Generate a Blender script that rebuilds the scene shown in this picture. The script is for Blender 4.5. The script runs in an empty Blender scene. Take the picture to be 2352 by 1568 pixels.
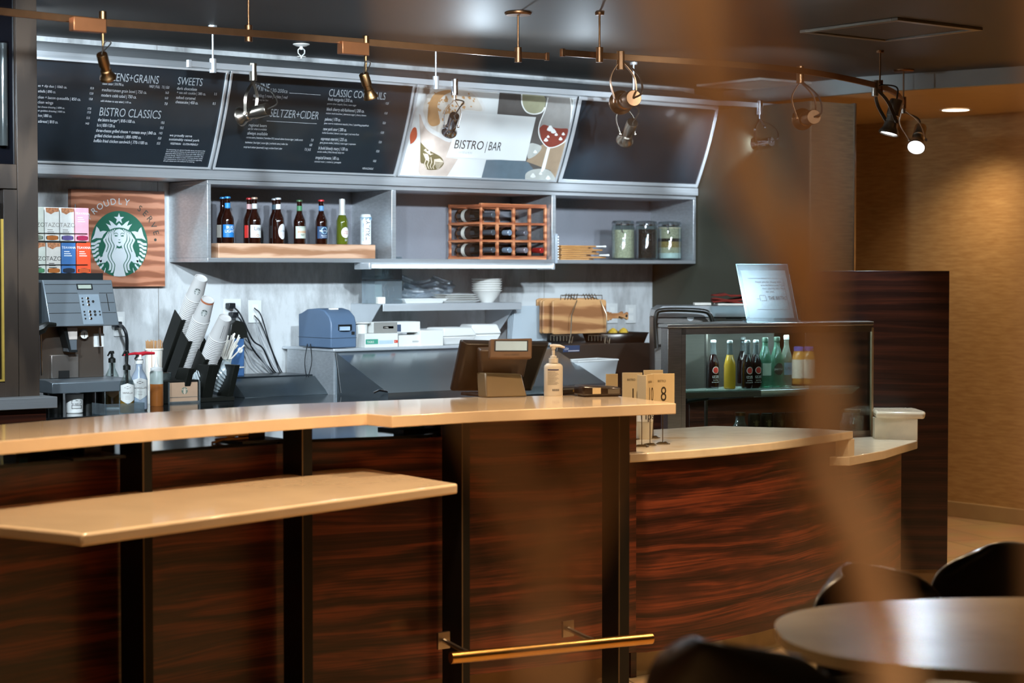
import bpy, math, random
from mathutils import Vector, Matrix
from mathutils.geometry import tessellate_polygon
random.seed(7)
R = math.radians
SC = bpy.context.scene
COL = SC.collection
# ---------------------------------------------------------------- camera (full-frame, 69 mm, standing eye height)
FP, CX, CY = 4500., 1176., 784.
AZ, PT = R(38.3), math.atan(157/4500)
EYE = Vector((0, 0, 1.6))
FW = Vector((math.sin(AZ)*math.cos(PT), math.cos(AZ)*math.cos(PT), -math.sin(PT)))
RT = Vector((math.cos(AZ), -math.sin(AZ), 0))
UP = RT.cross(FW)
cd = bpy.data.cameras.new('camera'); cam = bpy.data.objects.new('camera', cd); COL.objects.link(cam)
cd.sensor_width = 36; cd.lens = 36*FP/2352; cd.clip_start = .05; cd.clip_end = 60
cam.matrix_world = Matrix((
    (RT.x, UP.x, -FW.x, EYE.x), (RT.y, UP.y, -FW.y, EYE.y), (RT.z, UP.z, -FW.z, EYE.z), (0, 0, 0, 1)))
cd.dof.use_dof = True; cd.dof.focus_distance = 8.6; cd.dof.aperture_fstop = 2.8; cd.dof.aperture_blades = 0
SC.camera = cam
# ---------------------------------------------------------------- view and world
SC.view_settings.view_transform = 'Standard'; SC.view_settings.look = 'None'
SC.view_settings.exposure = 0.0; SC.view_settings.gamma = 1; SC.view_settings.use_curve_mapping = False
W = bpy.data.worlds.new('world'); SC.world = W; W.use_nodes = True
W.node_tree.nodes['Background'].inputs[0].default_value = (.9, .75, .6, 1)
W.node_tree.nodes['Background'].inputs[1].default_value = .02
COOL = (.74, .88, 1.0); WARM = (1.0, .73, .45)
def lamp(kind, name, loc, aim, power, col, size=.05, spot=60, blend=.6, size_y=None):
    d = bpy.data.lights.new(name, kind); d.energy = power; d.color = col
    if kind == 'SPOT': d.spot_size = R(spot); d.spot_blend = blend; d.shadow_soft_size = size
    elif kind == 'AREA':
        d.size = size
        if size_y: d.shape = 'RECTANGLE'; d.size_y = size_y
    else: d.shadow_soft_size = size
    o = bpy.data.objects.new(name, d); COL.objects.link(o); o.location = loc
    v = Vector(aim)-Vector(loc); o.rotation_euler = v.to_track_quat('-Z', 'Y').to_euler()
    return o
# ---------------------------------------------------------------- measuring: a pixel of the photo -> a point of the place
def ray(px, py): return FW + RT*((px-CX)/FP) - UP*((py-CY)/FP)
def atY(px, py, Y): d = ray(px, py); return EYE + d*((Y-EYE.y)/d.y)
def atX(px, py, X): d = ray(px, py); return EYE + d*((X-EYE.x)/d.x)
def atZ(px, py, z): d = ray(px, py); return EYE + d*((z-EYE.z)/d.z)
def atD(px, py, D): return EYE + ray(px, py)*D
def XY(px, Y): return atY(px, 627, Y).x            # world X seen in column px on the plane Y
# ---------------------------------------------------------------- materials
def C(h):
    h = h.lstrip('#'); v = [int(h[i:i+2], 16)/255 for i in (0, 2, 4)]
    return tuple(((x+.055)/1.055)**2.4 if x > .04 else x/12.92 for x in v)+(1,)
MATS = {}
def mat(name, col='#888888', rough=.5, metal=0, bump=0, bs=60, var=.12, vs=8, stretch=(1, 1, 1), emit=0, trans=0, ior=1.45, coat=0, alpha=1, spec=.5, ecol=None):
    if name in MATS: return MATS[name]
    m = bpy.data.materials.new(name); m.use_nodes = True; nt = m.node_tree; N, L = nt.nodes, nt.links
    b = N['Principled BSDF']; c = C(col)
    b.inputs['Roughness'].default_value = rough; b.inputs['Metallic'].default_value = metal
    b.inputs['IOR'].default_value = ior; b.inputs['Transmission Weight'].default_value = trans
    b.inputs['Coat Weight'].default_value = coat; b.inputs['Coat Roughness'].default_value = .08
    b.inputs['Specular IOR Level'].default_value = spec; b.inputs['Alpha'].default_value = alpha
    tc = N.new('ShaderNodeTexCoord'); mp = N.new('ShaderNodeMapping'); mp.inputs['Scale'].default_value = stretch
    L.new(tc.outputs['Object'], mp.inputs['Vector'])
    nz = N.new('ShaderNodeTexNoise'); nz.inputs['Scale'].default_value = vs; nz.inputs['Detail'].default_value = 5
    L.new(mp.outputs[0], nz.inputs['Vector'])
    rp = N.new('ShaderNodeValToRGB'); rp.color_ramp.elements[0].position = .3; rp.color_ramp.elements[1].position = .7
    lo = [max(0, x*(1-var)) for x in c[:3]]+[1]; hi = [min(1, x*(1+var)) for x in c[:3]]+[1]
    rp.color_ramp.elements[0].color = lo; rp.color_ramp.elements[1].color = hi
    L.new(nz.outputs[0], rp.inputs[0]); L.new(rp.outputs[0], b.inputs['Base Color'])
    if bump:
        n2 = N.new('ShaderNodeTexNoise'); n2.inputs['Scale'].default_value = bs; n2.inputs['Detail'].default_value = 3
        bp = N.new('ShaderNodeBump'); bp.inputs['Strength'].default_value = bump; bp.inputs['Distance'].default_value = .01
        L.new(mp.outputs[0], n2.inputs['Vector']); L.new(n2.outputs[0], bp.inputs['Height']); L.new(bp.outputs[0], b.inputs['Normal'])
    if emit:
        b.inputs['Emission Color'].default_value = C(ecol) if ecol else c; b.inputs['Emission Strength'].default_value = emit
    MATS[name] = m; return m
def wood(name, dark, mid, light, sx=1., sz=9., wave=2.2, dist=5, rough=.35, coat=0, axis='Z', swirl=1., fine=.45):
    """horizontal grain: bands across AXIS, bent by a slow noise into cathedral figures"""
    if name in MATS: return MATS[name]
    m = bpy.data.materials.new(name); m.use_nodes = True; nt = m.node_tree; N, L = nt.nodes, nt.links
    b = N['Principled BSDF']; b.inputs['Roughness'].default_value = rough; b.inputs['Coat Weight'].default_value = coat
    b.inputs['Coat Roughness'].default_value = .12
    tc = N.new('ShaderNodeTexCoord'); mp = N.new('ShaderNodeMapping')
    mp.inputs['Scale'].default_value = {'Z': (sx, sx, sz), 'Y': (sx, sz, sx), 'X': (sz, sx, sx)}[axis]
    L.new(tc.outputs['Object'], mp.inputs['Vector'])
    n1 = N.new('ShaderNodeTexNoise'); n1.inputs['Scale'].default_value = .9*swirl; n1.inputs['Detail'].default_value = 2
    L.new(mp.outputs[0], n1.inputs['Vector'])
    ad = N.new('ShaderNodeMix'); ad.data_type = 'VECTOR'; ad.inputs[0].default_value = .42
    L.new(mp.outputs[0], ad.inputs[4]); L.new(n1.outputs['Color'], ad.inputs[5])
    wv = N.new('ShaderNodeTexWave'); wv.bands_direction = axis; wv.inputs['Scale'].default_value = wave
    wv.inputs['Distortion'].default_value = dist; wv.inputs['Detail'].default_value = 4; wv.inputs['Detail Scale'].default_value = 1.6
    wv.inputs['Detail Roughness'].default_value = .62
    L.new(ad.outputs[1], wv.inputs['Vector'])
    n2 = N.new('ShaderNodeTexNoise'); n2.inputs['Scale'].default_value = 9; n2.inputs['Detail'].default_value = 9; n2.inputs['Roughness'].default_value = .72
    m3 = N.new('ShaderNodeMapping'); m3.inputs['Scale'].default_value = {'Z': (.35, .35, 4.5), 'Y': (.35, 4.5, .35), 'X': (4.5, .35, .35)}[axis]
    L.new(ad.outputs[1], m3.inputs['Vector']); L.new(m3.outputs[0], n2.inputs['Vector'])
    mx = N.new('ShaderNodeMix'); mx.data_type = 'FLOAT'; mx.inputs[0].default_value = fine
    L.new(wv.outputs[1], mx.inputs[2]); L.new(n2.outputs[0], mx.inputs[3])
    rp = N.new('ShaderNodeValToRGB'); e = rp.color_ramp.elements
    e[0].position = .33; e[0].color = C(dark); e[1].position = .68; e[1].color = C(light)
    k = e.new(.5); k.color = C(mid)
    L.new(mx.outputs[0], rp.inputs[0]); L.new(rp.outputs[0], b.inputs['Base Color'])
    MATS[name] = m; return m
# ---------------------------------------------------------------- objects
WM = {}
def tag(o, label=None, cat=None, group=None, kind=None):
    for k, v in (('label', label), ('category', cat), ('group', group), ('kind', kind)):
        if v: o[k] = v
    return o
def thing(name, label, cat, loc=(0, 0, 0), rz=0, group=None):
    o = bpy.data.objects.new(name, None); COL.objects.link(o); o.empty_display_size = .05
    o.location = loc; o.rotation_euler = (0, 0, rz)
    WM[o] = Matrix.Translation(Vector(loc)) @ Matrix.Rotation(rz, 4, 'Z')
    return tag(o, label, cat, group)
def place(o, loc, rz=0):
    o.location = loc; o.rotation_euler = (0, 0, rz); return o
def dup(root, loc, rz=None, label=None, scale=None):
    def cp(o, par):
        c = o.copy(); COL.objects.link(c)
        if par: c.parent = par
        for k in list(o.children): cp(k, c)
        return c
    r = cp(root, None); r.location = loc
    if rz is not None: r.rotation_euler = (0, 0, rz)
    if scale: r.scale = (scale,)*3
    if label: r['label'] = label
    return r
FONT = {}
def glyphs(s):
    if s not in FONT:
        cu = bpy.data.curves.new('t', 'FONT'); cu.body = s; cu.size = 1; cu.resolution_u = 3
        ob = bpy.data.objects.new('t', cu); me = bpy.data.meshes.new_from_object(ob)
        vs = [(v.co.x, v.co.y) for v in me.vertices]; fs = [tuple(p.vertices) for p in me.polygons]
        bpy.data.objects.remove(ob); bpy.data.curves.remove(cu); bpy.data.meshes.remove(me)
        FONT[s] = (vs, fs, max([v[0] for v in vs] or [1]))
    return FONT[s]
class MB:
    def __init__(s, M=None): s.v = []; s.f = []; s.mi = []; s.M = M; s.m = 0
    def add(s, vs, fs):
        b = len(s.v)
        s.v += [(s.M @ Vector(v)) if s.M else Vector(v) for v in vs]
        for f in fs: s.f.append([b+i for i in f]); s.mi.append(s.m)
        return s
    def box(s, x0, x1, y0, y1, z0, z1):
        return s.add([(x, y, z) for z in (z0, z1) for y in (y0, y1) for x in (x0, x1)],
                     [(0, 2, 3, 1), (4, 5, 7, 6), (0, 1, 5, 4), (2, 6, 7, 3), (0, 4, 6, 2), (1, 3, 7, 5)])
    def prism(s, poly, z0, z1, f=None):
        n = len(poly); P = [(p[0], p[1]) for p in poly]
        tri = tessellate_polygon([[Vector((x, y, 0)) for x, y in P]])
        area = sum(P[i][0]*P[(i+1) % n][1]-P[(i+1) % n][0]*P[i][1] for i in range(n))
        if area < 0: P = P[::-1]; tri = tessellate_polygon([[Vector((x, y, 0)) for x, y in P]])
        vs = [(x, y, z0) for x, y in P]+[(x, y, z1) for x, y in P]
        if f: vs = [f(*v) for v in vs]
        fs = [(i, (i+1) % n, n+(i+1) % n, n+i) for i in range(n)]
        for t in tri:
            a, b, c = (Vector((*P[i], 0)) for i in t)
            t = t if (b-a).cross(c-a).z > 0 else t[::-1]
            fs += [tuple(n+i for i in t), tuple(t[::-1])]
        return s.add(vs, fs)
    def poly(s, pts):           # flat (possibly concave) polygon
        vs = [Vector(p) for p in pts]; tri = tessellate_polygon([vs])
        return s.add(vs, [tuple(t) for t in tri])
    def lathe(s, prof, c=(0, 0, 0), n=24, ax=None, caps=True):
        c = Vector(c); A = Matrix.Identity(3)
        if ax is not None: A = Vector(ax).normalized().to_track_quat('Z', 'Y').to_matrix()
        vs = []; fs = []
        for r, z in prof:
            for i in range(n):
                a = 2*math.pi*i/n; vs.append(c + A @ Vector((r*math.cos(a), r*math.sin(a), z)))
        for k in range(len(prof)-1):
            for i in range(n):
                j = (i+1) % n; fs.append((k*n+i, k*n+j, (k+1)*n+j, (k+1)*n+i))
        if caps: fs.append(tuple(range(n))[::-1]); fs.append(tuple((len(prof)-1)*n+i for i in range(n)))
        return s.add(vs, fs)
    def cyl(s, a, b, r, r2=None, n=16):
        a, b = Vector(a), Vector(b); r2 = r if r2 is None else r2
        return s.lathe([(r, 0), (r2, (b-a).length)], a, n, b-a)
    def tube(s, pts, r, n=8, close=False):
        P = [Vector(p) for p in pts]; m = len(P); rr = r if isinstance(r, (list, tuple)) else [r]*m
        vs = []; fs = []; up = None
        for k in range(m):
            t = (P[(k+1) % m]-P[k-1]) if close else (P[min(k+1, m-1)]-P[max(k-1, 0)])
            t.normalize()
            if up is None: up = t.orthogonal()
            up = (up - t*up.dot(t)).normalized(); sd = t.cross(up)
            for i in range(n):
                a = 2*math.pi*i/n; vs.append(P[k]+(up*math.cos(a)+sd*math.sin(a))*rr[k])
        for k in range(m if close else m-1):
            for i in range(n):
                j = (i+1) % n; k2 = (k+1) % m; fs.append((k*n+i, k*n+j, k2*n+j, k2*n+i))
        if not close: fs.append(tuple(range(n))[::-1]); fs.append(tuple((m-1)*n+i for i in range(n)))
        return s.add(vs, fs)
    def text(s, txt, size, fn, sx=1):
        vs, fs, w = glyphs(txt); return s.add([fn(x*size*sx, y*size) for x, y in vs], fs)
    def flat(s, txt, o, xd, yd, size, sx=1, off=(0, 0, 0)):
        o = Vector(o)+Vector(off); xd = Vector(xd); yd = Vector(yd)
        return s.text(txt, size, lambda x, y: o+xd*x+yd*y, sx)
    def cyltext(s, txt, size, r, z, a0, sx=1, c=(0, 0), vert=False):
        """text round a cylinder; A0 = angle its middle faces"""
        w = glyphs(txt)[2]*size*sx
        def fn(x, y):
            if vert: a = a0-(y-size*.35)/r; return (c[0]+r*math.cos(a), c[1]+r*math.sin(a), z+x)
            a = a0+(x-w/2)/r; return (c[0]+r*math.cos(a), c[1]+r*math.sin(a), z+y)
        return s.text(txt, size, fn, sx)
    def build(s, name, mats, parent=None, bev=0, smooth=35, seg=2, sub=0, solid=0):
        mats = mats if isinstance(mats, (list, tuple)) else [mats]
        me = bpy.data.meshes.new(name); vs = s.v
        if parent is not None: inv = WM[parent].inverted(); vs = [inv @ v for v in vs]; org = None
        else:
            lo = [min(v[i] for v in vs) for i in range(3)]; hi = [max(v[i] for v in vs) for i in range(3)]
            org = Vector(((lo[0]+hi[0])/2, (lo[1]+hi[1])/2, lo[2])); vs = [v-org for v in vs]
        me.from_pydata([tuple(v) for v in vs], [], s.f)
        for m in mats: me.materials.append(m)
        me.polygons.foreach_set('material_index', s.mi)
        if smooth:
            me.polygons.foreach_set('use_smooth', [True]*len(s.f)); me.set_sharp_from_angle(angle=R(smooth))
        me.update()
        o = bpy.data.objects.new(name, me); COL.objects.link(o)
        if parent is not None: o.parent = parent; WM[o] = WM[parent]
        else: o.location = org; WM[o] = Matrix.Translation(org)
        if solid:
            q = o.modifiers.new('solid', 'SOLIDIFY'); q.thickness = solid; q.offset = 0
        if sub:
            q = o.modifiers.new('sub', 'SUBSURF'); q.levels = q.render_levels = sub
        if bev:
            q = o.modifiers.new('bevel', 'BEVEL'); q.width = bev; q.segments = seg; q.limit_method = 'ANGLE'; q.angle_limit = R(40)
        return o
def struct(mb, name, m, bev=0, parent=None):
    o = mb.build(name, m, parent, bev)
    if parent is None: o['kind'] = 'structure'
    return o
def smooth_path(P, n=6):
    """Catmull-Rom through the points"""
    P = [Vector(p) for p in P]; Q = [P[0]*2-P[1]]+P+[P[-1]*2-P[-2]]; out = []
    for i in range(1, len(Q)-2):
        for k in range(n):
            t = k/n; a, b, c, d = Q[i-1:i+3]
            out.append(.5*((2*b)+(c-a)*t+(2*a-5*b+4*c-d)*t*t+(-a+3*b-3*c+d)*t**3))
    return out+[P[-1]]
def pane(name, tint='#eef4f2', refl=.10, rough=.03, haze=0, fres=.45):
    """thin clear sheet: mostly see-through, a little mirror that grows at grazing angles; haze = share of milky scatter"""
    if name in MATS: return MATS[name]
    m = bpy.data.materials.new(name); m.use_nodes = True; nt = m.node_tree; N, L = nt.nodes, nt.links
    N.remove(N['Principled BSDF']); out = N['Material Output']
    tr = N.new('ShaderNodeBsdfTransparent'); tr.inputs[0].default_value = C(tint)
    gl = N.new('ShaderNodeBsdfGlossy'); gl.inputs['Roughness'].default_value = rough; gl.inputs[0].default_value = (.9, .95, 1, 1)
    lw = N.new('ShaderNodeLayerWeight'); lw.inputs[0].default_value = .25
    nz = N.new('ShaderNodeTexNoise'); nz.inputs['Scale'].default_value = 12
    ml = N.new('ShaderNodeMath'); ml.operation = 'MULTIPLY_ADD'; ml.inputs[1].default_value = fres; ml.inputs[2].default_value = refl*.7
    mz = N.new('ShaderNodeMath'); mz.operation = 'MULTIPLY_ADD'; mz.inputs[1].default_value = refl*.5
    L.new(lw.outputs['Fresnel'], ml.inputs[0]); L.new(nz.outputs[0], mz.inputs[0]); L.new(ml.outputs[0], mz.inputs[2])
    mx = N.new('ShaderNodeMixShader'); L.new(mz.outputs[0], mx.inputs[0]); L.new(tr.outputs[0], mx.inputs[1]); L.new(gl.outputs[0], mx.inputs[2]); last = mx
    if haze:
        df = N.new('ShaderNodeBsdfDiffuse'); df.inputs[0].default_value = C(tint); m2 = N.new('ShaderNodeMixShader'); m2.inputs[0].default_value = haze
        L.new(mx.outputs[0], m2.inputs[1]); L.new(df.outputs[0], m2.inputs[2]); last = m2
    L.new(last.outputs[0], out.inputs[0]); MATS[name] = m; return m
# ---------------------------------------------------------------- palette
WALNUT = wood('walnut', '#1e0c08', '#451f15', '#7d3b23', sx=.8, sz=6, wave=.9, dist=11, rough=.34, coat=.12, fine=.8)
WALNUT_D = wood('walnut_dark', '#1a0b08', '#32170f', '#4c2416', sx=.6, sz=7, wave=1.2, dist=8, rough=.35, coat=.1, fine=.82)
ESPRESSO = wood('espresso_laminate', '#241c16', '#2c231c', '#362b22', sx=7, sz=.5, wave=2, dist=2, rough=.45)
MAPLE = mat('maple_solid_surface', '#e2c8a8', .16, var=.07, vs=5, coat=.5)
QUARTZ = mat('cream_quartz', '#dccbb0', .2, var=.07, vs=14, coat=.4)
STEEL = mat('brushed_steel', '#b9bdc0', .36, .72, bump=.08, bs=14, stretch=(.6, 8, 22), var=.1, vs=5)
STEEL_D = mat('dark_steel', '#6f6c68', .38, 1, bump=.06, bs=14, stretch=(.6, 8, 22), var=.12)
STEEL_W = mat('light_satin_metal', '#cfd4d8', .4, .6, var=.04)
BRASS = mat('satin_bronze', '#7e5a3e', .42, 1, var=.08, vs=30)
NICKEL = mat('satin_nickel', '#a59c90', .28, 1, var=.08, vs=30)
CHROME = mat('chrome', '#c9ccd0', .12, 1, var=.03)
BLACKM = mat('black_post_metal', '#0c0b0a', .45, .3, var=.2)
BLACKP = mat('black_plastic', '#12130f', .42, var=.1)
BLACKC = mat('black_counter_stone', '#15181a', .12, var=.2, coat=.3)
WHITE = mat('white_plastic', '#dcdcd8', .4, var=.03)
PAPER = mat('white_paper', '#e2ddd2', .8, var=.03)
GLASS = pane('clear_glass', '#e6eeec', .05, fres=.35)
ACRYL = pane('clear_acrylic', '#e4edf0', .14, haze=.06)
CREAM = mat('cream_card', '#d8bf93', .6, var=.04)
INK = mat('black_ink', '#171614', .7, var=0)
# ---------------------------------------------------------------- wall and floor materials
def tiles(name, a, b, g, w, h, rough=.35, rot=0, mort=.004):
    m = bpy.data.materials.new(name); m.use_nodes = True; nt = m.node_tree; N, L = nt.nodes, nt.links
    bs = N['Principled BSDF']; bs.inputs['Roughness'].default_value = rough
    tc = N.new('ShaderNodeTexCoord'); mp = N.new('ShaderNodeMapping'); mp.inputs['Rotation'].default_value = (0, 0, rot)
    bk = N.new('ShaderNodeTexBrick'); bk.offset = .5
    for i, c in enumerate((a, b, g)): bk.inputs[1+i].default_value = C(c)
    bk.inputs['Scale'].default_value = 1; bk.inputs['Mortar Size'].default_value = mort; bk.inputs['Brick Width'].default_value = w; bk.inputs['Row Height'].default_value = h
    bk.inputs['Mortar Smooth'].default_value = .2
    nz = N.new('ShaderNodeTexNoise'); nz.inputs['Scale'].default_value = 4; nz.inputs['Detail'].default_value = 6
    mx = N.new('ShaderNodeMix'); mx.data_type = 'RGBA'; mx.blend_type = 'SOFT_LIGHT'; mx.inputs[0].default_value = .35
    L.new(tc.outputs['Object'], mp.inputs[0]); L.new(mp.outputs[0], bk.inputs[0]); L.new(mp.outputs[0], nz.inputs[0])
    L.new(bk.outputs[0], mx.inputs[6]); L.new(nz.outputs['Color'], mx.inputs[7]); L.new(mx.outputs[2], bs.inputs['Base Color'])
    MATS[name] = m; return m
def wallpaper(name, a, b, rough=.6):
    """a woven paper: short horizontal dashes in two tones"""
    m = bpy.data.materials.new(name); m.use_nodes = True; nt = m.node_tree; N, L = nt.nodes, nt.links
    bs = N['Principled BSDF']; bs.inputs['Roughness'].default_value = rough
    tc = N.new('ShaderNodeTexCoord'); mp = N.new('ShaderNodeMapping'); mp.inputs['Scale'].default_value = (9, 9, 90)
    nz = N.new('ShaderNodeTexNoise'); nz.inputs['Scale'].default_value = 1; nz.inputs['Detail'].default_value = 5; nz.inputs['Roughness'].default_value = .6
    rp = N.new('ShaderNodeValToRGB'); rp.color_ramp.elements[0].position = .35; rp.color_ramp.elements[1].position = .68
    rp.color_ramp.elements[0].color = C(a); rp.color_ramp.elements[1].color = C(b)
    L.new(tc.outputs['Object'], mp.inputs[0]); L.new(mp.outputs[0], nz.inputs[0]); L.new(nz.outputs[0], rp.inputs[0]); L.new(rp.outputs[0], bs.inputs['Base Color'])
    bp = N.new('ShaderNodeBump'); bp.inputs['Strength'].default_value = .15; L.new(nz.outputs[0], bp.inputs['Height']); L.new(bp.outputs[0], bs.inputs['Normal'])
    MATS[name] = m; return m
def marble(name):
    m = bpy.data.materials.new(name); m.use_nodes = True; nt = m.node_tree; N, L = nt.nodes, nt.links
    bs = N['Principled BSDF']; bs.inputs['Roughness'].default_value = .4
    tc = N.new('ShaderNodeTexCoord'); mp = N.new('ShaderNodeMapping'); mp.inputs['Scale'].default_value = (1.6, 1, .55)
    nz = N.new('ShaderNodeTexNoise'); nz.inputs['Scale'].default_value = 3.2; nz.inputs['Detail'].default_value = 9; nz.inputs['Roughness'].default_value = .68
    rp = N.new('ShaderNodeValToRGB'); e = rp.color_ramp.elements
    e[0].position = .33; e[0].color = C('#8d8d8c'); e[1].position = .55; e[1].color = C('#c4c6c6')
    sp = N.new('ShaderNodeSeparateXYZ'); md = N.new('ShaderNodeMath'); md.operation = 'MODULO'; md.inputs[1].default_value = 1.22
    ad = N.new('ShaderNodeMath'); ad.operation = 'ADD'; ad.inputs[1].default_value = 10.93
    lt = N.new('ShaderNodeMath'); lt.operation = 'LESS_THAN'; lt.inputs[1].default_value = .004
    mx = N.new('ShaderNodeMix'); mx.data_type = 'RGBA'; mx.inputs[7].default_value = C('#84817c')
    L.new(tc.outputs['Object'], mp.inputs[0]); L.new(mp.outputs[0], nz.inputs[0]); L.new(nz.outputs[0], rp.inputs[0])
    L.new(tc.outputs['Object'], sp.inputs[0]); L.new(sp.outputs[0], ad.inputs[0]); L.new(ad.outputs[0], md.inputs[0]); L.new(md.outputs[0], lt.inputs[0])
    L.new(lt.outputs[0], mx.inputs[0]); L.new(rp.outputs[0], mx.inputs[6]); L.new(mx.outputs[2], bs.inputs['Base Color'])
    MATS[name] = m; return m
FLOORM = tiles('floor_tile', '#a98c68', '#b1946e', '#5f4c38', .6, .6, rot=R(20))
PAPERM = wallpaper('gold_wallpaper', '#b08a58', '#c9a571')
PAPERD = wallpaper('brown_wallpaper', '#5f5040', '#7a6850')
MARBLE = marble('marbled_panel')
CEILM = mat('dark_ceiling_paint', '#36312c', .55, var=.04)
TANC = mat('tan_ceiling_paint', '#c9a878', .7, var=.03)
GREYP = mat('grey_fascia_paint', '#8f9290', .6, var=.03)
OLIVE = mat('dark_olive_paint', '#3a382c', .6, var=.06, bump=.05)
# ---------------------------------------------------------------- the room
ZC = 2.71
b = MB(); b.box(-4, 10.4, -3.2, 11.2, -.1, 0); struct(b, 'floor', FLOORM)
fas = [(8.45, 8.75), (8.45, 7.5), (8.70, 6.57), (10.25, 1.0)]
b = MB(); b.prism([(-4, -3.2), (10.4, -3.2), (10.4, 1.0)]+fas[::-1]+[(-4, 8.75)], ZC, ZC+.1); struct(b, 'ceiling', CEILM)
b = MB(); b.prism(fas+[(x+.05, y) for x, y in fas[::-1]], 2.62, ZC+.05); struct(b, 'trim_1', GREYP)
b = MB(); b.prism([(x+.02, y) for x, y in fas[::-1]]+[(8.47, 11.2), (10.4, 11.2), (10.4, 1)], 2.622, 2.72); struct(b, 'ceiling_corridor', TANC)
b = MB(); b.box(10.25, 10.4, -3.2, 11.2, 0, 2.75); struct(b, 'wall_right', PAPERM)
b = MB(); b.box(-4, 8.2, 8.61, 8.75, 0, 2.75); struct(b, 'wall_back', MARBLE)
b = MB(); b.box(7.86, 8.2, 7.352, 8.61, 0, 2.53); b.box(8.2, 8.47, 8.62, 8.75, 0, 2.75); struct(b, 'wall_side', OLIVE)
b = MB(); b.box(7.86, 8.205, 7.34, 7.352, 0, 2.53); struct(b, 'wall_return', PAPERD)
b = MB(); b.box(8.2, 8.213, 7.333, 7.36, 0, 2.535); struct(b, 'trim_2', NICKEL)
b = MB(); b.box(8.2, 10.4, 11.1, 11.2, 0, 2.75); struct(b, 'wall_end', PAPERM)
b = MB(); b.box(-4.1, -4, -3.2, 8.75, 0, 2.8); struct(b, 'wall_left', PAPERM)
b = MB(); b.box(-4, 10.4, -3.3, -3.2, 0, 2.8); struct(b, 'wall_front', PAPERM)
b = MB(); b.box(10.225, 10.25, -3.2, 11.1, 0, .1); struct(b, 'baseboard_right', mat('stone_baseboard', '#b59a72', .5, var=.06), bev=.003)
# pony wall facing the seats: a plane square to the view, 9.87 m out
def cf(px, py, D): return atD(px, py, D)
pw0, pw1 = cf(1850, 622, 9.87), cf(2181, 622, 9.87)
dr = (pw1-pw0); dr.z = 0; dr.normalize(); dn = Vector((-dr.y, dr.x, 0))
pz = pw1.z
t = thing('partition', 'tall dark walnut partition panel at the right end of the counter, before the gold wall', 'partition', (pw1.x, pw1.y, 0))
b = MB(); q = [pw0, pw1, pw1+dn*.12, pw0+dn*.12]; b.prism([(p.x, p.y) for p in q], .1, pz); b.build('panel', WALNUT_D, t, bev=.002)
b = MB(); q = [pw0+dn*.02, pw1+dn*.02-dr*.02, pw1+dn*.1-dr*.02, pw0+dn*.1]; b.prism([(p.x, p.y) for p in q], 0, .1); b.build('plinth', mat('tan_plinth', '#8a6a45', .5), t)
# ---------------------------------------------------------------- ceiling fittings
def vent(px, py, name, label, col, hw=.3):
    c = atZ(px, py, ZC); t = thing(name, label, 'ceiling vent', (c.x, c.y, ZC-.012))
    b = MB(); 
    for (x0, x1, y0, y1) in ((-hw, hw, -hw, -hw+.035), (-hw, hw, hw-.035, hw), (-hw, -hw+.035, -hw+.035, hw-.035), (hw-.035, hw, -hw+.035, hw-.035)):
        b.box(c.x+x0, c.x+x1, c.y+y0, c.y+y1, ZC-.014, ZC)
    b.build('frame', NICKEL if col is None else col, t, bev=.002)
    return t, c, hw
t, c, hw = vent(2046, 66, 'access_hatch', 'square metal framed hatch in the dark ceiling, upper right', mat('hatch_bronze', '#7c7468', .4, .8), .29)
b = MB(); b.box(c.x-hw+.03, c.x+hw-.03, c.y-hw+.03, c.y+hw-.03, ZC-.006, ZC); b.build('panel', CEILM, t)
t, c, hw = vent(1745, 192, 'ceiling_grille', 'white perforated square air grille flush with the ceiling behind the lamp rails', mat('grille_white', '#c9cac4', .5), .26)
b = MB()
for i in range(13): y = c.y-hw+.04+i*.0365; b.box(c.x-hw+.03, c.x+hw-.03, y, y+.02, ZC-.01, ZC-.002)
b.build('louvre', mat('grille_white', '#c9cac4', .5), t)
def sprinkler(px, py, label):
    c = atZ(px, py, ZC); t = thing('fire_sprinkler', label, 'sprinkler', (c.x, c.y, ZC))
    b = MB(); b.lathe([(.04, 0), (.04, -.004), (.022, -.012), (.012, -.013)], c, 24); b.build('escutcheon', WHITE, t)
    b = MB(); b.cyl(c+Vector((0, 0, -.01)), c+Vector((0, 0, -.028)), .008)
    for s in (-1, 1): b.tube([c+Vector((s*.008, 0, -.02)), c+Vector((s*.019, 0, -.03)), c+Vector((s*.018, 0, -.045)), c+Vector((0, 0, -.06))], .003)
    b.lathe([(.022, -.06), (.022, -.063)], c, 16); b.cyl(c+Vector((0, 0, -.06)), c+Vector((0, 0, -.07)), .004); b.build('deflector', WHITE, t)
sprinkler(692, 101, 'white pendant fire sprinkler in the dark ceiling above the menu boards')
def downlight(x, y, z, label, power, spot=95, col=WARM, aim=None):
    t = thing('recessed_downlight', label, 'downlight', (x, y, z), group='recessed ceiling downlights')
    b = MB(); b.lathe([(.085, -.004), (.1, -.003), (.1, 0), (.085, 0)], (x, y, z), 28, caps=False); b.build('trim_ring', WHITE, t)
    b = MB(); b.lathe([(.083, -.003), (.083, -.001)], (x, y, z), 28); b.build('lens', mat('lit_lens', '#fff2dc', .4, emit=6, ecol='#fff0d8'), t)
    l = lamp('SPOT', 'downlight_lamp', (x, y, z-.03), aim or (x, y, 0), power, col, .06, spot, 1)
    return t
c = atZ(2195, 252, 2.62)
downlight(c.x, c.y, 2.62, 'lit round downlight in the tan corridor ceiling at the right', 60, 130)
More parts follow.
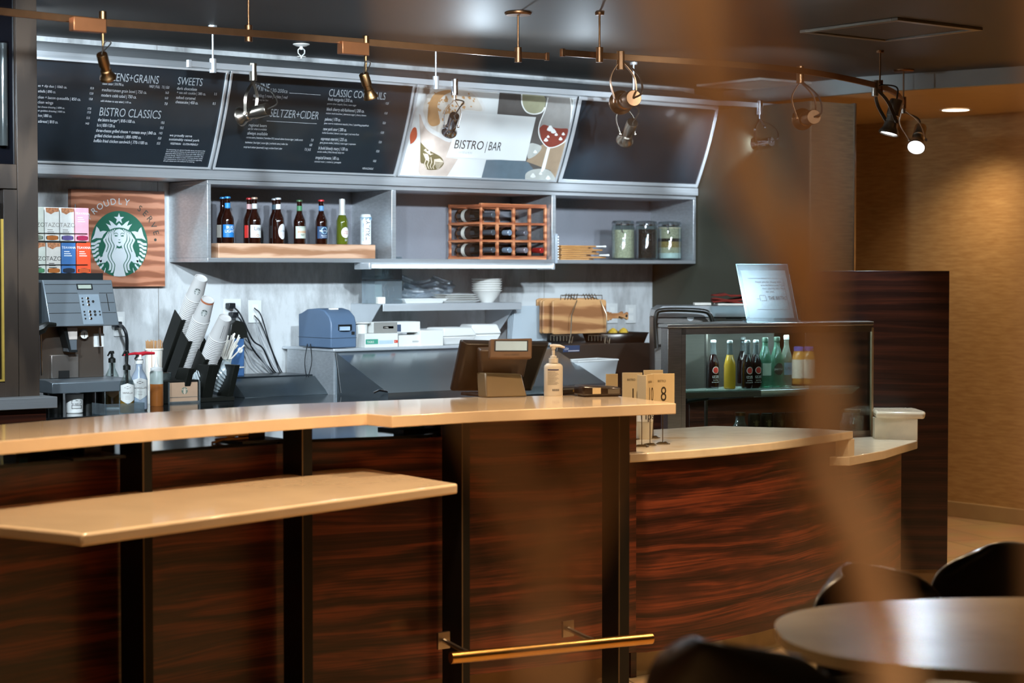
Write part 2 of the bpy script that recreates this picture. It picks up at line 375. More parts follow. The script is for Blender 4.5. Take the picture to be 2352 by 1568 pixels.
# ================================================================ front bar
def pz(pts, z): return [tuple(atZ(x, y, z))[:2] for x, y in pts]
def slab(name, label, cat, poly, z0, z1, m, bev=.006, group=None):
    b = MB(); b.prism(poly, z0, z1); o = b.build(name, m, None, bev, seg=3); return tag(o, label, cat, group)
front = [(1.55, 5.10), (2.0, 5.28)] + pz([(0, 1013), (281, 989)], 1.11) + [(3.36, 5.625), (3.62, 5.66)] + pz([(842, 950), (900, 955), (1100, 944), (1330, 935), (1553, 926)], 1.11)
backp = pz([(1398, 906), (1100, 911), (655, 928), (281, 951), (0, 975)], 1.11) + [(1.9, 5.72), (1.3, 5.4)]
slab('bar_countertop', 'long pale wood-coloured upper bar top with a stepped front edge', 'countertop', front+backp, 1.07, 1.11, MAPLE)
ledge = pz([(-206, 1186), (165, 1222.5), (187, 1226), (212, 1222.5), (1052, 1110), (819, 1071), (0, 1162)], .9)
slab('bar_ledge', 'lower pale wooden bar ledge with a clipped corner, below the upper bar top', 'ledge', ledge, .865, .9, MAPLE, .008)
# die wall of the bar (walnut) with its inner work top
die = smooth_path([(1.2, 5.2, 0), (2.2, 5.6, 0), (2.95, 5.80, 0), (3.62, 5.90, 0), (4.17, 5.79, 0), (4.86, 5.70, 0), (5.14, 5.72, 0)], 8)
die = [(p.x, p.y) for p in die]
t = thing('bar_counter', 'dark walnut front wall of the bar under the maple-coloured tops', 'counter', (3.2, 5.8, 0))
b = MB(); b.prism(die+[(x, y+.03) for x, y in die[::-1]], .11, 1.0); b.build('front_panel', WALNUT, t, bev=.001)
reg = [p for p in die if p[0] > 4.19]
b = MB(); b.prism(reg+[(x, y+.03) for x, y in reg[::-1]], 1.0, 1.066); b.build('upper_panel', WALNUT, t)
b = MB(); b.prism([(x, y-.012) for x, y in die if x <= 4.19]+[(x, y+.032) for x, y in reg]+[(x+.05, y+.62) for x, y in die[::-1]], 1.0, 1.012); b.build('work_top', BLACKC, t, bev=.002)
b = MB(); b.prism([(x, y+.06) for x, y in die]+[(x, y+.08) for x, y in die[::-1]], 0, .11); b.build('toe_kick', mat('tan_plinth', '#8a6a45', .5), t)
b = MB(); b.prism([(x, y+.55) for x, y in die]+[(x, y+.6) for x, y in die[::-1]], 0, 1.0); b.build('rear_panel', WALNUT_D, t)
# steel posts
POSTS = [(325, 345, 5.63, .16), (692, 714, 5.745, .125), (1060, 1077, 5.64, .12), (1422, 1445, 5.52, .095)]
PL = ['black steel bar post nearest the left edge of the photo', 'second black steel bar post from the left, crossing the lower ledge',
      'black steel bar post at the left end of the foot rail, beside the lower ledge', 'black steel bar post at the right end of the foot rail and bar']
for (xa, xb, Y, dp), lb in zip(POSTS, PL):
    X0, X1 = XY(xa, Y), XY(xb, Y)
    t = thing('bar_post', lb, 'post', (X0, Y, 0), group='black steel posts of the bar')
    b = MB(); b.box(X0, X0+.008, Y+.004, Y+dp, 0, 1.07); b.build('web', BLACKM, t, bev=.001)
    b = MB(); b.box(X0-.003, X1+.001, Y-.004, Y+.004, 0, 1.07); b.build('front_flange', BLACKM, t, bev=.001)
    b = MB(); b.box(X0-.003, X0+.001, Y-.0055, Y-.004, 0, 1.07); b.build('edge_trim', mat('post_edge', '#6d5a42', .4, .6), t)
    b = MB(); b.box(X0-.02, X0+.07, Y+.01, Y+dp+.05, 1.062, 1.07); b.build('top_plate', BLACKM, t)
# under-bar supports standing on the inner work top
for px, py, lb in ((420, 1040, 'small black bracket on a square plate under the bar top, right of the first post'), (578, 1012, 'small black bracket on a square plate under the bar top, left of the second post'), (200, 1050, 'small black bracket on a square plate under the bar top, left of the first post')):
    p = atZ(px, py, 1.012); p.y = min(p.y, 6.3)
    if px == 420: continue
    t = thing('bar_bracket', lb, 'bracket', (p.x, p.y, 1.012), group='black brackets under the bar top')
    b = MB(); b.box(p.x-.03, p.x+.03, p.y-.04, p.y+.04, 1.02, 1.07); b.build('stem', BLACKM, t)
    b = MB(); b.box(p.x-.09, p.x+.09, p.y-.09, p.y+.09, 1.012, 1.02); b.build('base_plate', BLACKM, t)
p = atZ(540, 1013, 1.012); b = MB()
b.tube([p+Vector((.07*math.cos(a/3)*(1+.02*a/9), .05*math.sin(a/3), .003+.0007*a)) for a in range(0, 40)]+[p+Vector((-.12, -.05, .004))], .0045)
tag(b.build('coiled_cable', mat('tan_cable', '#b08a52', .5)), 'coiled tan cable on the work top under the bar, beside the second post', 'cable')
p = atZ(103, 1042, 1.012)
t = thing('leaflet_box', 'small box with a blue printed label under the bar top at the left', 'box', (p.x, p.y, 1.012))
b = MB(); b.box(p.x-.1, p.x+.25, p.y, p.y+.1, 1.012, 1.062); b.build('carton', BLACKP, t)
b = MB(); b.box(p.x-.09, p.x-.06, p.y-.001, p.y, 1.02, 1.055); b.build('blue_label', mat('blue_label', '#2c7fb0', .5), t)
p = atZ(935, 990, 1.012)
t = thing('supply_tray', 'small tray with a blue carton and clear cups under the bar top at the register', 'tray', (p.x, p.y, 1.012))
b = MB(); b.box(p.x-.05, p.x+.3, p.y-.05, p.y+.12, 1.012, 1.022); b.build('tray', BLACKP, t)
for k, (dx, w, m) in enumerate(((-.02, .1, mat('blue_carton', '#2f88c0', .5)), (.12, .05, CHROME), (.2, .08, ACRYL))):
    b = MB(); b.box(p.x+dx, p.x+dx+w, p.y, p.y+.06, 1.022, 1.064); b.build('item', m, t)
# foot rail
ra, rb = atY(1035, 1507, 5.50), atY(1497, 1469, 5.34); rb.z = ra.z = (ra.z+rb.z)/2
t = thing('foot_rail', 'brass-coloured tubular foot rail across the front of the bar', 'foot rail', (ra.x, ra.y, ra.z))
b = MB(); b.cyl(ra, rb, .021, n=24); b.build('tube', mat('brass_tube', '#b98c4e', .25, 1, var=.05), t, bev=.002)
for k in (.12, .74):
    p = ra.lerp(rb, k); b = MB(); b.tube([p, p+Vector((-.01, .08, .012)), p+Vector((-.015, .17, .03))], .009); b.box(p.x-.04, p.x+.012, p.y+.17, p.y+.18, p.z, p.z+.06); b.build('bracket', NICKEL, t)
# ================================================================ curved service counter at the right
fe = pz([(1446, 1042), (1500, 1038.5), (1585, 1033), (1670, 1026), (1760, 1017), (1841, 1006.5), (1960, 989.5)], .9)
t = thing('service_counter', 'curved walnut service counter with a cream top, right of the bar', 'counter', (5.9, 5.9, 0))
b = MB(); b.prism(fe+pz([(1870, 983.5), (1640, 977.5)], .9)+[(5.4, 6.5)], .865, .9); b.build('top', QUARTZ, t, bev=.005)
lo = pz([(1951, 1049), (2032, 1034), (2107, 1011.6)], .79)
b = MB(); b.prism([(6.3, 6.05)]+lo+[(7.6, 6.42), (7.5, 6.52), (6.85, 7.0), (6.2, 6.95), (6.2, 6.5)], .75, .79); b.build('lower_top', QUARTZ, t, bev=.004)
r0, r1 = fe[-1], lo[0]
b = MB(); b.prism([(r0[0]-.035, r0[1]-.004), (r0[0]+.004, r0[1]-.004), (6.31, 6.5), (6.27, 6.5)], .755, .866); b.build('step_riser', QUARTZ, t, bev=.002)
e0, e1 = atD(2009, 955, 9.62), atD(2108, 965, 9.52)
b = MB(); b.prism([(e0.x, e0.y), (e1.x, e1.y), (e1.x+.02, e1.y+.03), (e0.x+.03, e0.y+.04)], .75, .892); b.build('end_riser', QUARTZ, t, bev=.002)
q = [atD(2012, 943, 9.56), atD(2124, 943, 9.5), atD(2126, 943, 9.6), atD(2100, 943, 9.85), atD(2000, 943, 9.85)]
b = MB(); b.prism([(p.x, p.y) for p in q], .892, .925); b.build('end_ledge', QUARTZ, t, bev=.012)
pn = [(x+.012, y+.05) for x, y in fe]; pn[-1] = (6.58, 5.945); pn = [(5.12, 5.735)]+pn[1:]+[(6.98, 6.09), (7.36, 6.27)]
hi, lw = pn[:7], pn[6:]
b = MB(); b.prism(hi+[(x, y+.03) for x, y in hi[::-1]], .105, .865); b.build('front_panel', WALNUT, t, bev=.001)
b = MB(); b.prism(lw+[(x, y+.03) for x, y in lw[::-1]], .105, .75); b.build('side_panel', WALNUT, t, bev=.001)
kk = [(x+.01, y+.06) for x, y in pn]
b = MB(); b.prism(kk+[(x, y+.02) for x, y in kk[::-1]], 0, .105); b.build('toe_kick', mat('kick_stone', '#9b8863', .35, var=.15), t)
b = MB(); b.box(5.14, 5.17, 5.75, 6.45, 0, .865); b.build('end_panel', WALNUT_D, t)
# ================================================================ back counter
b = MB(); b.box(3.0, 7.84, 7.55, 8.6, .96, 1.0); o = b.build('back_countertop', BLACKC, None, .003); tag(o, 'long glossy black stone countertop along the back wall, under the equipment', 'countertop')
t = thing('base_cabinet', 'dark walnut base cabinet run under the black back countertop', 'cabinet', (5.4, 8.1, 0))
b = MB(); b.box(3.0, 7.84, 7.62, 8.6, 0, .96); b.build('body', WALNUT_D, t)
for i in range(6):
    b = MB(); x = 3.05+i*.8; b.box(x, x+.76, 7.602, 7.62, .12, .94); d = b.build('door', WALNUT, t, bev=.002)
b = MB(); b.prism([(6.75, 7.13), (7.84, 7.13), (7.84, 7.548), (6.75, 7.548)], .96, 1.0); o = b.build('return_countertop', BLACKC, None, .003); tag(o, 'short black countertop return under the oven, behind the drinks case', 'countertop')
b = MB(); b.box(6.8, 7.84, 7.17, 7.6, 0, .958); tag(b.build('return_cabinet', WALNUT_D, None, .003), 'dark walnut cabinet under the oven, behind the drinks case', 'cabinet')
# tall cabinet at the left
Yc = 7.4; xr = XY(89, Yc); xs = XY(42, Yc); zt = ZC
t = thing('display_cabinet', 'tall dark brown cabinet with a glass door at the left edge of the photo', 'cabinet', (xr-.4, Yc, 1.0))
b = MB(); b.box(xs, xr, Yc, Yc+.03, 1.1, zt); b.build('stile', ESPRESSO, t, bev=.001)
b = MB(); b.box(xr-.8, xr, Yc+.03, Yc+.34, 1.1, zt); b.build('carcass', ESPRESSO, t)
z1 = atY(20, 377, Yc).z; z2 = atY(20, 434, Yc).z
b = MB(); b.box(xr-.8, xs-.003, Yc, Yc+.03, z2+.002, z1); b.build('rail', ESPRESSO, t, bev=.001)
x8 = XY(9, Yc); zb = atY(8, 878, Yc).z
b = MB(); b.box(x8, xs-.003, Yc-.002, Yc+.03, 1.105, z2-.002); b.box(xr-.8, x8, Yc-.002, Yc+.03, 1.105, zb); b.build('door', ESPRESSO, t, bev=.001)
b = MB(); b.box(x8-.012, x8-.002, Yc-.004, Yc+.01, zb+.004, z2-.12); b.box(xr-.8, x8-.012, Yc-.004, Yc+.01, zb+.004, zb+.012); b.build('gold_glass_edge', mat('gold_edge', '#b89a4a', .3, .4), t)  # gold strip along the door glass
b = MB(); b.box(xr-.8, x8-.012, Yc+.004, Yc+.008, zb+.012, z2-.05); b.build('door_glass', mat('smoked_glass', '#1a140e', .08, coat=.4), t)
b = MB(); b.box(xr-.8, xs-.003, Yc+.02, Yc+.03, z1+.002, zt); b.build('upper_panel', mat('gloss_black', '#08090d', .1, coat=.5), t)
xg = XY(8, Yc); za, zc_ = atY(8, 100, Yc).z, atY(8, 335, Yc).z
b = MB(); b.cyl((xg, Yc-.01, zc_), (xg, Yc-.01, za), .018, n=20); b.build('glass_tube', mat('grey_gloss_tube', '#3c4040', .08, .5), t)
zl = atY(50, 914, Yc-.1).z
b = MB(); b.box(xr-.9, xr+.03, Yc-.1, Yc+.34, zl-.045, zl); o = b.build('steel_shelf', STEEL, None, .002); tag(o, 'brushed steel shelf edge under the tall dark cabinet at the left', 'shelf')
b = MB(); b.box(xr-.9, xr+.0, Yc-.06, Yc+.34, 0, zl-.045); tag(b.build('cabinet_base', WALNUT_D, None, .002), 'dark walnut base unit beneath the steel shelf at the left edge', 'cabinet')
# ================================================================ menu boards
def YB(z): d = z-2.09; return 8.22-.5095*d+.249*d*d
def onboard(px, py):
    z = 2.3
    for _ in range(8): p = atY(px, py, YB(z)); z = p.z
    return p
ZB0, ZB1 = 2.092, 2.544
def sheet(mb, x0, x1, z0, z1, off=0, th=.004, n=14):
    zs = [z0+(z1-z0)*i/n for i in range(n+1)]
    vs = [(x, YB(z)-off, z) for z in zs for x in (x0, x1)]+[(x, YB(z)-off+th, z) for z in zs for x in (x0, x1)]
    k = 2*(n+1); fs = []
    for i in range(n):
        a = 2*i; fs += [(a, a+1, a+3, a+2), (k+a, k+a+2, k+a+3, k+a+1), (a, a+2, k+a+2, k+a), (a+1, k+a+1, k+a+3, a+3)]
    fs += [(0, k, k+1, 1), (2*n, 2*n+1, k+2*n+1, k+2*n)]
    mb.add(vs, fs)
BX = [3.42, 4.665, 5.735, 6.797, 7.852]
BOARD = mat('menu_board_black', '#1b2228', .3, var=.1, coat=.3, bump=.03, bs=5)
PIC = mat('poster_white', '#c6c8c6', .35, var=.03)
bn = ['black curved menu board headed BISTRO CLASSICS, the leftmost', 'black curved menu board headed SELTZER and COCKTAILS, second from left',
      'curved poster board with the coffee cup, wine glasses and BISTRO BAR card', 'blank dark curved board at the right end of the row']
boards = []
for i in range(4):
    x0, x1 = BX[i]+.006, BX[i+1]-.006
    t = thing('menu_board', bn[i], 'menu board', ((x0+x1)/2, 8.2, ZB0), group='curved boards above the shelves'); boards.append(t)
    b = MB(); sheet(b, x0, x1, ZB0, ZB1); b.build('panel', PIC if i == 2 else BOARD, t)
    b = MB(); fw = .022 if i == 3 else .012
    for (a, c) in ((x0, x0+fw), (x1-fw, x1)): sheet(b, a, c, ZB0, ZB1, .008, .008)
    sheet(b, x0, x1, ZB0, ZB0+fw*.8, .008, .008, 2); sheet(b, x0, x1, ZB1-fw*.8, ZB1, .008, .008, 2)
    b.build('frame', STEEL_W, t, bev=.001)
def bt(mb, s, px0, py, px1, cap, off=.0015):
    p, q = onboard(px0, py), onboard(px1, py+.07*(px1-px0)*(1 if py < 400 else 1)*(627-py)/470)
    dep = (p-EYE).dot(FW); size = cap*dep/FP/.72; w = glyphs(s)[2]*size; sx = (q.x-p.x)/max(w, 1e-4)
    mb.text(s, size, lambda x, y: (p.x+x, YB(p.z+y)-off, p.z+y), sx)
INKW = mat('menu_white_ink', '#b9bdc0', .6, var=0)
T1, T2 = MB(), MB()
H1_, H2_ = MB(), MB()
def z1t(s, x0, y, x1, cap): bt(H1_ if cap > 60 else T1, s, x0/3.92, y/3.92, x1/3.92, cap/3.92)
for a in (('es + dip duo | 1060 ca.', 340, 780, 600, 22), ('10.0', 806, 802, 842, 20), ('atballs | 890 ca.', 340, 830, 500, 24), ('13.0', 802, 850, 836, 20), ('cken + bacon quesadilla | 850 ca.', 338, 885, 724, 26), ('15.0', 796, 900, 830, 20),
          ('cken wings', 336, 930, 476, 26), ('lue cheese dressing | 1090 ca.', 338, 968, 580, 17), ('17.0', 784, 986, 818, 20), ('en goddess dressing | 1000 ca.', 338, 1002, 584, 17), ('17.0', 780, 1020, 814, 20), ('hos | 880 ca.', 340, 1050, 464, 26), ('13.5', 772, 1070, 806, 20),
          ('atbread | 810 ca.', 340, 1103, 520, 26), ('14.0', 764, 1120, 798, 20),
          ('GREENS+GRAINS', 915, 722, 1424, 74), ('classic caesar | 310-790 ca.', 920, 762, 1112, 24), ('HALF | FULL   7.5 | 15.0', 1342, 788, 1520, 24), ('mediterranean grain bowl | 750 ca.', 914, 820, 1318, 28), ('16.0', 1484, 844, 1516, 22), ('modern cobb salad | 750 ca.', 908, 868, 1226, 28), ('16.0', 1478, 892, 1510, 22),
          ('add chicken to any salad | 110 ca.', 904, 915, 1180, 18), ('7.0', 1478, 944, 1504, 22), ('SWEETS', 1594, 760, 1818, 70), ('dark chocolate', 1590, 806, 1770, 26), ('+ sea salt cookie | 380 ca.', 1588, 842, 1850, 24), ('3.5', 1924, 856, 1950, 22), ('salted caramel', 1582, 888, 1756, 26), ('cheesecake | 450 ca.', 1578, 928, 1780, 26), ('8.5', 1912, 942, 1938, 22),
          ('BISTRO CLASSICS', 886, 1040, 1442, 76), ('the bistro burger* | 810-1100 ca.', 878, 1090, 1214, 28), ('15.5', 1444, 1114, 1476, 22), ('b.r.t | 830-1120 ca.', 870, 1138, 1034, 28), ('15.5', 1436, 1160, 1468, 22),
          ('three-cheese grilled cheese + tomato soup | 840 ca.', 862, 1186, 1404, 28), ('14.5', 1426, 1208, 1458, 22), ('grilled chicken sandwich | 800-1090 ca.', 850, 1232, 1268, 28), ('15.0', 1416, 1254, 1448, 22), ('buffalo fried chicken sandwich | 770-1100 ca.', 840, 1278, 1328, 28), ('15.5', 1406, 1300, 1438, 22),
          ('we proudly serve', 1524, 1226, 1726, 22), ('sustainably raised pork', 1518, 1262, 1792, 22), ('VEGETARIAN    GLUTEN-FRIENDLY', 1530, 1300, 1780, 18)): z1t(*a)
for i, s in enumerate(('In consuming our gluten-friendly items, be aware that', 'there still may be a chance of cross-contact as we cannot', 'guarantee these products for those with celiac disease or', 'a food allergy. Guests are advised to consider this', 'information as it relates to their individual dietary needs', 'and requirements. If you have any questions regarding', 'allergies, please alert the staff prior to ordering.')):
    z1t(s, 1498-5*i, 1350+17*i, 1845-6*i-(60 if i == 6 else 0), 11)
T1.build('lettering', INKW, boards[0]); INKH = mat('menu_grey_ink', '#8b9093', .6, var=0); H1_.build('headings', INKH, boards[0])
def z2t(s, x0, y, x1, cap): bt(H2_ if cap > 30 else T2, s, 500+x0/3.92, y/3.92, 500+x1/3.92, cap/3.92)
for a in (('WINE', 330, 815, 460, 70), ('130-200ca', 466, 828, 626, 34), ('sparkling | rose | white | red', 318, 870, 624, 28), ('pair with any bar fare', 314, 902, 452, 16), ('BEER+SELTZER+CIDER', 290, 1040, 904, 72), ('regional beers', 276, 1136, 438, 26), ('ask for what is available', 270, 1166, 438, 18), ('always available', 264, 1210, 446, 28),
          ('corona extra | heineken | heineken 0.0 | samuel adams boston lager | stella artois', 254, 1243, 764, 17), ('7.0', 836, 1272, 858, 22), ('budweiser | bud light | coors light | michelob ultra | miller lite', 246, 1288, 628, 17), ('6.0', 824, 1314, 846, 22), ('truly hard seltzer (assorted) | angry orchard hard cider', 232, 1330, 578, 17), ('7.5 | 6.5', 778, 1354, 834, 22),
          ('CLASSIC COCKTAILS', 994, 865, 1506, 66), ('fresh margarita | 210 ca.', 990, 905, 1212, 28), ('12.0', 1508, 940, 1536, 20), ('patron silver tequila | lime | cane sugar', 984, 940, 1246, 16), ('black cherry old-fashioned | 200 ca.', 978, 994, 1316, 28), ('13.0', 1496, 1028, 1524, 20), ('makers mark bourbon | demerara sugar | cherry bitters', 972, 1026, 1334, 16),
          ('paloma | 170 ca.', 962, 1084, 1102, 28), ('13.0', 1480, 1116, 1508, 20), ('jose cuervo tradicional tequila | lime | sparkling grapefruit', 956, 1116, 1358, 16), ('new york sour | 200 ca.', 946, 1172, 1156, 28), ('13.0', 1464, 1202, 1492, 20), ('bulleit bourbon | lemon | cane sugar | red wine float', 938, 1202, 1270, 16),
          ('espresso martini | 225 ca.', 926, 1260, 1162, 28), ('13.0', 1444, 1288, 1472, 20), ('grey goose vodka | kahlua | cane sugar | espresso', 918, 1290, 1240, 16), ('b bold bloody mary | 130 ca.', 904, 1344, 1170, 28), ('12.0', 1422, 1370, 1450, 20), ('smoke vodka | filthy bloody mary mix', 894, 1372, 1136, 16), ('tropical breeze | 80 ca.', 878, 1430, 1090, 28), ('10.0', 1394, 1458, 1422, 20), ('coconut water | cranberry | pineapple', 868, 1460, 1108, 16), ('NON-ALCOHOLIC', 1300, 1524, 1398, 18)): z2t(*a)
for x0, x1, y in ((645, 925, 838), (440, 890, 1090)):
    p, q = onboard(500+x0/3.92, y/3.92), onboard(500+x1/3.92, (y+20)/3.92); T2.box(p.x, q.x, YB(p.z)-.0015, YB(p.z)-.001, p.z, p.z+.0012)
T2.build('lettering', INKW, boards[1]); H2_.build('headings', INKH, boards[1])
# poster pictures on the third board, each a printed patch on the curved sheet
def patch(mb, pts, off):
    """pts in photo pixels -> thin printed patch on the sheet"""
    P = [onboard(x, y) for x, y in pts]; tri = tessellate_polygon([[Vector((p.x, p.z, 0)) for p in P]])
    mb.add([(p.x, YB(p.z)-off, p.z) for p in P], [tuple(t) for t in tri])
def z3(pts): return [(900+x/4.02, 50+y/4.02) for x, y in pts]
def dense(pts, n=5): return [tuple(Vector(pts[i]).lerp(Vector(pts[(i+1) % len(pts)]), k/n)) for i in range(len(pts)) for k in range(n)]
pm = lambda n, c, r=.35: mat(n, c, r, var=.08, vs=20)
pic = thing  # (pictures are parts of the board)
def part(pts, name, m, off, sm=0):
    b = MB(); pts = z3(pts)
    if sm: pts = [tuple(p)[:2] for p in smooth_path([(x, y, 0) for x, y in pts+[pts[0]]], sm)][:-1]
    else: pts = dense(pts)
    patch(b, pts, off); return b.build(name, m, boards[2])
tp = 8
part([(995, 645), (1650, 700), (1640, 900), (1540, 1490), (820, 1462), (880, 1275), (1230, 1285), (1328, 880), (972, 852)], 'print_background', pm('print_slate', '#55514e'), .0012)
part([(870, 1275), (1000, 1275), (1250, 1290), (1400, 1480), (820, 1462)], 'print_table', pm('print_slate_blue', '#5b6972'), .0016)
part([(1640, 1000), (1560, 1300), (1505, 1480), (1460, 1370), (1240, 1290), (1300, 1180)], 'print_wood', pm('print_tan', '#94806a'), .0016)
part([(250, 850), (262, 1100), (245, 1380), (270, 1440), (500, 1440), (610, 1265), (500, 1250), (560, 1080)], 'print_cup', pm('print_cup_pink', '#b0a196'), .0016)
part([(250, 820), (262, 740), (330, 640), (420, 600), (640, 600), (760, 640), (835, 740), (846, 830), (640, 830), (560, 1100), (420, 1060), (310, 980)], 'print_cup_rim', pm('print_rim', '#c4c3c0'), .002, 4)
part([(285, 820), (300, 740), (350, 660), (430, 625), (620, 625), (740, 660), (815, 760), (820, 825), (640, 828), (555, 1060), (430, 1020), (330, 950)], 'print_foam', pm('print_foam_m', '#bdb6ac'), .0024, 4)
part([(330, 830), (345, 740), (400, 660), (500, 630), (560, 640), (480, 680), (420, 760), (430, 860), (440, 940), (370, 965), (330, 920)], 'print_cinnamon', pm('print_cinnamon_m', '#a9825a'), .0028, 4)
part([(170, 1130), (165, 1050), (195, 980), (225, 985), (230, 1060), (200, 1110)], 'print_berry', pm('print_red', '#b2543a'), .002, 3)
part([(262, 1110), (330, 1180), (440, 1240), (476, 1290), (470, 1325), (430, 1360), (380, 1368), (320, 1362), (290, 1310), (262, 1290)], 'print_emblem', pm('print_olive', '#5a5238'), .0024, 3)
b = MB()
for k in range(4):
    patch(b, z3([(285+k*34, 1215+k*18), (293+k*34, 1213+k*18), (318+k*26, 1270+k*14), (302+k*26, 1310+k*10), (322+k*22, 1358), (314+k*22, 1358), (294+k*26, 1312+k*10), (308+k*26, 1272+k*14)]), .003)
for k in range(6): patch(b, z3([(390+k*4, 1285+k*14), (474-k*8, 1296+k*11), (472-k*8, 1301+k*11), (388+k*4, 1290+k*14)]), .003)
patch(b, z3([(300, 1215), (330, 1222), (345, 1262), (330, 1285), (305, 1268)]), .003); patch(b, z3([(390, 1270), (440, 1262), (476, 1292), (455, 1300), (400, 1292)]), .003)
patch(b, z3([(290, 1185), (312, 1170), (322, 1195), (350, 1185), (352, 1215), (385, 1220), (350, 1232)]), .003)
b.build('print_emblem_lines', pm('print_cream', '#b8aa98'), boards[2])
part([(630, 832), (1328, 880), (1232, 1285), (505, 1250)], 'print_card', mat('print_card_m', '#cfd1cf', .35, var=.01), .0034)
T3 = MB(); bt(T3, 'BISTRO', 900+562/4.02, 50+1168/4.02, 900+834/4.02, 20, .0042); bt(T3, 'BAR', 900+878/4.02, 50+1186/4.02, 900+998/4.02, 20, .0042)
bt(T3, '|', 900+852/4.02, 50+1184/4.02, 900+862/4.02, 20, .0042)
T3.build('lettering', INK, boards[2]); T3 = MB(); bt(T3, 'HANDCRAFTED & MORE', 900+545/4.02, 50+1212/4.02, 900+735/4.02, 5, .0042); T3.build('small_lettering', mat('faint_ink', '#a9aaa8', .6), boards[2])
GL = pm('print_glass', '#a9aaa4'); WH = pm('print_highlight', '#d6d6d2')
part([(1196, 662), (1400, 678), (1410, 790), (1380, 835), (1310, 852), (1240, 830), (1200, 760)], 'print_glass_bowl', pm('print_white_wine', '#8e8c72'), .002, 3)
part([(1425, 690), (1650, 700), (1655, 820), (1625, 1050), (1560, 1130), (1450, 1162), (1380, 1100), (1352, 1020), (1365, 930), (1410, 820)], 'print_glass_bowl', pm('print_glass_grey', '#86837f'), .0022, 3)
part([(1358, 985), (1400, 950), (1480, 975), (1560, 985), (1622, 990), (1610, 1060), (1555, 1130), (1450, 1160), (1385, 1100)], 'print_wine', pm('print_wine_red', '#7a3a30'), .0026, 3)
part([(1432, 1162), (1460, 1162), (1410, 1360), (1385, 1390), (1370, 1385)], 'print_stem', WH, .0026)
part([(1228, 1470), (1235, 1400), (1310, 1362), (1420, 1360), (1480, 1400), (1492, 1480)], 'print_foot', GL, .0024, 3)
part([(1260, 1130), (1300, 1120), (1378, 1150), (1360, 1200), (1300, 1250), (1250, 1255)], 'print_foot', GL, .0022, 3)
def outline(pts, w, off, nm):
    q = [(p.x, p.y) for p in smooth_path([(x, y, 0) for x, y in pts], 4)]; b = MB()
    for (xa, ya), (xb, yb) in zip(q, q[1:]):
        L_ = math.hypot(xb-xa, yb-ya) or 1; nx, ny = -(yb-ya)/L_*w/2, (xb-xa)/L_*w/2
        patch(b, z3([(xa-nx, ya-ny), (xb-nx, yb-ny), (xb+nx, yb+ny), (xa+nx, ya+ny)]), off)
    b.build(nm, WH, boards[2])
outline([(1645, 700), (1655, 820), (1625, 1050), (1560, 1130), (1450, 1162), (1380, 1100), (1352, 1020), (1365, 930), (1410, 820), (1440, 700)], 9, .0029, 'print_bowl_line')
outline([(1196, 662), (1200, 760), (1240, 830), (1310, 852), (1380, 835), (1410, 790)], 12, .0029, 'print_bowl_line')
CN = pm('print_cinnamon_m', '#a9825a'); random.seed(3); b = MB()
for _ in range(70):
    x, y, r = random.gauss(520, 110), random.gauss(770, 80), random.uniform(5, 16)
    if 320 < x < 780 and 640 < y < 960 and not (y > 820 and x > 560): patch(b, z3([(x+r*math.cos(a)*(1+.5*math.sin(2.3*a+x)), y+r*math.sin(a)) for a in [i*.9 for i in range(7)]]), .003)
b.build('print_specks', CN, boards[2])['kind'] = 'stuff'
b = MB()
for x, y, r in ((1460, 985, 28), (1490, 1010, 22), (1555, 1080, 16), (1420, 1090, 18), (1515, 1040, 14), (1580, 1035, 14), (1440, 1060, 12), (1300, 1420, 22), (1440, 1440, 20), (1370, 1400, 14), (1320, 1200, 16)):
    patch(b, z3([(x+r*math.cos(a)*(1+.4*math.sin(3*a)), y+r*math.sin(a)) for a in [i*.63 for i in range(10)]]), .003)
b.build('print_sparkle', WH, boards[2])
# steel canopy over and behind the boards
b = MB(); prof = [(YB(ZB0)+.006, ZB0-.003), (8.18, 2.18), (YB(2.4)+.012, 2.4), (8.055, 2.55), (8.06, 2.575), (8.16, 2.615), (8.36, 2.655), (8.6, 2.68), (8.6, ZB0-.003)]
x0, x1 = 3.42, 7.856; n = len(prof)
b.add([(x, y, z) for x in (x0, x1) for y, z in prof], [(i, (i+1) % n, n+(i+1) % n, n+i) for i in range(n)]); b.poly([(x1, y, z) for y, z in prof]); b.poly([(x0, y, z) for y, z in prof])
struct(b, 'trim_3', STEEL)
b = MB(); b.box(3.42, 7.856, 8.215, 8.6, 2.045, 2.088); struct(b, 'trim_4', STEEL, .002)
# ================================================================ open steel shelf
SX = [4.652, 5.732, 6.79, 7.852]; SZ0, SZ1 = 1.653, 2.043
t = thing('wall_shelf', 'open brushed steel wall shelf of three compartments, under the menu boards', 'shelf', (6.25, 8.4, SZ0))
th = .02
b = MB(); b.box(SX[0], SX[3], 8.23, 8.608, SZ0, SZ0+th); b.box(SX[0], SX[3], 8.23, 8.608, SZ1-th, SZ1); b.box(SX[0], SX[0]+th, 8.23, 8.608, SZ0+th, SZ1-th); b.box(SX[3]-th, SX[3], 8.23, 8.608, SZ0+th, SZ1-th)
b.build('shell', STEEL, t, bev=.002)
for x in SX[1:3]: b = MB(); b.box(x-.014, x+.014, 8.23, 8.6, SZ0+th, SZ1-th); b.build('divider', STEEL, t, bev=.002)
b = MB(); b.box(SX[0]+th, SX[3]-th, 8.596, 8.606, SZ0+th, SZ1-th); b.build('back_panel', mat('grey_textured_back', '#75767c', .45, bump=.25, bs=90, var=.06), t)
SB = SZ0+th
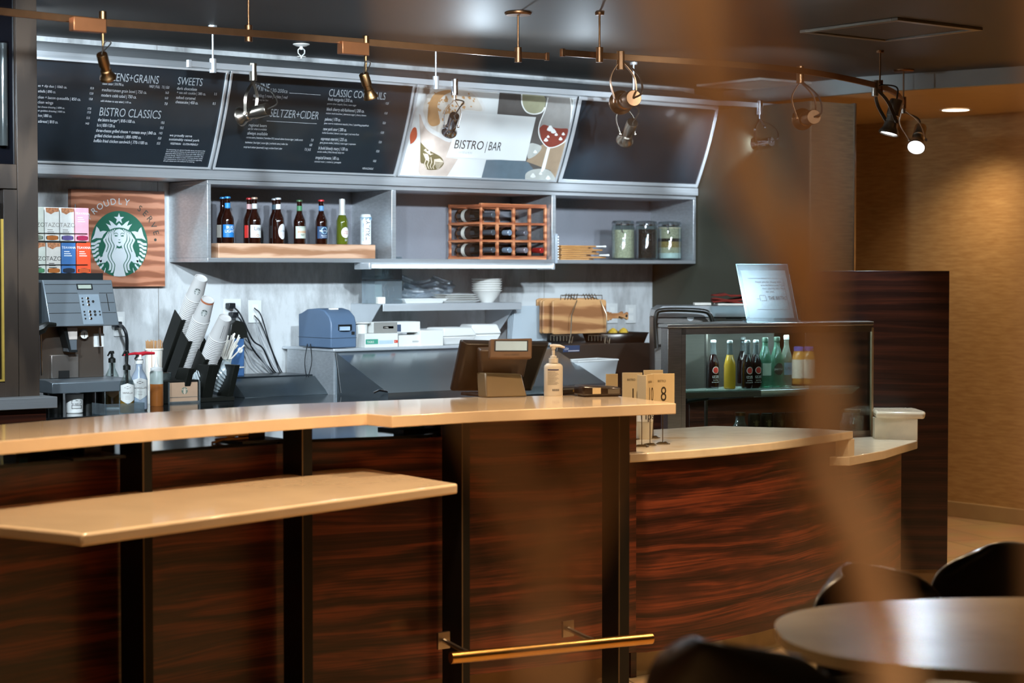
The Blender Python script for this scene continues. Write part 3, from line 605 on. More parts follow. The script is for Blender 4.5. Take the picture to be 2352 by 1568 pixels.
# under-shelf light bar
Yu = 8.17; x0, x1 = XY(845, Yu), XY(1271, Yu); zu0, zu1 = atY(1050, 617, Yu).z, SZ0
t = thing('under_shelf_light', 'long white light bar mounted under the steel shelf', 'light fixture', ((x0+x1)/2, Yu, zu0))
b = MB(); b.box(x0, x1, Yu, Yu+.12, zu0+.022, zu1); b.build('housing', STEEL_W, t, bev=.003)
b = MB(); b.box(x0+.01, x1-.01, Yu-.01, Yu+.11, zu0, zu0+.022); b.build('diffuser', WHITE, t, bev=.004)
for x in (x0, x1-.012): b = MB(); b.box(x-.003, x+.012, Yu-.016, Yu+.12, zu0-.004, zu1); b.build('end_cap', STEEL_W, t, bev=.003)
# ================================================================ track lighting
def run(name, label, pts, ends, m, stems, h=.027, w=.012, conn=()):
    """rail through the points; stems = (px, ceiling px) pairs given as points"""
    P = [Vector(p) for p in pts]; t = thing(name, label, 'lamp rail', tuple(P[0]))
    b = MB(); n = len(P); vs = []; fs = []
    for k, p in enumerate(P):
        d = (P[min(k+1, n-1)]-P[max(k-1, 0)]); d.z = 0; d.normalize(); s = Vector((-d.y, d.x, 0))*w/2
        vs += [p-s+Vector((0, 0, -h/2)), p+s+Vector((0, 0, -h/2)), p+s+Vector((0, 0, h/2)), p-s+Vector((0, 0, h/2))]
    for k in range(n-1):
        for i in range(4): j = (i+1) % 4; fs.append((4*k+i, 4*k+j, 4*k+4+j, 4*k+4+i))
    fs += [(0, 1, 2, 3), (4*n-1, 4*n-2, 4*n-3, 4*n-4)]; b.add(vs, fs); b.build('rail', m, t, bev=.001)
    for k in ends:
        p = P[k]; d = (P[1]-P[0]) if k == 0 else (P[-1]-P[-2]); d.z = 0; d.normalize()
        b = MB(Matrix.Translation(p) @ Matrix.Rotation(math.atan2(d.y, d.x), 4, 'Z')); b.box(-.008, .008, -w*.8, w*.8, -h*.62, h*.62); b.build('end_cap', m, t, bev=.001)
    for p, big in stems:
        p = Vector(p); b = MB(); b.cyl(p, (p.x, p.y, ZC-.003), .0045, n=12); b.build('stem', m, t)
        b = MB(); b.cyl(p+Vector((0, 0, -.032)), p+Vector((0, 0, .032)), .0155, n=20); b.build('clamp', m, t, bev=.001)
        b = MB(); r = .058 if big else .02; b.lathe([(r*.9, -.012), (r, -.006), (r, 0)], (p.x, p.y, ZC), 28); b.build('canopy', m, t)
    return t
ZT = 2.53
f1 = [Vector((1.6, 6.42, ZT))]+[atZ(x, y, ZT) for x, y in ((-160, 12), (0, 26), (240, 52), (570, 76), (840, 97), (1190, 126), (1256, 130))]
run('lamp_rail', 'long bronze ceiling lamp rail nearest the camera, from the left edge to the middle', f1, [-1], BRASS, [(atZ(571, 77, ZT), 0), (atZ(1190, 126, ZT), 1)])
f2 = smooth_path([atZ(x, y, ZT) for x, y in ((1292, 121), (1425, 131), (1620, 144), (1780, 156), (1900, 172), (2012, 196), (2060, 216), (2078, 240))], 5)
run('lamp_rail', 'bronze ceiling lamp rail that curves round above the service counter', f2, [0], BRASS, [(atZ(1377, 126, ZT), 0), (atZ(2021, 199, ZT), 0), (atZ(2075, 236, ZT), 1)])
f3 = [atZ(x, y, ZT) for x, y in ((434, 146), (490, 151), (700, 166), (1000, 190), (1400, 218), (1650, 236), (1830, 247))]
run('lamp_rail', 'pale metal lamp rail running close in front of the menu boards', f3, [0], STEEL_W, [(atZ(489, 151, ZT), 0), (atZ(1001, 190, ZT), 0), (atZ(1455, 222, ZT), 0)])
BULB = mat('lit_lens_cool', '#f2f8ff', .3, emit=9, ecol='#e6f1ff')
def head(px, py, hx, hy, aim, label, m, yoke='side', power=30, spot=70, box=False, lit=1, sc=1., fullc=True, lens_px=None, back=0):
    """spot head hung from rail point (px,py); head centre seen at (hx,hy); aimed at AIM"""
    top = atZ(px, py, ZT) if not isinstance(px, Vector) else px.copy(); top.z -= .02
    h = atD(hx, hy, (top-EYE).dot(FW)+back) if not isinstance(px, Vector) else top+Vector((0, 0, -.2))
    t = thing('track_spotlight', label, 'spotlight', tuple(h), group='ceiling track spotlights')
    b = MB(); b.cyl(top+Vector((0, 0, .045)), top+Vector((0, 0, -.035)), .0155*min(sc, 1.15), n=20); b.build('connector', m, t, bev=.0015)
    if box:
        d = Vector((1, 0, 0)); b = MB(); b.box(top.x-.125, top.x+.005, top.y-.02, top.y+.02, top.z-.035, top.z+.016); b.build('transformer', mat('bronze_box', '#8a5634', .4, .7), t, bev=.003)
    a = (Vector(aim)-h).normalized(); s = a.cross(Vector((0, 0, 1))); s = s.normalized() if s.length > .1 else Vector((1, 0, 0))
    j = top+Vector((0, 0, -.035)); j2 = Vector((j.x, j.y, h.z+.115*sc)) if not box else Vector((j.x, j.y, h.z+.07))
    if (j-j2).length > .004:
        b = MB(); b.cyl(j, j2, .0075 if box else .005, .003 if box else .005, 12); b.build('stem', m, t)
    if yoke:
        for q in (-1, 1):
            e = h+s*q*.03*sc; c1 = j2.lerp(e, .45)+s*q*.022*sc
            P = smooth_path([j2, c1, e], 8); b = MB(); w = .006*sc
            nrm = a.cross(s).normalized()
            vs = []; fs = []
            for k, p in enumerate(P):
                tt = (P[min(k+1, len(P)-1)]-P[max(k-1, 0)]).normalized(); sd = tt.cross(s).normalized()*w
                vs += [p-sd-s*.0012, p+sd-s*.0012, p+sd+s*.0012, p-sd+s*.0012]
            for k in range(len(P)-1):
                for i in range(4): jj = (i+1) % 4; fs.append((4*k+i, 4*k+jj, 4*k+4+jj, 4*k+4+i))
            fs += [(0, 1, 2, 3), tuple(len(vs)-1-i for i in range(4))]
            b.add(vs, fs); b.build('yoke_arm', m, t)
            b = MB(); b.cyl(e-s*q*.004, e+s*q*.006, .006*sc, n=12); b.build('pivot', m, t)
    # body: socket cylinder, neck, bell
    b = MB(); b.lathe([(.002, -.075*sc), (.021*sc, -.075*sc), (.0225*sc, -.072*sc), (.0225*sc, -.02*sc), (.019*sc, -.018*sc), (.019*sc, 0), (.023*sc, .004*sc), (.024*sc, .018*sc), (.031*sc, .03*sc), (.034*sc, .036*sc), (.034*sc, .042*sc), (.030*sc, .042*sc), (.028*sc, .034*sc)], h, 28, a, caps=False)
    hd_ = b.build('head', m, t)
    b = MB(); b.lathe([(.0285*sc, .034*sc), (.0285*sc, .037*sc)], h, 28, a); b.build('lens', BULB if lit else mat('dark_lens', '#8f8a80', .15), hd_)
    tail = h-a*.075*sc
    up = Vector((0, 0, 1)); mid = tail-a*.03*sc+up*.02+s*.02
    P = smooth_path([tail, mid, mid.lerp(j2, .5)+s*.03-a*.015, j2+s*.004, j2], 8)
    b = MB(); b.tube(P, .0028*sc); b.build('cable', mat('cable_brown', '#2c2722', .5), t)
    if power: lamp('SPOT', 'spot_lamp', tuple(h+a*.05*sc), tuple(h+a*2), power, COOL, .03, spot, .7)
    return t
P3 = lambda px, py, Y: tuple(atY(px, py, Y))
DARKB = mat('dark_bronze_head', '#6e5336', .36, 1, var=.08)
head(236, 42, 243, 160, tuple(atD(243, 160, 8.2)+Vector((.05, -.45, -1))), 'small bell-shaped spotlight with a box transformer, in front of the left menu board', DARKB, None, 60, 110, True, sc=.9)
head(840, 97, 846, 205, tuple(atD(846, 205, 8.6)+Vector((.05, -.45, -1))), 'small bell-shaped spotlight with a box transformer, in front of the cocktails list', DARKB, None, 60, 110, True, sc=.9)
head(581, 158, 574, 262, P3(330, 330, 8.3), 'spotlight on a long yoke, turned away, in front of the second menu board', NICKEL, 1, 0, lit=0, sc=1.3)
head(1044, 193, 1036, 290, P3(950, 560, 8.6), 'silver spotlight in front of the coffee cup poster', CHROME, 1, 14, 80, sc=1.15)
head(1425, 131, 1436, 232, P3(1150, 330, 8.25), 'large bronze spotlight on the front rail, facing back-left, before the blank board', BRASS, 1, 50, 90, sc=1.55)
head(1430, 220, 1441, 308, P3(1330, 560, 8.5), 'grey spotlight hanging directly below the large bronze one', NICKEL, 1, 25, 80, sc=1.35)
head(1745, 241, 1748, 328, P3(1560, 350, 8.4), 'small spotlight glowing behind the blurred branch, on the pale rail', CHROME, 1, 40, 80, sc=1.15)
head(1838, 164, 1852, 272, P3(1560, 330, 8.3), 'spotlight behind the blurred branch with its bright lens turned left', BRASS, 1, 110, 80, sc=1.5)
head(2010, 196, 2048, 280, P3(1900, 900, 6.6), 'lit spotlight under the end of the curved rail, left of the last pair', NICKEL, 1, 90, 80, sc=1.5)
head(2074, 238, 2108, 322, P3(1950, 1000, 6.3), 'lit spotlight at the very end of the curved rail, rightmost of all', NICKEL, 1, 60, 80, sc=1.5)
# the rail carries on to the left of the frame; an unseen head added there lights the left menu board, sign and machine
head(atZ(-70, 19, ZT), 0, 0, 0, (4.1, 8.5, 2.3), 'unseen spotlight added on the front rail beyond the left edge of the photo', BRASS, 1, 80, 55, sc=1.5)
# ================================================================ emblem: crowned long-haired figure in a green disc
def emblem(mbG, mbW, mp, full=True):
    """disc of radius 1 through MP(u, v, layer); green parts to mbG, white parts to mbW"""
    K = lambda pts: [((x-527)/465., (925-y)/520.) for x, y in pts]
    mir = lambda pts: [(1042-x, y) for x, y in pts]
    vs = [mp(0, 0, 0)]+[mp(k/4*math.cos(a*math.pi/24), k/4*math.sin(a*math.pi/24), 0) for k in (1, 2, 3, 4) for a in range(48)]
    mbG.add(vs, [(0, 1+a, 1+(a+1) % 48) for a in range(48)]+[(1+48*k+a, 49+48*k+a, 49+48*k+(a+1) % 48, 1+48*k+(a+1) % 48) for k in range(3) for a in range(48)])
    def wp(pts, both=True, sm=0, ly=1):
        for q in ((pts, mir(pts)) if both else (pts,)):
            if sm: q = [(p.x, p.y) for p in smooth_path([(x, y, 0) for x, y in q+[q[0]]], sm)][:-1]
            mbW.poly([mp(u, v, ly) for u, v in K(q)])
    st = [(521+(88 if i % 2 == 0 else 36)*math.sin(i*math.pi/5), 528-(92 if i % 2 == 0 else 36)*math.cos(i*math.pi/5)) for i in range(10)]
    wp(st, False)
    wp([(370, 705), (340, 650), (305, 606), (350, 625), (392, 640), (375, 600), (355, 557), (405, 580), (455, 625), (480, 640), (497, 622), (521, 596), (545, 622), (562, 640), (587, 625), (637, 580), (687, 557), (667, 600), (650, 640), (692, 625), (737, 606), (702, 650), (672, 705), (600, 675), (521, 667), (440, 676)], False, 0, 2.3)
    wp([(200, 868), (120, 800), (75, 872), (120, 790), (155, 655), (190, 690), (212, 738), (262, 722), (322, 730), (270, 780), (240, 838), (150, 838)][2:], True, 0)
    if full:
        for i in range(8):
            yy = 868+i*62; xo = 527-math.sqrt(max(0, 1-((925-(yy+55))/520)**2))*465+4; xi = [222, 196, 186, 192, 212, 238, 268, 300][i]
            if xo < xi-10: wp([(xo, yy+44), (xo+(xi-xo)*.35, yy+40), (xo+(xi-xo)*.7, yy+6), (xi, yy), (xi-4, yy+36), (xo+(xi-xo)*.72, yy+44), (xo+(xi-xo)*.4, yy+78), (xo, yy+82)])
        wp([(190, 1150), (262, 1120), (300, 1030), (322, 1080), (318, 1150), (330, 1185), (290, 1222), (215, 1236)])
    # hair strands
    for k in range(4 if full else 2):
        if not full: k *= 2
        o = k*48; top = 690+k*14
        L = [(452-o*.72, top), (415-o*.8, top+70+k*8), (422-o, 870), (462-o, 950), (440-o, 1030), (410-o, 1110), (428-o, 1180), (470-o, 1250), (462-o, 1330), (440-o, 1420-k*38)]
        if k == 3: L = L[:7]+[(425-o, 1220)]
        P = smooth_path([(x, y, 0) for x, y in L], 4); w = 17 if full else 30
        l = [(p.x-w*min(1, .3+i/8), p.y) for i, p in enumerate(P)]; r = [(p.x+w*min(1, .3+i/8), p.y) for i, p in enumerate(P)]
        for q in (lambda z: z, mir):
            a, b2 = q(l), q(r)
            for i in range(len(P)-1): mbW.poly([mp(u, v, 1.25+.22*k) for u, v in K([a[i], b2[i], b2[i+1], a[i+1]])])
    wp([(521, 690), (462, 710), (432, 770), (432, 850), (455, 920), (490, 955), (521, 968), (552, 955), (587, 920), (610, 850), (610, 770), (580, 710)], False, 3, 2.3)
    wp([(480, 990), (521, 1000), (562, 990), (610, 1060), (640, 1110), (615, 1190), (580, 1250), (600, 1340), (625, 1435), (521, 1442), (430, 1435), (452, 1340), (480, 1250), (440, 1190), (415, 1110), (440, 1060)], False, 0)
    if full:
        for q in (lambda z: z, mir):
            for pts in ([(437, 768), (455, 752), (485, 752), (500, 768), (500, 800), (493, 770), (480, 762), (458, 762), (440, 778)], [(440, 795), (465, 786), (500, 797), (492, 808), (455, 810)]):
                mbG.poly([mp(u, v, 2.9) for u, v in K(q(pts))])
        for pts in ([(505, 857), (540, 857), (533, 866), (512, 866)], [(497, 893), (521, 898), (552, 893), (536, 914), (512, 914)]): mbG.poly([mp(u, v, 2.9) for u, v in K(pts)])
GREEN = mat('emblem_green', '#1f5c47', .45, var=.04); EWHITE = mat('emblem_white', '#c9cfd1', .5, var=.02)
# wooden sign with the emblem
Ys = 8.575; cc = lambda x, y: atY(x, y, Ys)
x0, x1 = cc(163, 437).x, cc(378, 437).x; z0, z1 = 1.535, 1.998
t = thing('wooden_sign', 'square wooden sign with a round green and white emblem on the back wall', 'sign', ((x0+x1)/2, Ys, z0))
b = MB(); b.box(x0, x1, Ys, 8.608, z0, z1); b.build('board', wood('sign_wood', '#8a5238', '#a8694b', '#bd8062', sx=1.6, sz=9, wave=1.2, dist=5, rough=.5), t, bev=.001)
ec = cc(274, 559.8); rx, rz_ = (cc(339.3, 560).x-cc(208.8, 560).x)/2, .158
G, Wt = MB(), MB(); emblem(G, Wt, lambda u, v, l: (ec.x+u*rx, Ys-.002-.0006*l, ec.z+v*rz_))
G.build('green_disc', GREEN, t, smooth=0); Wt.build('white_figure', EWHITE, t, smooth=0)
L1, L2 = MB(), MB()
for i, ch in enumerate('WE PROUDLY SERVE'):
    if ch == ' ': continue
    a = R(90+82-i*10.4); r = rz_*1.20; sz = .043; w = glyphs(ch)[2]*sz
    o = Vector((ec.x+r*1.0*math.cos(a), Ys-.002, ec.z+r*math.sin(a))); xd = Vector((math.sin(a), 0, -math.cos(a))); yd = Vector((math.cos(a), 0, math.sin(a)))
    (L1 if i < 11 else L2).flat(ch, o-xd*w/2, xd, yd, sz)
L2.lathe([(.007, 0), (.007, .001)], (ec.x+rz_*1.22*math.cos(R(-2)), Ys-.001, ec.z+rz_*1.2*math.sin(R(-2))+.028), 12, (0, -1, 0))
L1.build('silver_lettering', mat('silver_letters', '#c4cccc', .3, .2), t); L2.build('dark_lettering', mat('green_black_letters', '#20281f', .4), t)
# ================================================================ bottles on the shelf
AMB = mat('amber_glass', '#210b05', .05, var=.3, vs=40, coat=.8); GRN = mat('green_glass_beer', '#4e5614', .06, var=.1, coat=.6)
Yp = 8.27; xa, xb = XY(502, Yp), XY(863, Yp); zp = atY(680, 560, Yp).z
b = MB(); b.box(xa, xb, Yp, Yp+.2, SB, zp); o = b.build('display_plank', wood('plank_wood', '#9c6f50', '#b58a6c', '#c9a184', sx=1.3, sz=8, wave=1, dist=6, rough=.5), None, .004)
tag(o, 'thick light wooden plank raising the beer bottles on the shelf', 'plank')
def oncyl(b, c, rr, f0, ow, oh, z, n=28):
    """oval patch wrapped on a cylinder"""
    P = [(c.x+rr*math.cos(f0), c.y+rr*math.sin(f0), c.z+z)]+[(c.x+rr*math.cos(f0+k/4*ow/rr*math.cos(q)), c.y+rr*math.sin(f0+k/4*ow/rr*math.cos(q)), c.z+z+k/4*oh*math.sin(q)) for k in (1, 2, 3, 4) for q in [2*math.pi*i/n for i in range(n)]]
    b.add(P, [(0, 1+i, 1+(i+1) % n) for i in range(n)]+[(1+n*k+i, 1+n*(k+1)+i, 1+n*(k+1)+(i+1) % n, 1+n*k+(i+1) % n) for k in range(3) for i in range(n)])
def bottle(name, label, cat, c, gm, h=.229, r=.0305, cap='#c9ccd0', body='#d8d8d4', l0=.03, l1=.092, words=(), neck=None, foil=None, group=None, face=-92, oval=None, wrap=70, capm=None, tilt=None):
    c = Vector(c); t = thing(name, label, cat, tuple(c), group=group); k = h/.229
    b = MB(); b.lathe([(r*.85, 0), (r, .004), (r, .112*k), (r*.97, .122*k), (r*.72, .142*k), (r*.47, .160*k), (r*.43, .19*k), (r*.42, .214*k), (r*.47, .216*k), (r*.47, .221*k)], c, 24); b.build('glass', gm, t)
    b = MB(); b.lathe([(r*.52, .2195*k), (r*.52, .226*k), (r*.40, h)], c, 20); b.build('cap', mat('cap_'+cap[1:], cap, .35, .3), t)
    f0 = R(face)
    def band(ra, rb_, za, zb_, w, m, nm):
        n = 12; vs = []; fs = []
        for i in range(n+1):
            a = f0+R(w)*(2*i/n-1); vs += [(c.x+ra*math.cos(a), c.y+ra*math.sin(a), c.z+za), (c.x+rb_*math.cos(a), c.y+rb_*math.sin(a), c.z+zb_)]
        for i in range(n): fs.append((2*i, 2*i+2, 2*i+3, 2*i+1))
        b = MB(); b.add(vs, fs); return b.build(nm, m, t)
    lab_ = None
    if oval:
        b = MB(); ow, oh, ocol = oval; oncyl(b, c, r+.0007, f0, ow, oh, (l0+l1)/2)
        lab_ = b.build('label', mat('lab_'+ocol[1:], ocol, .5, var=.03), t)
    elif l1 > l0: lab_ = band(r+.0006, r+.0006, l0*k, l1*k, wrap, mat('lab_'+body[1:], body, .5, var=.03), 'label')
    for (tx, sz, z, colr, *fx) in words:
        b = MB(); b.cyltext(tx, sz, r+.0014, c.z+z, f0+(R(fx[0]) if fx else 0), 1, (c.x, c.y)); b.build('label_lettering', mat('ink_'+colr[1:], colr, .5, var=0), lab_ or t)
    if neck: band(r*.455, r*.445, .17*k, .197*k, 100, mat('lab_'+neck[1:], neck, .5, var=.03), 'neck_label')
    if foil: b = MB(); b.lathe([(r*.62, .15*k), (r*.5, .163*k), (r*.50, .22*k), (r*.45, .232*k)], c, 20); b.build('foil', mat('foil_'+foil[1:], foil, .35, .3), t)
    return t
def bot(px, Y, **kw): p = atY(px, 556, Y); return (p.x, p.y, zp)
G1 = 'bottles on the plank of the wall shelf'; BT = 'bottle'
bottle('beer_bottle', 'amber bottle half hidden behind the blue-labelled one, leftmost on the shelf', BT, bot(512, 8.43), AMB, body='#b8b4aa', cap='#3f7fb8', group=G1, face=-150)
bottle('beer_bottle', 'brown bottle with a blue label at the left of the shelf', BT, bot(523, 8.36), AMB, body='#1a6fb0', cap='#2b7ab8', neck='#2b86c4', words=(('BUD', .02, .072, '#e4e8ea'), ('LIGHT', .02, .053, '#e4e8ea')), group=G1, face=-97)
bottle('beer_bottle', 'brown bottle with a red label half hidden behind the white-labelled one', BT, bot(573, 8.43), AMB, body='#c02a24', cap='#b03030', neck='#c9a0a0', group=G1, face=-100)
bottle('beer_bottle', 'brown bottle with a white label reading Lite', BT, bot(585, 8.36), AMB, body='#ccd0d0', cap='#c8a890', neck='#ccccc8', words=(('Lite', .026, .066, '#1a2c48'), ('o', .03, .034, '#b07a4c')), group=G1, face=-92)
bottle('beer_bottle', 'brown bottle half hidden behind the one with the oval white label', BT, bot(631, 8.43), AMB, body='#2a2422', cap='#9aa0a4', neck='#2f4a5a', group=G1, face=-100)
bottle('beer_bottle', 'brown bottle with an oval white label, third from the left', BT, bot(639, 8.35), AMB, cap='#cfd2d2', neck='#d4d6d8', oval=(.024, .038, '#d4d8dc'), words=(('ULTRA', .011, .06, '#2b3d5c'), ('/ |', .014, .042, '#b03a34')), group=G1, face=-76)
bottle('beer_bottle', 'brown bottle with a grey and orange square label and green cap', BT, bot(688, 8.36), AMB, h=.222, body='#b4bcae', cap='#4a6a4a', neck='#3f7a50', words=(('SEASONAL', .009, .082, '#6d7468'), ('#####', .019, .056, '#c87a3a'), ('lager', .012, .044, '#2c2c28')), group=G1, face=-90)
bottle('beer_bottle', 'brown bottle with a pale blue round moon label and red cap', BT, bot(738, 8.36), AMB, h=.226, body='#1d3a5c', cap='#c8383c', neck='#5c8cb8', words=(('BELGIAN', .0085, .042, '#d0d8dc'), ('WHITE', .0085, .034, '#d0d8dc'), ('O', .052, .052, '#8fb2c4'), ('Blue Moon', .012, .064, '#e8e8e0')), group=G1, face=-92)
bottle('beer_bottle', 'green bottle with a white foil neck and red label', BT, bot(786, 8.36), GRN, cap='#d4d4d0', oval=(.024, .027, '#d8d4cc'), foil='#d8d8d4', words=(('STELLA', .0095, .064, '#b83020'), ('ARTOIS', .0095, .053, '#b83020'), ('33', .014, .018, '#d8dcd8')), group=G1, face=-88)
p = atY(840, 556, 8.36); t = thing('drink_can', 'slim white can with vertical dark lettering, right end of the plank', 'can', (p.x, p.y, zp))
b = MB(); b.lathe([(.024, 0), (.028, .004), (.028, .146), (.0245, .155), (.025, .157), (.022, .155)], (p.x, p.y, zp), 28); b.build('body', mat('can_white', '#ccd2d4', .35, var=.03), t)
b = MB(); b.cyltext('TRULY', .034, .0287, zp+.022, R(-100), 1, (p.x, p.y), True); b.build('lettering', mat('ink_1b1f2a', '#1b1f2a', .5), t)
b = MB(); b.cyltext('wild berry hard seltzer', .011, .0287, zp+.02, R(-152), .9, (p.x, p.y), True); b.build('small_lettering', mat('ink_3c6a9a', '#3c6a9a', .5), t)
b = MB()
for i in range(16): a = R(-190+i*14); b.box(p.x+.0287*math.cos(a)-.0025, p.x+.0287*math.cos(a)+.0025, p.y+.0287*math.sin(a)-.0005, p.y+.0287*math.sin(a)+.0005, zp+.132+.006*math.sin(i*2.1), zp+.142)
b.build('printed_pattern', mat('ink_5d7f94', '#5d7f94', .5), t)
# ================================================================ wine rack
CED = wood('cedar', '#8a4a2c', '#a8623c', '#bf7d55', sx=2, sz=12, wave=1, dist=4, rough=.5)
wx0, wx1, wy0, wy1 = 6.322, 6.765, 8.27, 8.56; wz0 = SB; wz1 = atY(1105, 466, 8.27).z
t = thing('wine_rack', 'reddish cedar wine rack of square cells in the middle shelf compartment', 'wine rack', ((wx0+wx1)/2, 8.4, wz0))
cw = (wx1-wx0)/4; ch = (wz1-wz0-.02)/3; s = .011
for j, yy in enumerate((wy0, wy1-.014)):
    for i in range(5):
        b = MB(); x = wx0+i*cw; b.box(x-s/2 if i else x, x+s/2+.004, yy, yy+.014, wz0+.018, wz1-.018); b.build('upright', CED, t, bev=.001)
    for k in range(4):
        z = wz0+k*ch; b = MB(); th2 = .02 if k in (0, 3) else .012
        b.box(wx0-.002, wx1+.004, yy+(-.003 if k in (0, 3) else .002), yy+.016, z, z+th2); b.build('cross_rail', CED, t, bev=.001)
for i in range(5):
    for k in range(4): x = wx0+i*cw; z = wz0+k*ch; b = MB(); b.box(x-s/2+.002, x+s/2+.002, wy0+.014, wy1-.014, z+.002, z+.014); b.build('side_slat', CED, t)
WB = mat('dark_wine_glass', '#0d0f0c', .08, var=.2, coat=.6)
def wine(i, k, col, lab, off, label):
    c = Vector((wx0+(i+.5)*cw+.003, wy1-.02, wz0+k*ch+.013+.037)); t = thing('wine_bottle', label, 'wine bottle', tuple(c), group='wine bottles lying in the cedar rack')
    r = .0355; b = MB(); b.lathe([(r*.8, 0), (r, .006), (r, .175), (r*.9, .19), (r*.5, .21), (r*.38, .225), (r*.38, .285)], c+Vector((0, .0, 0)), 24, (0, -1, 0)); b.build('glass', WB, t)
    b = MB(); b.lathe([(r*.41, .25+off), (r*.43, .29), (r*.43, .302), (r*.36, .304)], c, 20, (0, -1, 0)); b.build('capsule', mat('capsule_'+col[1:], col, .3, .4), t)
    if lab: b = MB(); b.lathe([(r+.0006, .06), (r+.0006, .09)], c, 24, (0, -1, 0), caps=False); b.build('label', mat('wine_label', '#c8c4b8', .6), t); b = MB(); b.lathe([(r+.0007, .1), (r+.0007, .14)], c, 24, (0, -1, 0), caps=False); b.build('dark_label', mat('wine_label_dark', '#2a1c14', .6), t)
RW = ['bottom', 'middle', 'top']
for k in range(3): wine(0, k, '#4c5258', 1, -.03, f'dark wine bottle in the leftmost column of the rack, {RW[k]} row')
wine(1, 0, '#7c8c9c', 0, 0, 'wine bottle with a blue-grey cap, second column, bottom row of the rack')
wine(1, 1, '#8a9aac', 0, 0, 'wine bottle with a blue-grey cap, second column, middle row of the rack')
wine(2, 0, '#8c848a', 0, -.02, 'wine bottle with a silver-grey cap, third column, bottom row of the rack')
wine(2, 1, '#6c6a70', 0, -.02, 'wine bottle with a dull grey cap, third column, middle row of the rack')
wine(3, 0, '#a82a24', 0, -.02, 'wine bottle with a red cap, rightmost column of the rack')
# ================================================================ jars, boards
def jar(px0, px1, ptop, label, layers):
    Y = 8.33; x0, x1 = XY(px0, Y), XY(px1, Y); k = .785; r = (x1-x0)/2*.80; cx = (x0+x1)/2; h = atY(px0, ptop, Y).z-SB; c = (cx, Y, SB)
    t = thing('storage_jar', label, 'jar', c, group='clamp-lid glass jars on the shelf')
    b = MB(); b.lathe([(r*.9, 0), (r, .006), (r, h*.82), (r*.93, h*.86), (r*.93, h*.9), (r*.9, h*.9), (r*.9, h*.86), (r*.965, h*.8), (r*.965, .012), (r*.86, .006)], c, 32); b.build('glass', GLASS, t)
    b = MB(); b.lathe([(r*.98, h*.9), (r*1.0, h*.93), (r*.9, h*.98), (r*.3, h)], c, 32); b.build('lid', pane('jar_lid', '#dfe6e6', .2), t)
    b = MB(); b.lathe([(r*1.0, h*.875), (r*1.0, h*.895)], c, 32, caps=False)
    a = R(-140); q = Vector((cx+r*1.04*math.cos(a), Y+r*1.04*math.sin(a), 0)); 
    b.tube([q+Vector((0, 0, SB+h*.93)), q*1+Vector((-.006, -.006, SB+h*.84)), q+Vector((.002, -.008, SB+h*.7)), q+Vector((.009, -.006, SB+h*.68))], .0026)
    b.build('clamp', CHROME, t)
    for (f0, f1, m) in layers:
        b = MB(); b.lathe([(r*.955, .013+h*f0), (r*.955, .013+h*f1)], c, 28); b.build('filling', m, t)
OAT = mat('oats', '#c2b097', .9, var=.35, vs=170, bump=.6, bs=160); BEAN = mat('coffee_beans', '#2a1710', .6, var=.7, vs=130, bump=.8, bs=120)
GRAN = mat('granola', '#a88352', .9, var=.3, vs=150, bump=.5, bs=150); YOG = mat('yogurt_white', '#d8dada', .5)
jar(1406, 1456, 505, 'glass clamp jar full of pale oats, left of the three', ((0, .70, OAT),))
jar(1460, 1508, 506, 'glass clamp jar full of dark coffee beans, middle of the three', ((0, .72, BEAN),))
jar(1512, 1563, 507, 'glass clamp jar with layered granola, raisins and oats, right of the three', ((0, .13, YOG), (.13, .27, OAT), (.27, .42, GRAN), (.42, .50, BEAN), (.50, .78, OAT)))
Yb = 8.3; bw = wood('paddle_wood', '#5c3519', '#8a5a30', '#a87844', sx=2, sz=9, wave=1, dist=4)
z = SB
for i in range(8):
    ex = (1372, 1400, 1366, 1384, 1378, 1392, 1370, 1378)[i]; x0, x1 = XY(1288+(i*7) % 3, Yb), XY(ex, Yb)
    b = MB(); b.prism([(x0, Yb), (x1-.06, Yb), (x1-.05, Yb+.02), (x1, Yb+.03), (x1, Yb+.06), (x1-.05, Yb+.07), (x1-.06, Yb+.1), (x0, Yb+.1)], z, z+.0085); z += .0102
    o = b.build('serving_paddle', bw, None, .002); tag(o, f'{["bottom","second","third","fourth","fifth","sixth","seventh","top"][i]}{"" if i in (0,7) else " from the bottom"} of the small wooden paddles piled in the right shelf compartment', 'serving board', 'small wooden paddles piled on the shelf')
for px, py, lb in ((1385, 566, 'upper white plastic spoon sticking out of the pile of wooden paddles'), (1392, 586, 'lower white plastic spoon sticking out of the pile of wooden paddles')):
    p = atY(px, py, Yb-.004); b = MB(); b.tube([p+Vector((-.05, .0, 0)), p, p+Vector((.02, 0, 0))], [.003, .004, .006]); tag(b.build('plastic_spoon', WHITE), lb, 'spoon', 'white plastic spoons by the paddles')
p = atY(1278, 570, 8.225); t = thing('clip_strip', 'clear plastic clip strip on the edge of the shelf divider, left of the wooden paddles', 'clip strip', (p.x, 8.22, SB))
b = MB(); b.box(p.x-.012, p.x+.002, 8.215, 8.228, SB-.02, SB+.14); b.build('strip', pane('frost', '#cfd6dc', .1, .2, .4), t, bev=.002)
b = MB()
for i in range(9): b.box(p.x+.002, p.x+.008, 8.214, 8.222, SB+.0+i*.015, SB+.008+i*.015)
b.build('teeth', WHITE, t)
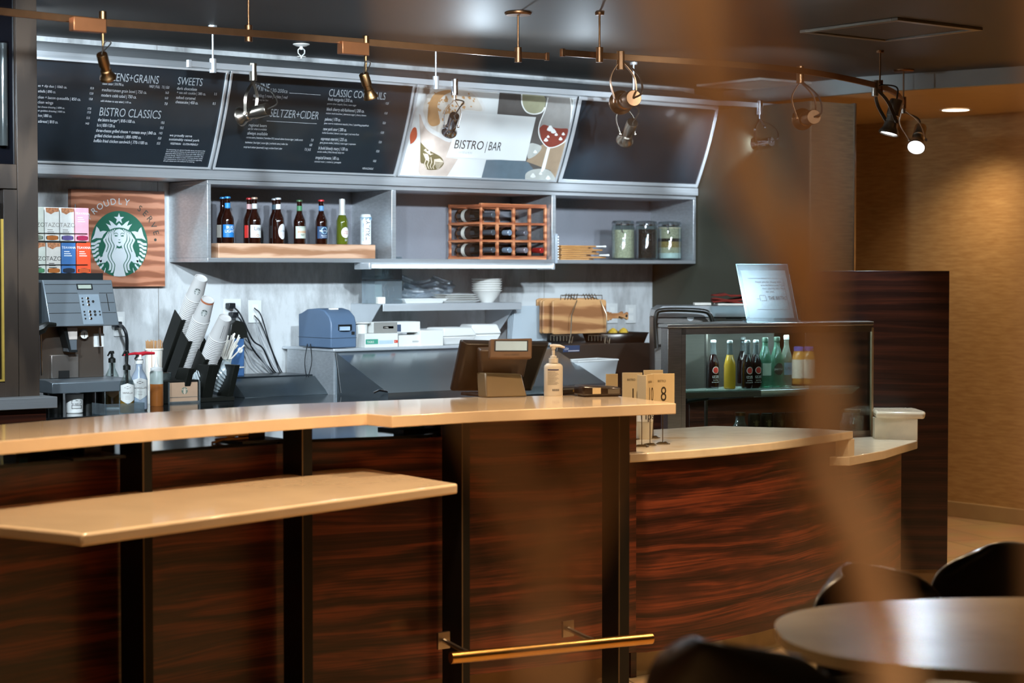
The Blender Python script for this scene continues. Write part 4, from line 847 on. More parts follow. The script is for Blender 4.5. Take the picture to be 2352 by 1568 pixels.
# ================================================================ back wall: small shelf and what stands on it
Yf = 8.31; sx0, sx1 = atY(880, 695, Yf).x, atY(1198, 698, Yf).x; sz1 = atY(1040, 696, Yf).z; sz0 = sz1-.038
t = thing('steel_shelf', 'small steel wall shelf with clear boxes, trays and bowls on it', 'shelf', ((sx0+sx1)/2, Yf, sz0))
b = MB(); b.box(sx0, sx1, Yf, 8.608, sz1-.004, sz1); b.box(sx0, sx1, Yf, Yf+.004, sz0, sz1-.004); b.build('plate', STEEL_W, t, bev=.001)
b = MB(); b.prism([(8.608, 0), (Yf+.02, 0), (8.5, -.17), (8.608, -.17)], 0, .004, lambda y, z, x: (sx0+x, y, sz1-.004+z)); b.build('bracket', STEEL_W, t)
b = MB(); b.prism([(8.608, 0), (Yf+.02, 0), (8.5, -.17), (8.608, -.17)], 0, .004, lambda y, z, x: (sx1-.02+x, y, sz1-.004+z)); b.build('bracket', STEEL_W, t)
zt_ = sz1
def onz(px, Y, z): p = atY(px, 600, Y); return Vector((p.x, Y, z))
# clear stacked boxes with picks
for i, (lb, fill) in enumerate((('lower clear plastic box of white and red wrapped picks on the small steel shelf', 'white'), ('upper clear plastic box of black picks on the small steel shelf', 'black'))):
    a = onz(868, 8.44, zt_+i*.125); t = thing('clear_box', lb, 'box', tuple(a), group='clear boxes on the small shelf')
    b = MB(); b.box(a.x-.06, a.x+.11, a.y-.06, a.y+.06, a.z+.001, a.z+.118); b.build('shell', pane('clear_box_m', '#dde6ea', .16, .08, .08), t, solid=.002)
    b = MB()
    for k in range(22):
        q = Vector((a.x+random.uniform(.0, .09), a.y+random.uniform(-.04, .04), a.z+random.uniform(.03, .09))); d = Vector((random.uniform(-.02, .02), random.uniform(-.01, .01), random.uniform(.01, .025))); b.tube([q-d, q+d], .0016, 5)
    b.build('picks', BLACKP if i else mat('red_white', '#b89a9a', .5), t)['kind'] = 'stuff'
    b = MB(); b.box(a.x-.05, a.x-.005, a.y-.045, a.y+.045, a.z+.02, a.z+.1); b.build('inner_carton', PAPER, t, bev=.002)
a = onz(838, 8.40, zt_); b = MB(); b.box(a.x-.03, a.x+.035, a.y-.04, a.y+.05, zt_, zt_+.035); 
b = MB(); b.box(sx0+.005, sx0+.05, 8.36, 8.46, zt_, zt_+.035); tag(b.build('small_carton', PAPER, None, .003), 'little white carton at the left end of the small steel shelf', 'box')
def tray(px0, px1, Y, z, label, h=.024, m=None, n=1):
    x0, x1 = XY(px0, Y), XY(px1, Y); b = MB(); xm = (x0+x1)/2
    P = [(x0, Y-.05), (x1, Y-.05), (x1, Y+.07), (x0, Y+.07)]; Q = [(x0+.03, Y-.03), (x1-.03, Y-.03), (x1-.03, Y+.05), (x0+.03, Y+.05)]
    b.add([(*p, z+h) for p in P]+[(*q, z) for q in Q]+[(p[0]+(xm-p[0])*.04, p[1]+(Y+.01-p[1])*.08, z+h) for p in P]+[(*q, z+.003) for q in Q],
          [(4, 7, 6, 5)]+[(i, (i+1) % 4, 4+(i+1) % 4, 4+i)[::-1] for i in range(4)]+[(i, (i+1) % 4, 8+(i+1) % 4, 8+i) for i in range(4)]+[(8+i, 8+(i+1) % 4, 12+(i+1) % 4, 12+i) for i in range(4)]+[(12, 13, 14, 15)])
    o = b.build('white_tray', m or WHITE, None, .0015); return tag(o, label, 'tray', 'white trays on the small shelf')
tray(915, 1018, 8.40, zt_+.0005, 'white rectangular tray at the front of the small steel shelf')
for k in range(4): tray(1005+2*k, 1092-3*k, 8.40, zt_+.0005+k*.011, ['lowest', 'second lowest', 'second highest', 'topmost'][k]+' of the nested white trays left of the bowls', .013)
p0 = onz(1118, 8.42, zt_)
for k in range(6):
    b = MB(); zz = zt_+k*.0125; r = .083
    b.lathe([(.028, 0), (.034, .0), (.062, .034), (.074, .056), (r, .0635), (r, .0665), (r-.008, .0665), (.056, .036), (.03, .004)], (p0.x, p0.y, zz), 32); o = b.build('white_bowl', mat('bowl_white', '#d2d0ca', .35, var=.02))
    tag(o, ['lowest', 'second', 'third', 'fourth', 'fifth', 'topmost'][k]+(' of the stacked white bowls' if k in (0, 5) else ' bowl from the bottom of the white stack'), 'bowl', 'stack of white bowls')
b = MB(); 
for q in range(3):
    P = smooth_path([(atY(925+q*35, 655, 8.5).x+.03*math.sin(i*1.7+q), 8.5+.012*math.sin(i*2.3+q), sz1+.03+.028*i) for i in range(6)], 4); b.tube(P, .004, 6)
# plastic wrap bag
a = onz(975, 8.52, zt_); b = MB(); n = 14; vs = []; fs = []
for j in range(n):
    for i in range(n):
        u, v = i/(n-1), j/(n-1); vs.append((a.x-.15+.34*u, a.y+.016*math.sin(u*17+v*9)+.01*math.sin(v*23), a.z+.003+v*.15*(1-.25*abs(math.sin(u*5)))))
for j in range(n-1):
    for i in range(n-1): q = j*n+i; fs.append((q, q+1, q+n+1, q+n))
b.add(vs, fs); tag(b.build('plastic_bag', pane('film', '#eaf0f4', .22, .12, .12), solid=.0015), 'crumpled clear plastic wrap leaning on the wall behind the white trays', 'bag')
# ================================================================ back counter equipment
def rc(px0, px1, py0, py1, Y):
    xm = (px0+px1)/2; return XY(px0, Y), XY(px1, Y), atY(xm, py1, Y).z, atY(xm, py0, Y).z
CT = 1.0
M_ = mat('machine_silver', '#8f9aa2', .36, .75, var=.05, vs=3); MD = mat('machine_dark', '#1b1e1f', .4, .2)
x0, x1, _, zT = rc(97, 251, 643, 749, 7.79); zM = atY(180, 749, 7.72).z; zt2 = atY(180, 871, 7.72).z; zt1 = atY(180, 902, 7.66).z
t = thing('espresso_machine', 'silver bean-to-cup coffee machine with a sloped button panel, at the left of the back counter', 'coffee machine', ((x0+x1)/2, 7.9, CT))
SIDE = lambda xa, xb, P: (lambda b: (b.prism(P, 0, xb-xa, lambda y, z, x: (xa+x, y, z)), b)[1])(MB())
b = SIDE(x0, x1+.012, [(7.79, zT), (7.72, zM), (8.2, zM), (8.2, zT)]); b.build('upper_housing', M_, t, bev=.004)
b = MB()
fpt = lambda u, v, o=0: ((x0+(x1+.012-x0)*u), 7.72+.07*v-o, zM+(zT-zM)*v)
def fq(u0, u1, v0, v1, o): return [fpt(u0, v0, o), fpt(u1, v0, o), fpt(u1, v1, o), fpt(u0, v1, o)]
for v in (.28, .5, .71, .9): b.poly(fq(0.02, .47 if v < .8 else .98, v, v+.012, .0006)); 
for v in (.28, .5, .71): b.poly(fq(.78, .98, v, v+.012, .0006))
b.poly(fq(.88, .892, .32, .7, .0008)); b.build('panel_grooves', INK, t, smooth=0)
b = MB(); b.poly(fq(.48, .77, .04, .69, .001)); KP = b.build('keypad', mat('keypad_steel', '#a4b4c0', .3, .6), t)
b = MB(); b.poly(fq(.47, .70, .79, .92, .001)); DB = b.build('display_bezel', MD, t); b = MB(); b.poly(fq(.49, .68, .815, .895, .0016)); b.build('display', mat('lcd', '#8d9488', .3), DB)
for i, (u, v, r, k) in enumerate([(.60, .60, .006, 0), (.60, .53, .006, 0), (.60, .46, .006, 0), (.52, .60, .004, 0), (.52, .53, .004, 1), (.52, .46, .004, 1), (.60, .31, .006, 0), (.60, .24, .006, 0), (.60, .16, .006, 0), (.52, .31, .004, 1), (.52, .24, .004, 1), (.52, .16, .004, 1), (.67, .53, .006, 1), (.67, .31, .006, 1), (.67, .24, .006, 1), (.74, .31, .004, 1), (.74, .24, .004, 1)]):
    b = MB(); b.lathe([(r, 0), (r, .003), (r*.7, .004)], fpt(u, v, .0), 12, (0, -1, .15)); b.build('button', INK if k else CHROME, KP)
b = MB(); b.box(x0-.03, x0+.003, 7.80, 8.2, zT-.19, zT-.01); b.build('side_panel', MD, t)
b = MB(); b.box(x0-.01, x1-.005, 7.84, 8.2, zt2, zM); b.build('body', mat('body_bronze_steel', '#8f8175', .28, .85, var=.05), t, bev=.002)
e0, e1, ez0, ez1 = rc(113, 176, 814, 868, 7.835); b = MB(); b.box(e0, e1, 7.822, 7.84, ez0, ez1); SD = b.build('service_door', mat('door_steel', '#9d948c', .35, .8), t, bev=.003)
e0, e1, ez0, ez1 = rc(133, 157, 851, 868, 7.82); b = MB(); b.box(e0, e1, 7.816, 7.823, ez0, ez1); b.build('door_slot', INK, SD)
e0, e1, ez0, ez1 = rc(148, 180, 752, 809, 7.77)
b = MB(); b.box(e0+.01, e1, 7.78, 7.84, (ez0+ez1)/2, ez1); b.build('spout_cover', mat('spout_pale', '#c2b6ac', .4), t, bev=.004)
b = MB(); b.prism([(e0-.006, ez1), (e0+.012, ez1), (e0+.03, ez0+.01), (e1-.004, ez0+.01), (e1-.004, ez0), (e0+.025, ez0)], 0, .06, lambda x, z, y: (x, 7.775+y, z)); b.build('spout', MD, t)
b = MB(); b.box(e0+.02, e1-.003, 7.785, 7.83, ez0+.003, (ez0+ez1)/2); b.build('spout_insert', M_, t)
g = atY(191, 768, 7.835); b = MB(); b.lathe([(.023, 0), (.023, .01), (.019, .011)], g, 28, (0, -1, 0)); GR = b.build('gauge_rim', CHROME, t); b = MB(); b.lathe([(.018, .0095), (.018, .0115)], g, 28, (0, -1, 0)); b.build('gauge_face', PAPER, GR); b = MB(); b.box(g.x-.001, g.x+.001, g.y-.0135, g.y-.012, g.z-.012, g.z+.008); b.build('gauge_needle', INK, GR)
e0, e1, ez0, ez1 = rc(215, 238, 766, 796, 7.835); b = MB(); b.box(e0, e1, 7.834, 7.84, ez0, ez1); b.build('paper_label', WHITE, t)
for px, yy0, yy1 in ((228, 752, 795), (93, 760, 862)): 
    p, q = atY(px, yy0, 7.77), atY(px+3, yy1, 7.77); b = MB(); b.cyl(p, q, .005); b.build('steam_wand', CHROME, t)
p = atY(103, 748, 7.72); b = MB(); b.tube([p+Vector((-.05, .02, -.03)), p+Vector((-.01, 0, -.01)), p+Vector((.012, 0, .006)), p+Vector((.05, 0, .004))], [.02, .022, .012, .008]); b.build('steam_knob', BLACKP, t)
b = SIDE(x0-.02, x1+.045, [(7.66, zt1), (7.66, zt1+.045), (7.72, zt2), (8.2, zt2), (8.2, zt1)]); b.build('drip_tray', M_, t, bev=.003)
for px in (132, 206): p = atY(px, 920, 7.78); b = MB(); b.cyl((p.x, 7.8, CT), (p.x, 7.8, zt1), .032); b.build('foot', BLACKP, t)
for px in (110, 230): p = atY(px, 920, 8.12); b = MB(); b.cyl((p.x, 8.12, CT), (p.x, 8.12, zt1), .02); b.build('foot', BLACKP, t)
# bean hopper / rack base on the machine
p = atY(170, 640, 7.9); b = MB(); b.prism([(x0, 7.83), (x1-.01, 7.83), (x1+.0, 7.9), (x1, 8.15), (x0, 8.15)], zT, zT+.03); b.build('top_lid', MD, t)
# tea sachet rack and packs
zr = zT+.03; Yt = 7.85
t = thing('sachet_rack', 'two-tier black wire rack of tea packs on top of the coffee machine', 'rack', (x0+.1, Yt, zr))
za = atY(150, 628, Yt).z; zb_ = atY(150, 551, Yt).z
b = MB()
for z in (za-.008, zb_-.012): b.box(x0-.06, x0+.235, Yt, Yt+.11, z, z+.007)
b.build('shelf_tray', BLACKP, t); b = MB()
for z in (za+.038, zb_+.028): b.tube([(x0-.06, Yt-.006, z), (x0+.236, Yt-.006, z), (x0+.236, Yt+.1, z)], .0016)
for x in (x0-.06, x0+.232): b.tube([(x, Yt+.1, zr), (x, Yt+.1, zb_+.16)], .003)
for x in (x0+.0, x0+.2): b.tube([(x, Yt+.05, zr), (x, Yt+.05, za)], .006)
b.build('wire_frame', BLACKP, t)
packs = [(-1, 1, '#b9bdb2', '#8f9a86', 'TAZO', 'white tea pack with a green base, cut off by the cabinet, upper tier', '#55554e'), (0, 1, '#c4c4be', '#c4702c', 'TAZO', 'white tea pack with an orange base, upper tier', '#77736c'), (1, 1, '#c2c2be', '#6a5c9c', 'TAZO', 'white tea pack with a purple base, upper tier', '#77736c'), (2, 1, '#cf8f9b', '#b02450', 'TEAVANA', 'pink tea pack, upper tier', '#dcc8cc'),
         (-1, 0, '#b9bdb2', '#58a06c', 'TAZO', 'white tea pack with a green base, cut off by the cabinet, lower tier', '#44443e'), (0, 0, '#bcb8b0', '#c8742c', 'TAZO', 'white tea pack with an orange base and brown sprig, lower tier', '#33332e'), (1, 0, '#3a6496', '#1c2c40', 'TEAVANA', 'blue tea pack, lower tier', '#dfe4e8'), (2, 0, '#c8482a', '#d85a28', 'TEAVANA', 'orange-red tea pack, lower tier', '#e8dfd8')]
px_u = [(104, 137), (139.5, 171.5), (174, 205)]; px_l = [(107, 140), (142, 174.5), (177, 209)]
for col, row, bc, ac, word, lb, ink in packs:
    a, c2 = (px_u if row else px_l)[max(col, 0)]
    if col < 0: a, c2 = a-35, c2-35
    x_0, x_1 = XY(a, Yt), XY(c2, Yt); zz = zb_-.005 if row else za-.001; hh = (atY(150, 474, Yt).z-zb_) if row else (atY(150, 556, Yt).z-za)
    t = thing('tea_pack', lb, 'tea pack', (x_0, Yt, zz), group='tea packs in the wire rack')
    b = MB(); b.box(x_0, x_1, Yt, Yt+.085, zz, zz+hh); b.build('carton', mat('pack_'+bc[1:], bc, .4, var=.08, vs=25), t, bev=.002)
    b = MB(); m_ = (x_0+x_1)/2; w = (x_1-x_0)*.42; ny = Yt-.001
    b.prism([(m_+w*(1.0 if abs(math.cos(q)) > .5 else .9)*max(-1, min(1, 1.25*math.cos(q))), zz+.014+.011*math.sin(q)) for q in [i*math.pi/8 for i in range(16)]], 0, .0012, lambda x, z, y: (x, ny+y-.0005, z)); b.build('opening', INK, t)
    b = MB()
    for k in range(3): b.box(m_-w*.88, m_+w*.88, Yt-.0035, Yt-.0015, zz+.006+k*.0062, zz+.0098+k*.0062)
    b.build('sachets', mat('sach_'+ac[1:], ac, .5), t)['kind'] = 'stuff'
    b = MB(); sz = .026 if word == 'TAZO' else .0145; gw = glyphs(word)[2]*sz; zz2 = zz+hh*(.42 if word == 'TAZO' else .8)
    b.flat(word, (m_-gw/2, Yt-.0008, zz2), (1, 0, 0), (0, 0, 1), sz)
    for k in range(3): b.box(m_-w*.8, m_+w*(.1+.2*k), Yt-.0008, Yt-.0004, zz2-.014-.009*k, zz2-.011-.009*k)
    b.build('lettering', mat('ink_'+ink[1:], ink, .5), t)
    if word == 'TAZO' and not (col == -1 and row):
        b = MB(); q = [(x_1-.002, zz+hh-.002), (x_0+.004, zz+hh-.002), (x_0+.006, zz+hh-.02), (m_-.005, zz+hh-.03), (m_+.012, zz+hh-.02), (x_1-.002, zz+hh-.018)]
        b.poly([(x, Yt-.0008, z) for x, z in q]); b.build('printed_sprig', mat('sprig', '#a06a48' if row else '#6c5c4c', .6, var=.5, vs=120), t)
# containers under / beside the machine
def lath(name, label, cat, c, prof, m, group=None, n=28, parts=()):
    t = thing(name, label, cat, tuple(c), group=group); b = MB(); b.lathe(prof, c, n); b.build('body', m, t); return t
p = atZ(171, 948, CT); t = lath('white_tub', 'white tub with printed label under the coffee machine', 'tub', p, [(.033, 0), (.036, .003), (.038, .07), (.034, .071)], WHITE)
b = MB(); b.lathe([(.039, .062), (.039, .082), (.036, .083)], p, 28); b.build('lid', WHITE, t)
b = MB(); 
for z in (.02, .04): 
    for (u0, u1, v0, v1) in ((-.022, .022, 0, .002), (-.022, .022, .014, .016), (-.022, -.02, 0, .016), (.02, .022, 0, .016)):
        a0 = R(-100); vs = [(p.x+.0385*math.cos(a0+u/.038), p.y+.0385*math.sin(a0+u/.038), p.z+z+v) for v in (v0, v1) for u in (u0, (u0+u1)/2, u1)]; b.add(vs, [(0, 1, 4, 3), (1, 2, 5, 4)])
b.build('label_frame', INK, t)
def syrup(px, py, label, liq, word, h=.19, w=.032, pump=True, lab='#cfcfca', ph=.07, glass=True):
    p = atZ(px, py, CT+.004); t = thing('syrup_bottle', label, 'bottle', tuple(p), group='flavour pump bottles')
    b = MB(); b.lathe([(w*.92, 0), (w, .004), (w, h*.66), (w*.85, h*.74), (w*.42, h*.88), (w*.40, h)], p, 28); b.build('glass', GLASS if glass else liq, t)
    if glass: b = MB(); b.lathe([(w*.93, .004), (w*.93, h*.36)], p, 24); b.build('liquid', liq, t)
    f0 = R(-112); b = MB(); n = 12; vs = []
    for i in range(n+1): u = 2*i/n-1; a = f0+u*1.0; vs += [(p.x+(w+.001)*math.cos(a), p.y+(w+.001)*math.sin(a), p.z+h*.26+h*.1*abs(u)-h*.04), (p.x+(w+.001)*math.cos(a), p.y+(w+.001)*math.sin(a), p.z+h*.70-h*.05*abs(u))]
    b.add(vs, [(2*i, 2*i+2, 2*i+3, 2*i+1) for i in range(n)]); b.build('label', mat('lab_'+lab[1:], lab, .5), t)
    b = MB(); b.cyltext(word, .0115, w+.002, p.z+h*.46, f0, 1, (p.x, p.y)); 
    for k in range(3): a = f0; b.cyltext('--------', .008, w+.002, p.z+h*(.40-.035*k), f0, 1, (p.x, p.y))
    d = .014
    def dm(u, z): a = f0+u/w; return (p.x+(w+.002)*math.cos(a), p.y+(w+.002)*math.sin(a), p.z+z)
    b.add([dm(-d, h*.6), dm(0, h*.57), dm(d, h*.6), dm(0, h*.635)], [(0, 1, 2, 3)]); b.build('lettering', mat('ink_brown', '#3a2416', .6), t)
    b = MB(); b.lathe([(w*.5, h), (w*.5, h+.018), (w*.3, h+.022), (.006, h+.025), (.006, h+ph), (.011, h+ph), (.009, h+ph+.012)], p, 20)
    q = p+Vector((0, 0, h+ph+.005)); b.tube([q, q+Vector((-.02, -.02, .002)), q+Vector((-.035, -.03, -.012))], [.006, .005, .0035]); b.cyl(p+Vector((0, 0, .03)), p+Vector((0, 0, h)), .006); b.build('pump', BLACKP, t); return t, p
VAN = mat('vanilla_syrup', '#a8782a', .15); CHO = mat('choc_syrup', '#2c1710', .2)
syrup(258, 936, 'clear pump bottle of brown syrup close beside the coffee machine', VAN, 'VANILLA', lab='#b89468', ph=.04, h=.2)
t, p = syrup(320, 940, 'tall white-capped chocolate sauce bottle with a red lever pump', mat('choc_bottle', '#8e9aa8', .25), 'CHOCOLATE', h=.2, glass=False, w=.036, ph=.03)
q = p+Vector((0, 0, .24)); b = MB(); b.tube([q+Vector((-.075, 0, .0)), q+Vector((-.02, 0, .006)), q, q+Vector((.03, -.0, .006)), q+Vector((.075, 0, .004))], [.004, .006, .011, .008, .006]); b.cyl(q, q+Vector((0, 0, -.03)), .012); b.build('red_lever', mat('red_plastic', '#a8202c', .35), t)
b = MB(); b.lathe([(.018, .2), (.02, .212), (.013, .225), (.012, .24)], p, 20); b.build('white_collar', WHITE, t)
syrup(292, 949, 'clear pump bottle labelled VANILLA in front, standing in the acrylic tray', VAN, 'VANILLA', h=.185)
a = atZ(278, 952, CT); t = thing('acrylic_tray', 'clear acrylic tray holding the vanilla pump bottle', 'tray', tuple(a))
b = MB(); b.box(a.x-.09, a.x+.09, a.y-.04, a.y+.09, CT, CT+.004)
for (xx0, xx1, yy0, yy1) in ((-.09, .09, -.04, -.037), (-.09, -.087, -.04, .09), (.087, .09, -.04, .09)): b.box(a.x+xx0, a.x+xx1, a.y+yy0, a.y+yy1, CT, CT+.05)
b.build('shell', ACRYL, t)
# squeeze bottle
p = atZ(360, 932, CT); t = thing('squeeze_bottle', 'clear squeeze bottle of caramel sauce with a pointed nozzle', 'bottle', tuple(p))
b = MB(); b.lathe([(.028, 0), (.03, .003), (.03, .1)], p, 28); b.build('sauce', mat('caramel', '#a4602c', .3), t)
b = MB(); b.lathe([(.0302, .1), (.0302, .152), (.026, .16)], p, 28); b.build('bottle_wall', mat('frosted', '#a9b4ae', .35), t)
b = MB(); b.lathe([(.027, .158), (.027, .172), (.012, .178), (.006, .192), (.003, .222)], p, 24); b.build('nozzle', WHITE, t)
# stirrer cup
p = atZ(354, 926, CT+.0); p.z = CT; t = thing('stirrer_cup', 'white paper cup holding wooden coffee stirrers', 'cup', tuple(p))
zz = atY(354, 822, p.y).z; b = MB(); b.lathe([(.03, 0), (.041, zz-CT+.035), (.044, zz-CT+.037), (.044, zz-CT+.045), (.04, zz-CT+.045), (.028, .01)], p, 28); b.build('cup', PAPER, t)
b = MB()
for k in range(46): a = random.uniform(0, 6.28); r = random.uniform(0, .034); q = p+Vector((r*math.cos(a), r*math.sin(a), .06)); b.tube([q, q+Vector((.01*math.cos(a), .01*math.sin(a), zz-CT-.06+.08+random.uniform(-.004, .006)))], .0016, 4)
b.build('wooden_stirrers', mat('stirrer_wood', '#b98a5c', .6), t)['kind'] = 'stuff'
# dark plastic cup and napkin box
p = atZ(374, 924, CT); p.z = CT; lath('clear_tumbler', 'smoky clear plastic tumbler behind the caramel bottle', 'tumbler', p, [(.03, 0), (.04, .135), (.043, .137), (.039, .135), (.028, .005)], pane('smoke_plastic', '#8c9894', .15, .05, .15))
a = atZ(415, 926, CT); t = thing('napkin_box', 'black napkin holder with a kraft panel and small round emblem', 'napkin holder', tuple(a))
X0_, X1_, Z0_, Z1_ = rc(385, 452, 876, 926, a.y); b = MB(); b.box(X0_-.06, X1_+.012, a.y+.004, a.y+.16, CT, Z1_+.006); b.build('holder', BLACKP, t, bev=.003)
b = MB(); b.box(X0_+.006, X1_, a.y-.003, a.y+.004, CT+.006, Z1_-.004); b.build('kraft_panel', mat('kraft', '#a98a70', .7), t, bev=.001)
b = MB(); b.box(X0_+.006, X1_, a.y-.006, a.y-.003, CT+.028, CT+.03); b.box(X0_-.004, X1_+.01, a.y-.01, a.y-.006, CT, CT+.01); b.box(X0_-.004, X0_+.002, a.y-.01, a.y-.004, CT, Z1_); b.box(X1_+.004, X1_+.01, a.y-.01, a.y-.004, CT, Z1_); b.build('clear_front', ACRYL, t)
G, Wt = MB(), MB(); ec2 = Vector(((X0_+X1_)/2+.006, a.y-.004, (CT+Z1_)/2+.008)); emblem(G, Wt, lambda u, v, l: (ec2.x+u*.016, a.y-.0045-.0005*l, ec2.z+v*.016), False); G.build('emblem_disc', mat('emblem_grey', '#5d6a5c', .6), t, smooth=0); Wt.build('emblem_figure', mat('emblem_tan', '#c2ae98', .6), t, smooth=0)
# cup dispenser: three leaning stacks of inverted cups
TL = R(36); AX = Vector((0, -math.sin(TL), math.cos(TL))); NR = Vector((0, -math.cos(TL), -math.sin(TL)))
CUPW = mat('paper_cup_white', '#b4b1ae', .55, var=.02)
LB = [('tallest', 'left'), ('middle', 'middle'), ('shortest', 'right')]
t = thing('cup_dispenser', 'black slanted three-slot dispenser for paper cups', 'dispenser', (XY(430, 8.2), 8.2, CT))
tops = [(462, 638, 8.06, 30), (478, 687, 8.0, 28), (517, 729, 7.93, 26)]
cupt = []
for (px, py, Y, n) in tops: cupt.append(atY(px, py, Y))
for k, T in enumerate(cupt):
    bt_ = T-AX*.40
    for s in (-1, 1):
        b = MB(); e = .046; q0, q1 = T-AX*.22+Vector((s*e, 0, 0)), bt_+Vector((s*e, 0, 0)); q1 = q0-AX*((q0.z-CT)/AX.z) if q0.z-CT < .5 else q1
        w1, w2 = NR*.03, NR*-.05
        vs = [q+w+Vector((dx, 0, 0)) for q in (q1, q0) for w in (w2, w1) for dx in (-.002, .002)]
        b.add(vs, [(0, 2, 3, 1), (4, 5, 7, 6), (0, 1, 5, 4), (2, 6, 7, 3), (0, 4, 6, 2), (1, 3, 7, 5)]); b.build('side_plate', BLACKP, t, bev=.001)
        b = MB(); vs = [q+NR*o_+Vector((s*dx, 0, 0)) for q in (q1, q0) for o_ in (.03, .034) for dx in (0, -.032)]
        b.add(vs, [(0, 2, 3, 1), (4, 5, 7, 6), (0, 1, 5, 4), (2, 6, 7, 3), (0, 4, 6, 2), (1, 3, 7, 5)]); b.build('front_lip', BLACKP, t, bev=.001)
b = MB(); b.box(cupt[0].x-.06, cupt[2].x+.06, 8.16, 8.45, CT, CT+.012); b.build('base', BLACKP, t, bev=.003)
for k, (T, (px, py, Y, n)) in enumerate(zip(cupt, tops)):
    for i in range(n):
        c = T-AX*(.118+(.0095*i))                # rim position of the i-th cup; the base of the top cup is at T
        t = thing('paper_cup', (f'outermost white paper cup on the {LB[k][0]} leaning stack, its base facing out' if i == 0 else f'white paper cup nested {"just below" if i == 1 else str(i)+" places below"} the outermost one in the {LB[k][0]} leaning stack ({LB[k][1]})'), 'paper cup', tuple(c), group='paper cups nested in three leaning stacks')
        b = MB(); H = .118
        if i == 0:
            b.lathe([(.041, 0), (.0435, .001), (.0435, .005), (.041, .006), (.030, H-.004), (.0305, H), (.028, H), (.0275, H-.006), (.001, H-.006)], c, 32, AX, caps=False); b.build('cup_wall', CUPW, t)
            f = c+AX*(H*.52); rr = .0357; cr = R(-118)
            U = Vector((1, 0, 0)); V2 = AX.cross(U)
            def onc(u, v, l, c=c, rr=rr): a = cr+u*.42; hh = H*.52+v*.017; r = .041-.011*hh/H+.0010+.0007*l; return c+AX*hh+(U*math.cos(a)-V2*-1*math.sin(a)*1)*r
            if k < 2: G, Wt = MB(), MB(); emblem(G, Wt, onc); G.build('emblem_disc', mat('emblem_dark', '#3c4440', .6), t, smooth=0); Wt.build('emblem_figure', mat('emblem_pale', '#b9bab6', .6), t, smooth=0)
            else:
                b = MB()
                for s_, w_ in ((-.5, 1), (.15, .6)):
                    vs = []
                    for q in range(9): a = cr+.3+s_*.35; hh = H*(.2+.6*q/8); r = .041-.011*hh/H+.0007; vs += [c+AX*hh+(U*math.cos(a)+V2*math.sin(a))*r, c+AX*hh+(U*math.cos(a+.05*w_)+V2*math.sin(a+.05*w_))*r]
                    b.add(vs, [(2*q, 2*q+1, 2*q+3, 2*q+2) for q in range(8)])
                b.build('printed_text', mat('ink_55504c', '#55504c', .6), t)
            if k == 1: b = MB(); b.lathe([(.0312, H-.012), (.0308, H-.003)], c, 32, AX, caps=False); b.build('brown_band', mat('ink_a05c3c', '#a05c3c', .5), t)
        else: b.lathe([(.040, 0), (.0432, .0008), (.0432, .0045), (.0400, .006), (.0395, .0105)], c, 24, AX, caps=False); b.build('cup_wall', CUPW, t)
# lid dispenser and lids
t = thing('lid_dispenser', 'black two-slot slanted lid holder right of the cup stacks', 'dispenser', (XY(500, 8.1), 8.15, CT))
for j, (pa, pb) in enumerate(((440, 497), (497, 556))):
    for i, px in enumerate((pa+6, pb-5)):
        q0 = atY(px-12, 838 if px > 480 else 846, 7.98); q1 = atY(px-30, 920, 8.06); q1.z = CT+.004; w = Vector((.03, 0, 0)); d = Vector((0, .10, .0))
        b = MB(); vs = [q+a+e for q in (q1, q0) for a in (Vector(), w) for e in (Vector(), d)]
        b.add(vs, [(0, 2, 3, 1), (4, 5, 7, 6), (0, 1, 5, 4), (2, 6, 7, 3), (0, 4, 6, 2), (1, 3, 7, 5)]); b.build('arm', BLACKP, t, bev=.002)
b = MB(); q0, q1 = XY(425, 8.04), XY(535, 8.04); b.box(q0, q1, 8.03, 8.3, CT, CT+.02); b.build('base', BLACKP, t, bev=.002)
LIDM = pane('clear_lid', '#cdd6d8', .16, .15, .5)
for j, (px, py) in enumerate(((470, 862), (520, 848))):
    T = atY(px, py, 8.09)
    for i in range(7):
        c = T-Vector((-.0, -.006, .0))*0-AX*0+Vector((-.005*i, .012*i, -.012*i)); b = MB(); b.lathe([(.045, 0), (.046, .004), (.036, .012), (.034, .018), (.0, .02)], c, 28, Vector((.35, -.75, .5)), caps=False)
        tag(b.build('cup_lid', LIDM), (f'frontmost clear plastic lid in the {["left","right"][j]} slot of the black lid holder' if i == 0 else f'clear plastic lid {i} behind the frontmost in the {["left","right"][j]} slot of the lid holder'), 'lid', 'clear lids in the slanted holder')
# wrapped straws
p = atY(512, 835, 8.2); p.z = CT; t = thing('straw_cup', 'clear cup bursting with white wrapped straws behind the lid holder', 'cup', tuple(p))
b = MB(); b.lathe([(.03, 0), (.04, .19), (.042, .19), (.038, .185)], p, 24, caps=False); b.build('cup', ACRYL, t); b = MB()
for k in range(26): a = random.uniform(-.2, 1); q = p+Vector((random.uniform(-.02, .02), random.uniform(-.02, .02), .05)); b.tube([q, q+Vector((.03*a, 0, .14)), q+Vector((.09*a, random.uniform(-.03, .03), .22+random.uniform(-.02, .045)))], .0042, 5)
b.build('wrapped_straws', PAPER, t)['kind'] = 'stuff'
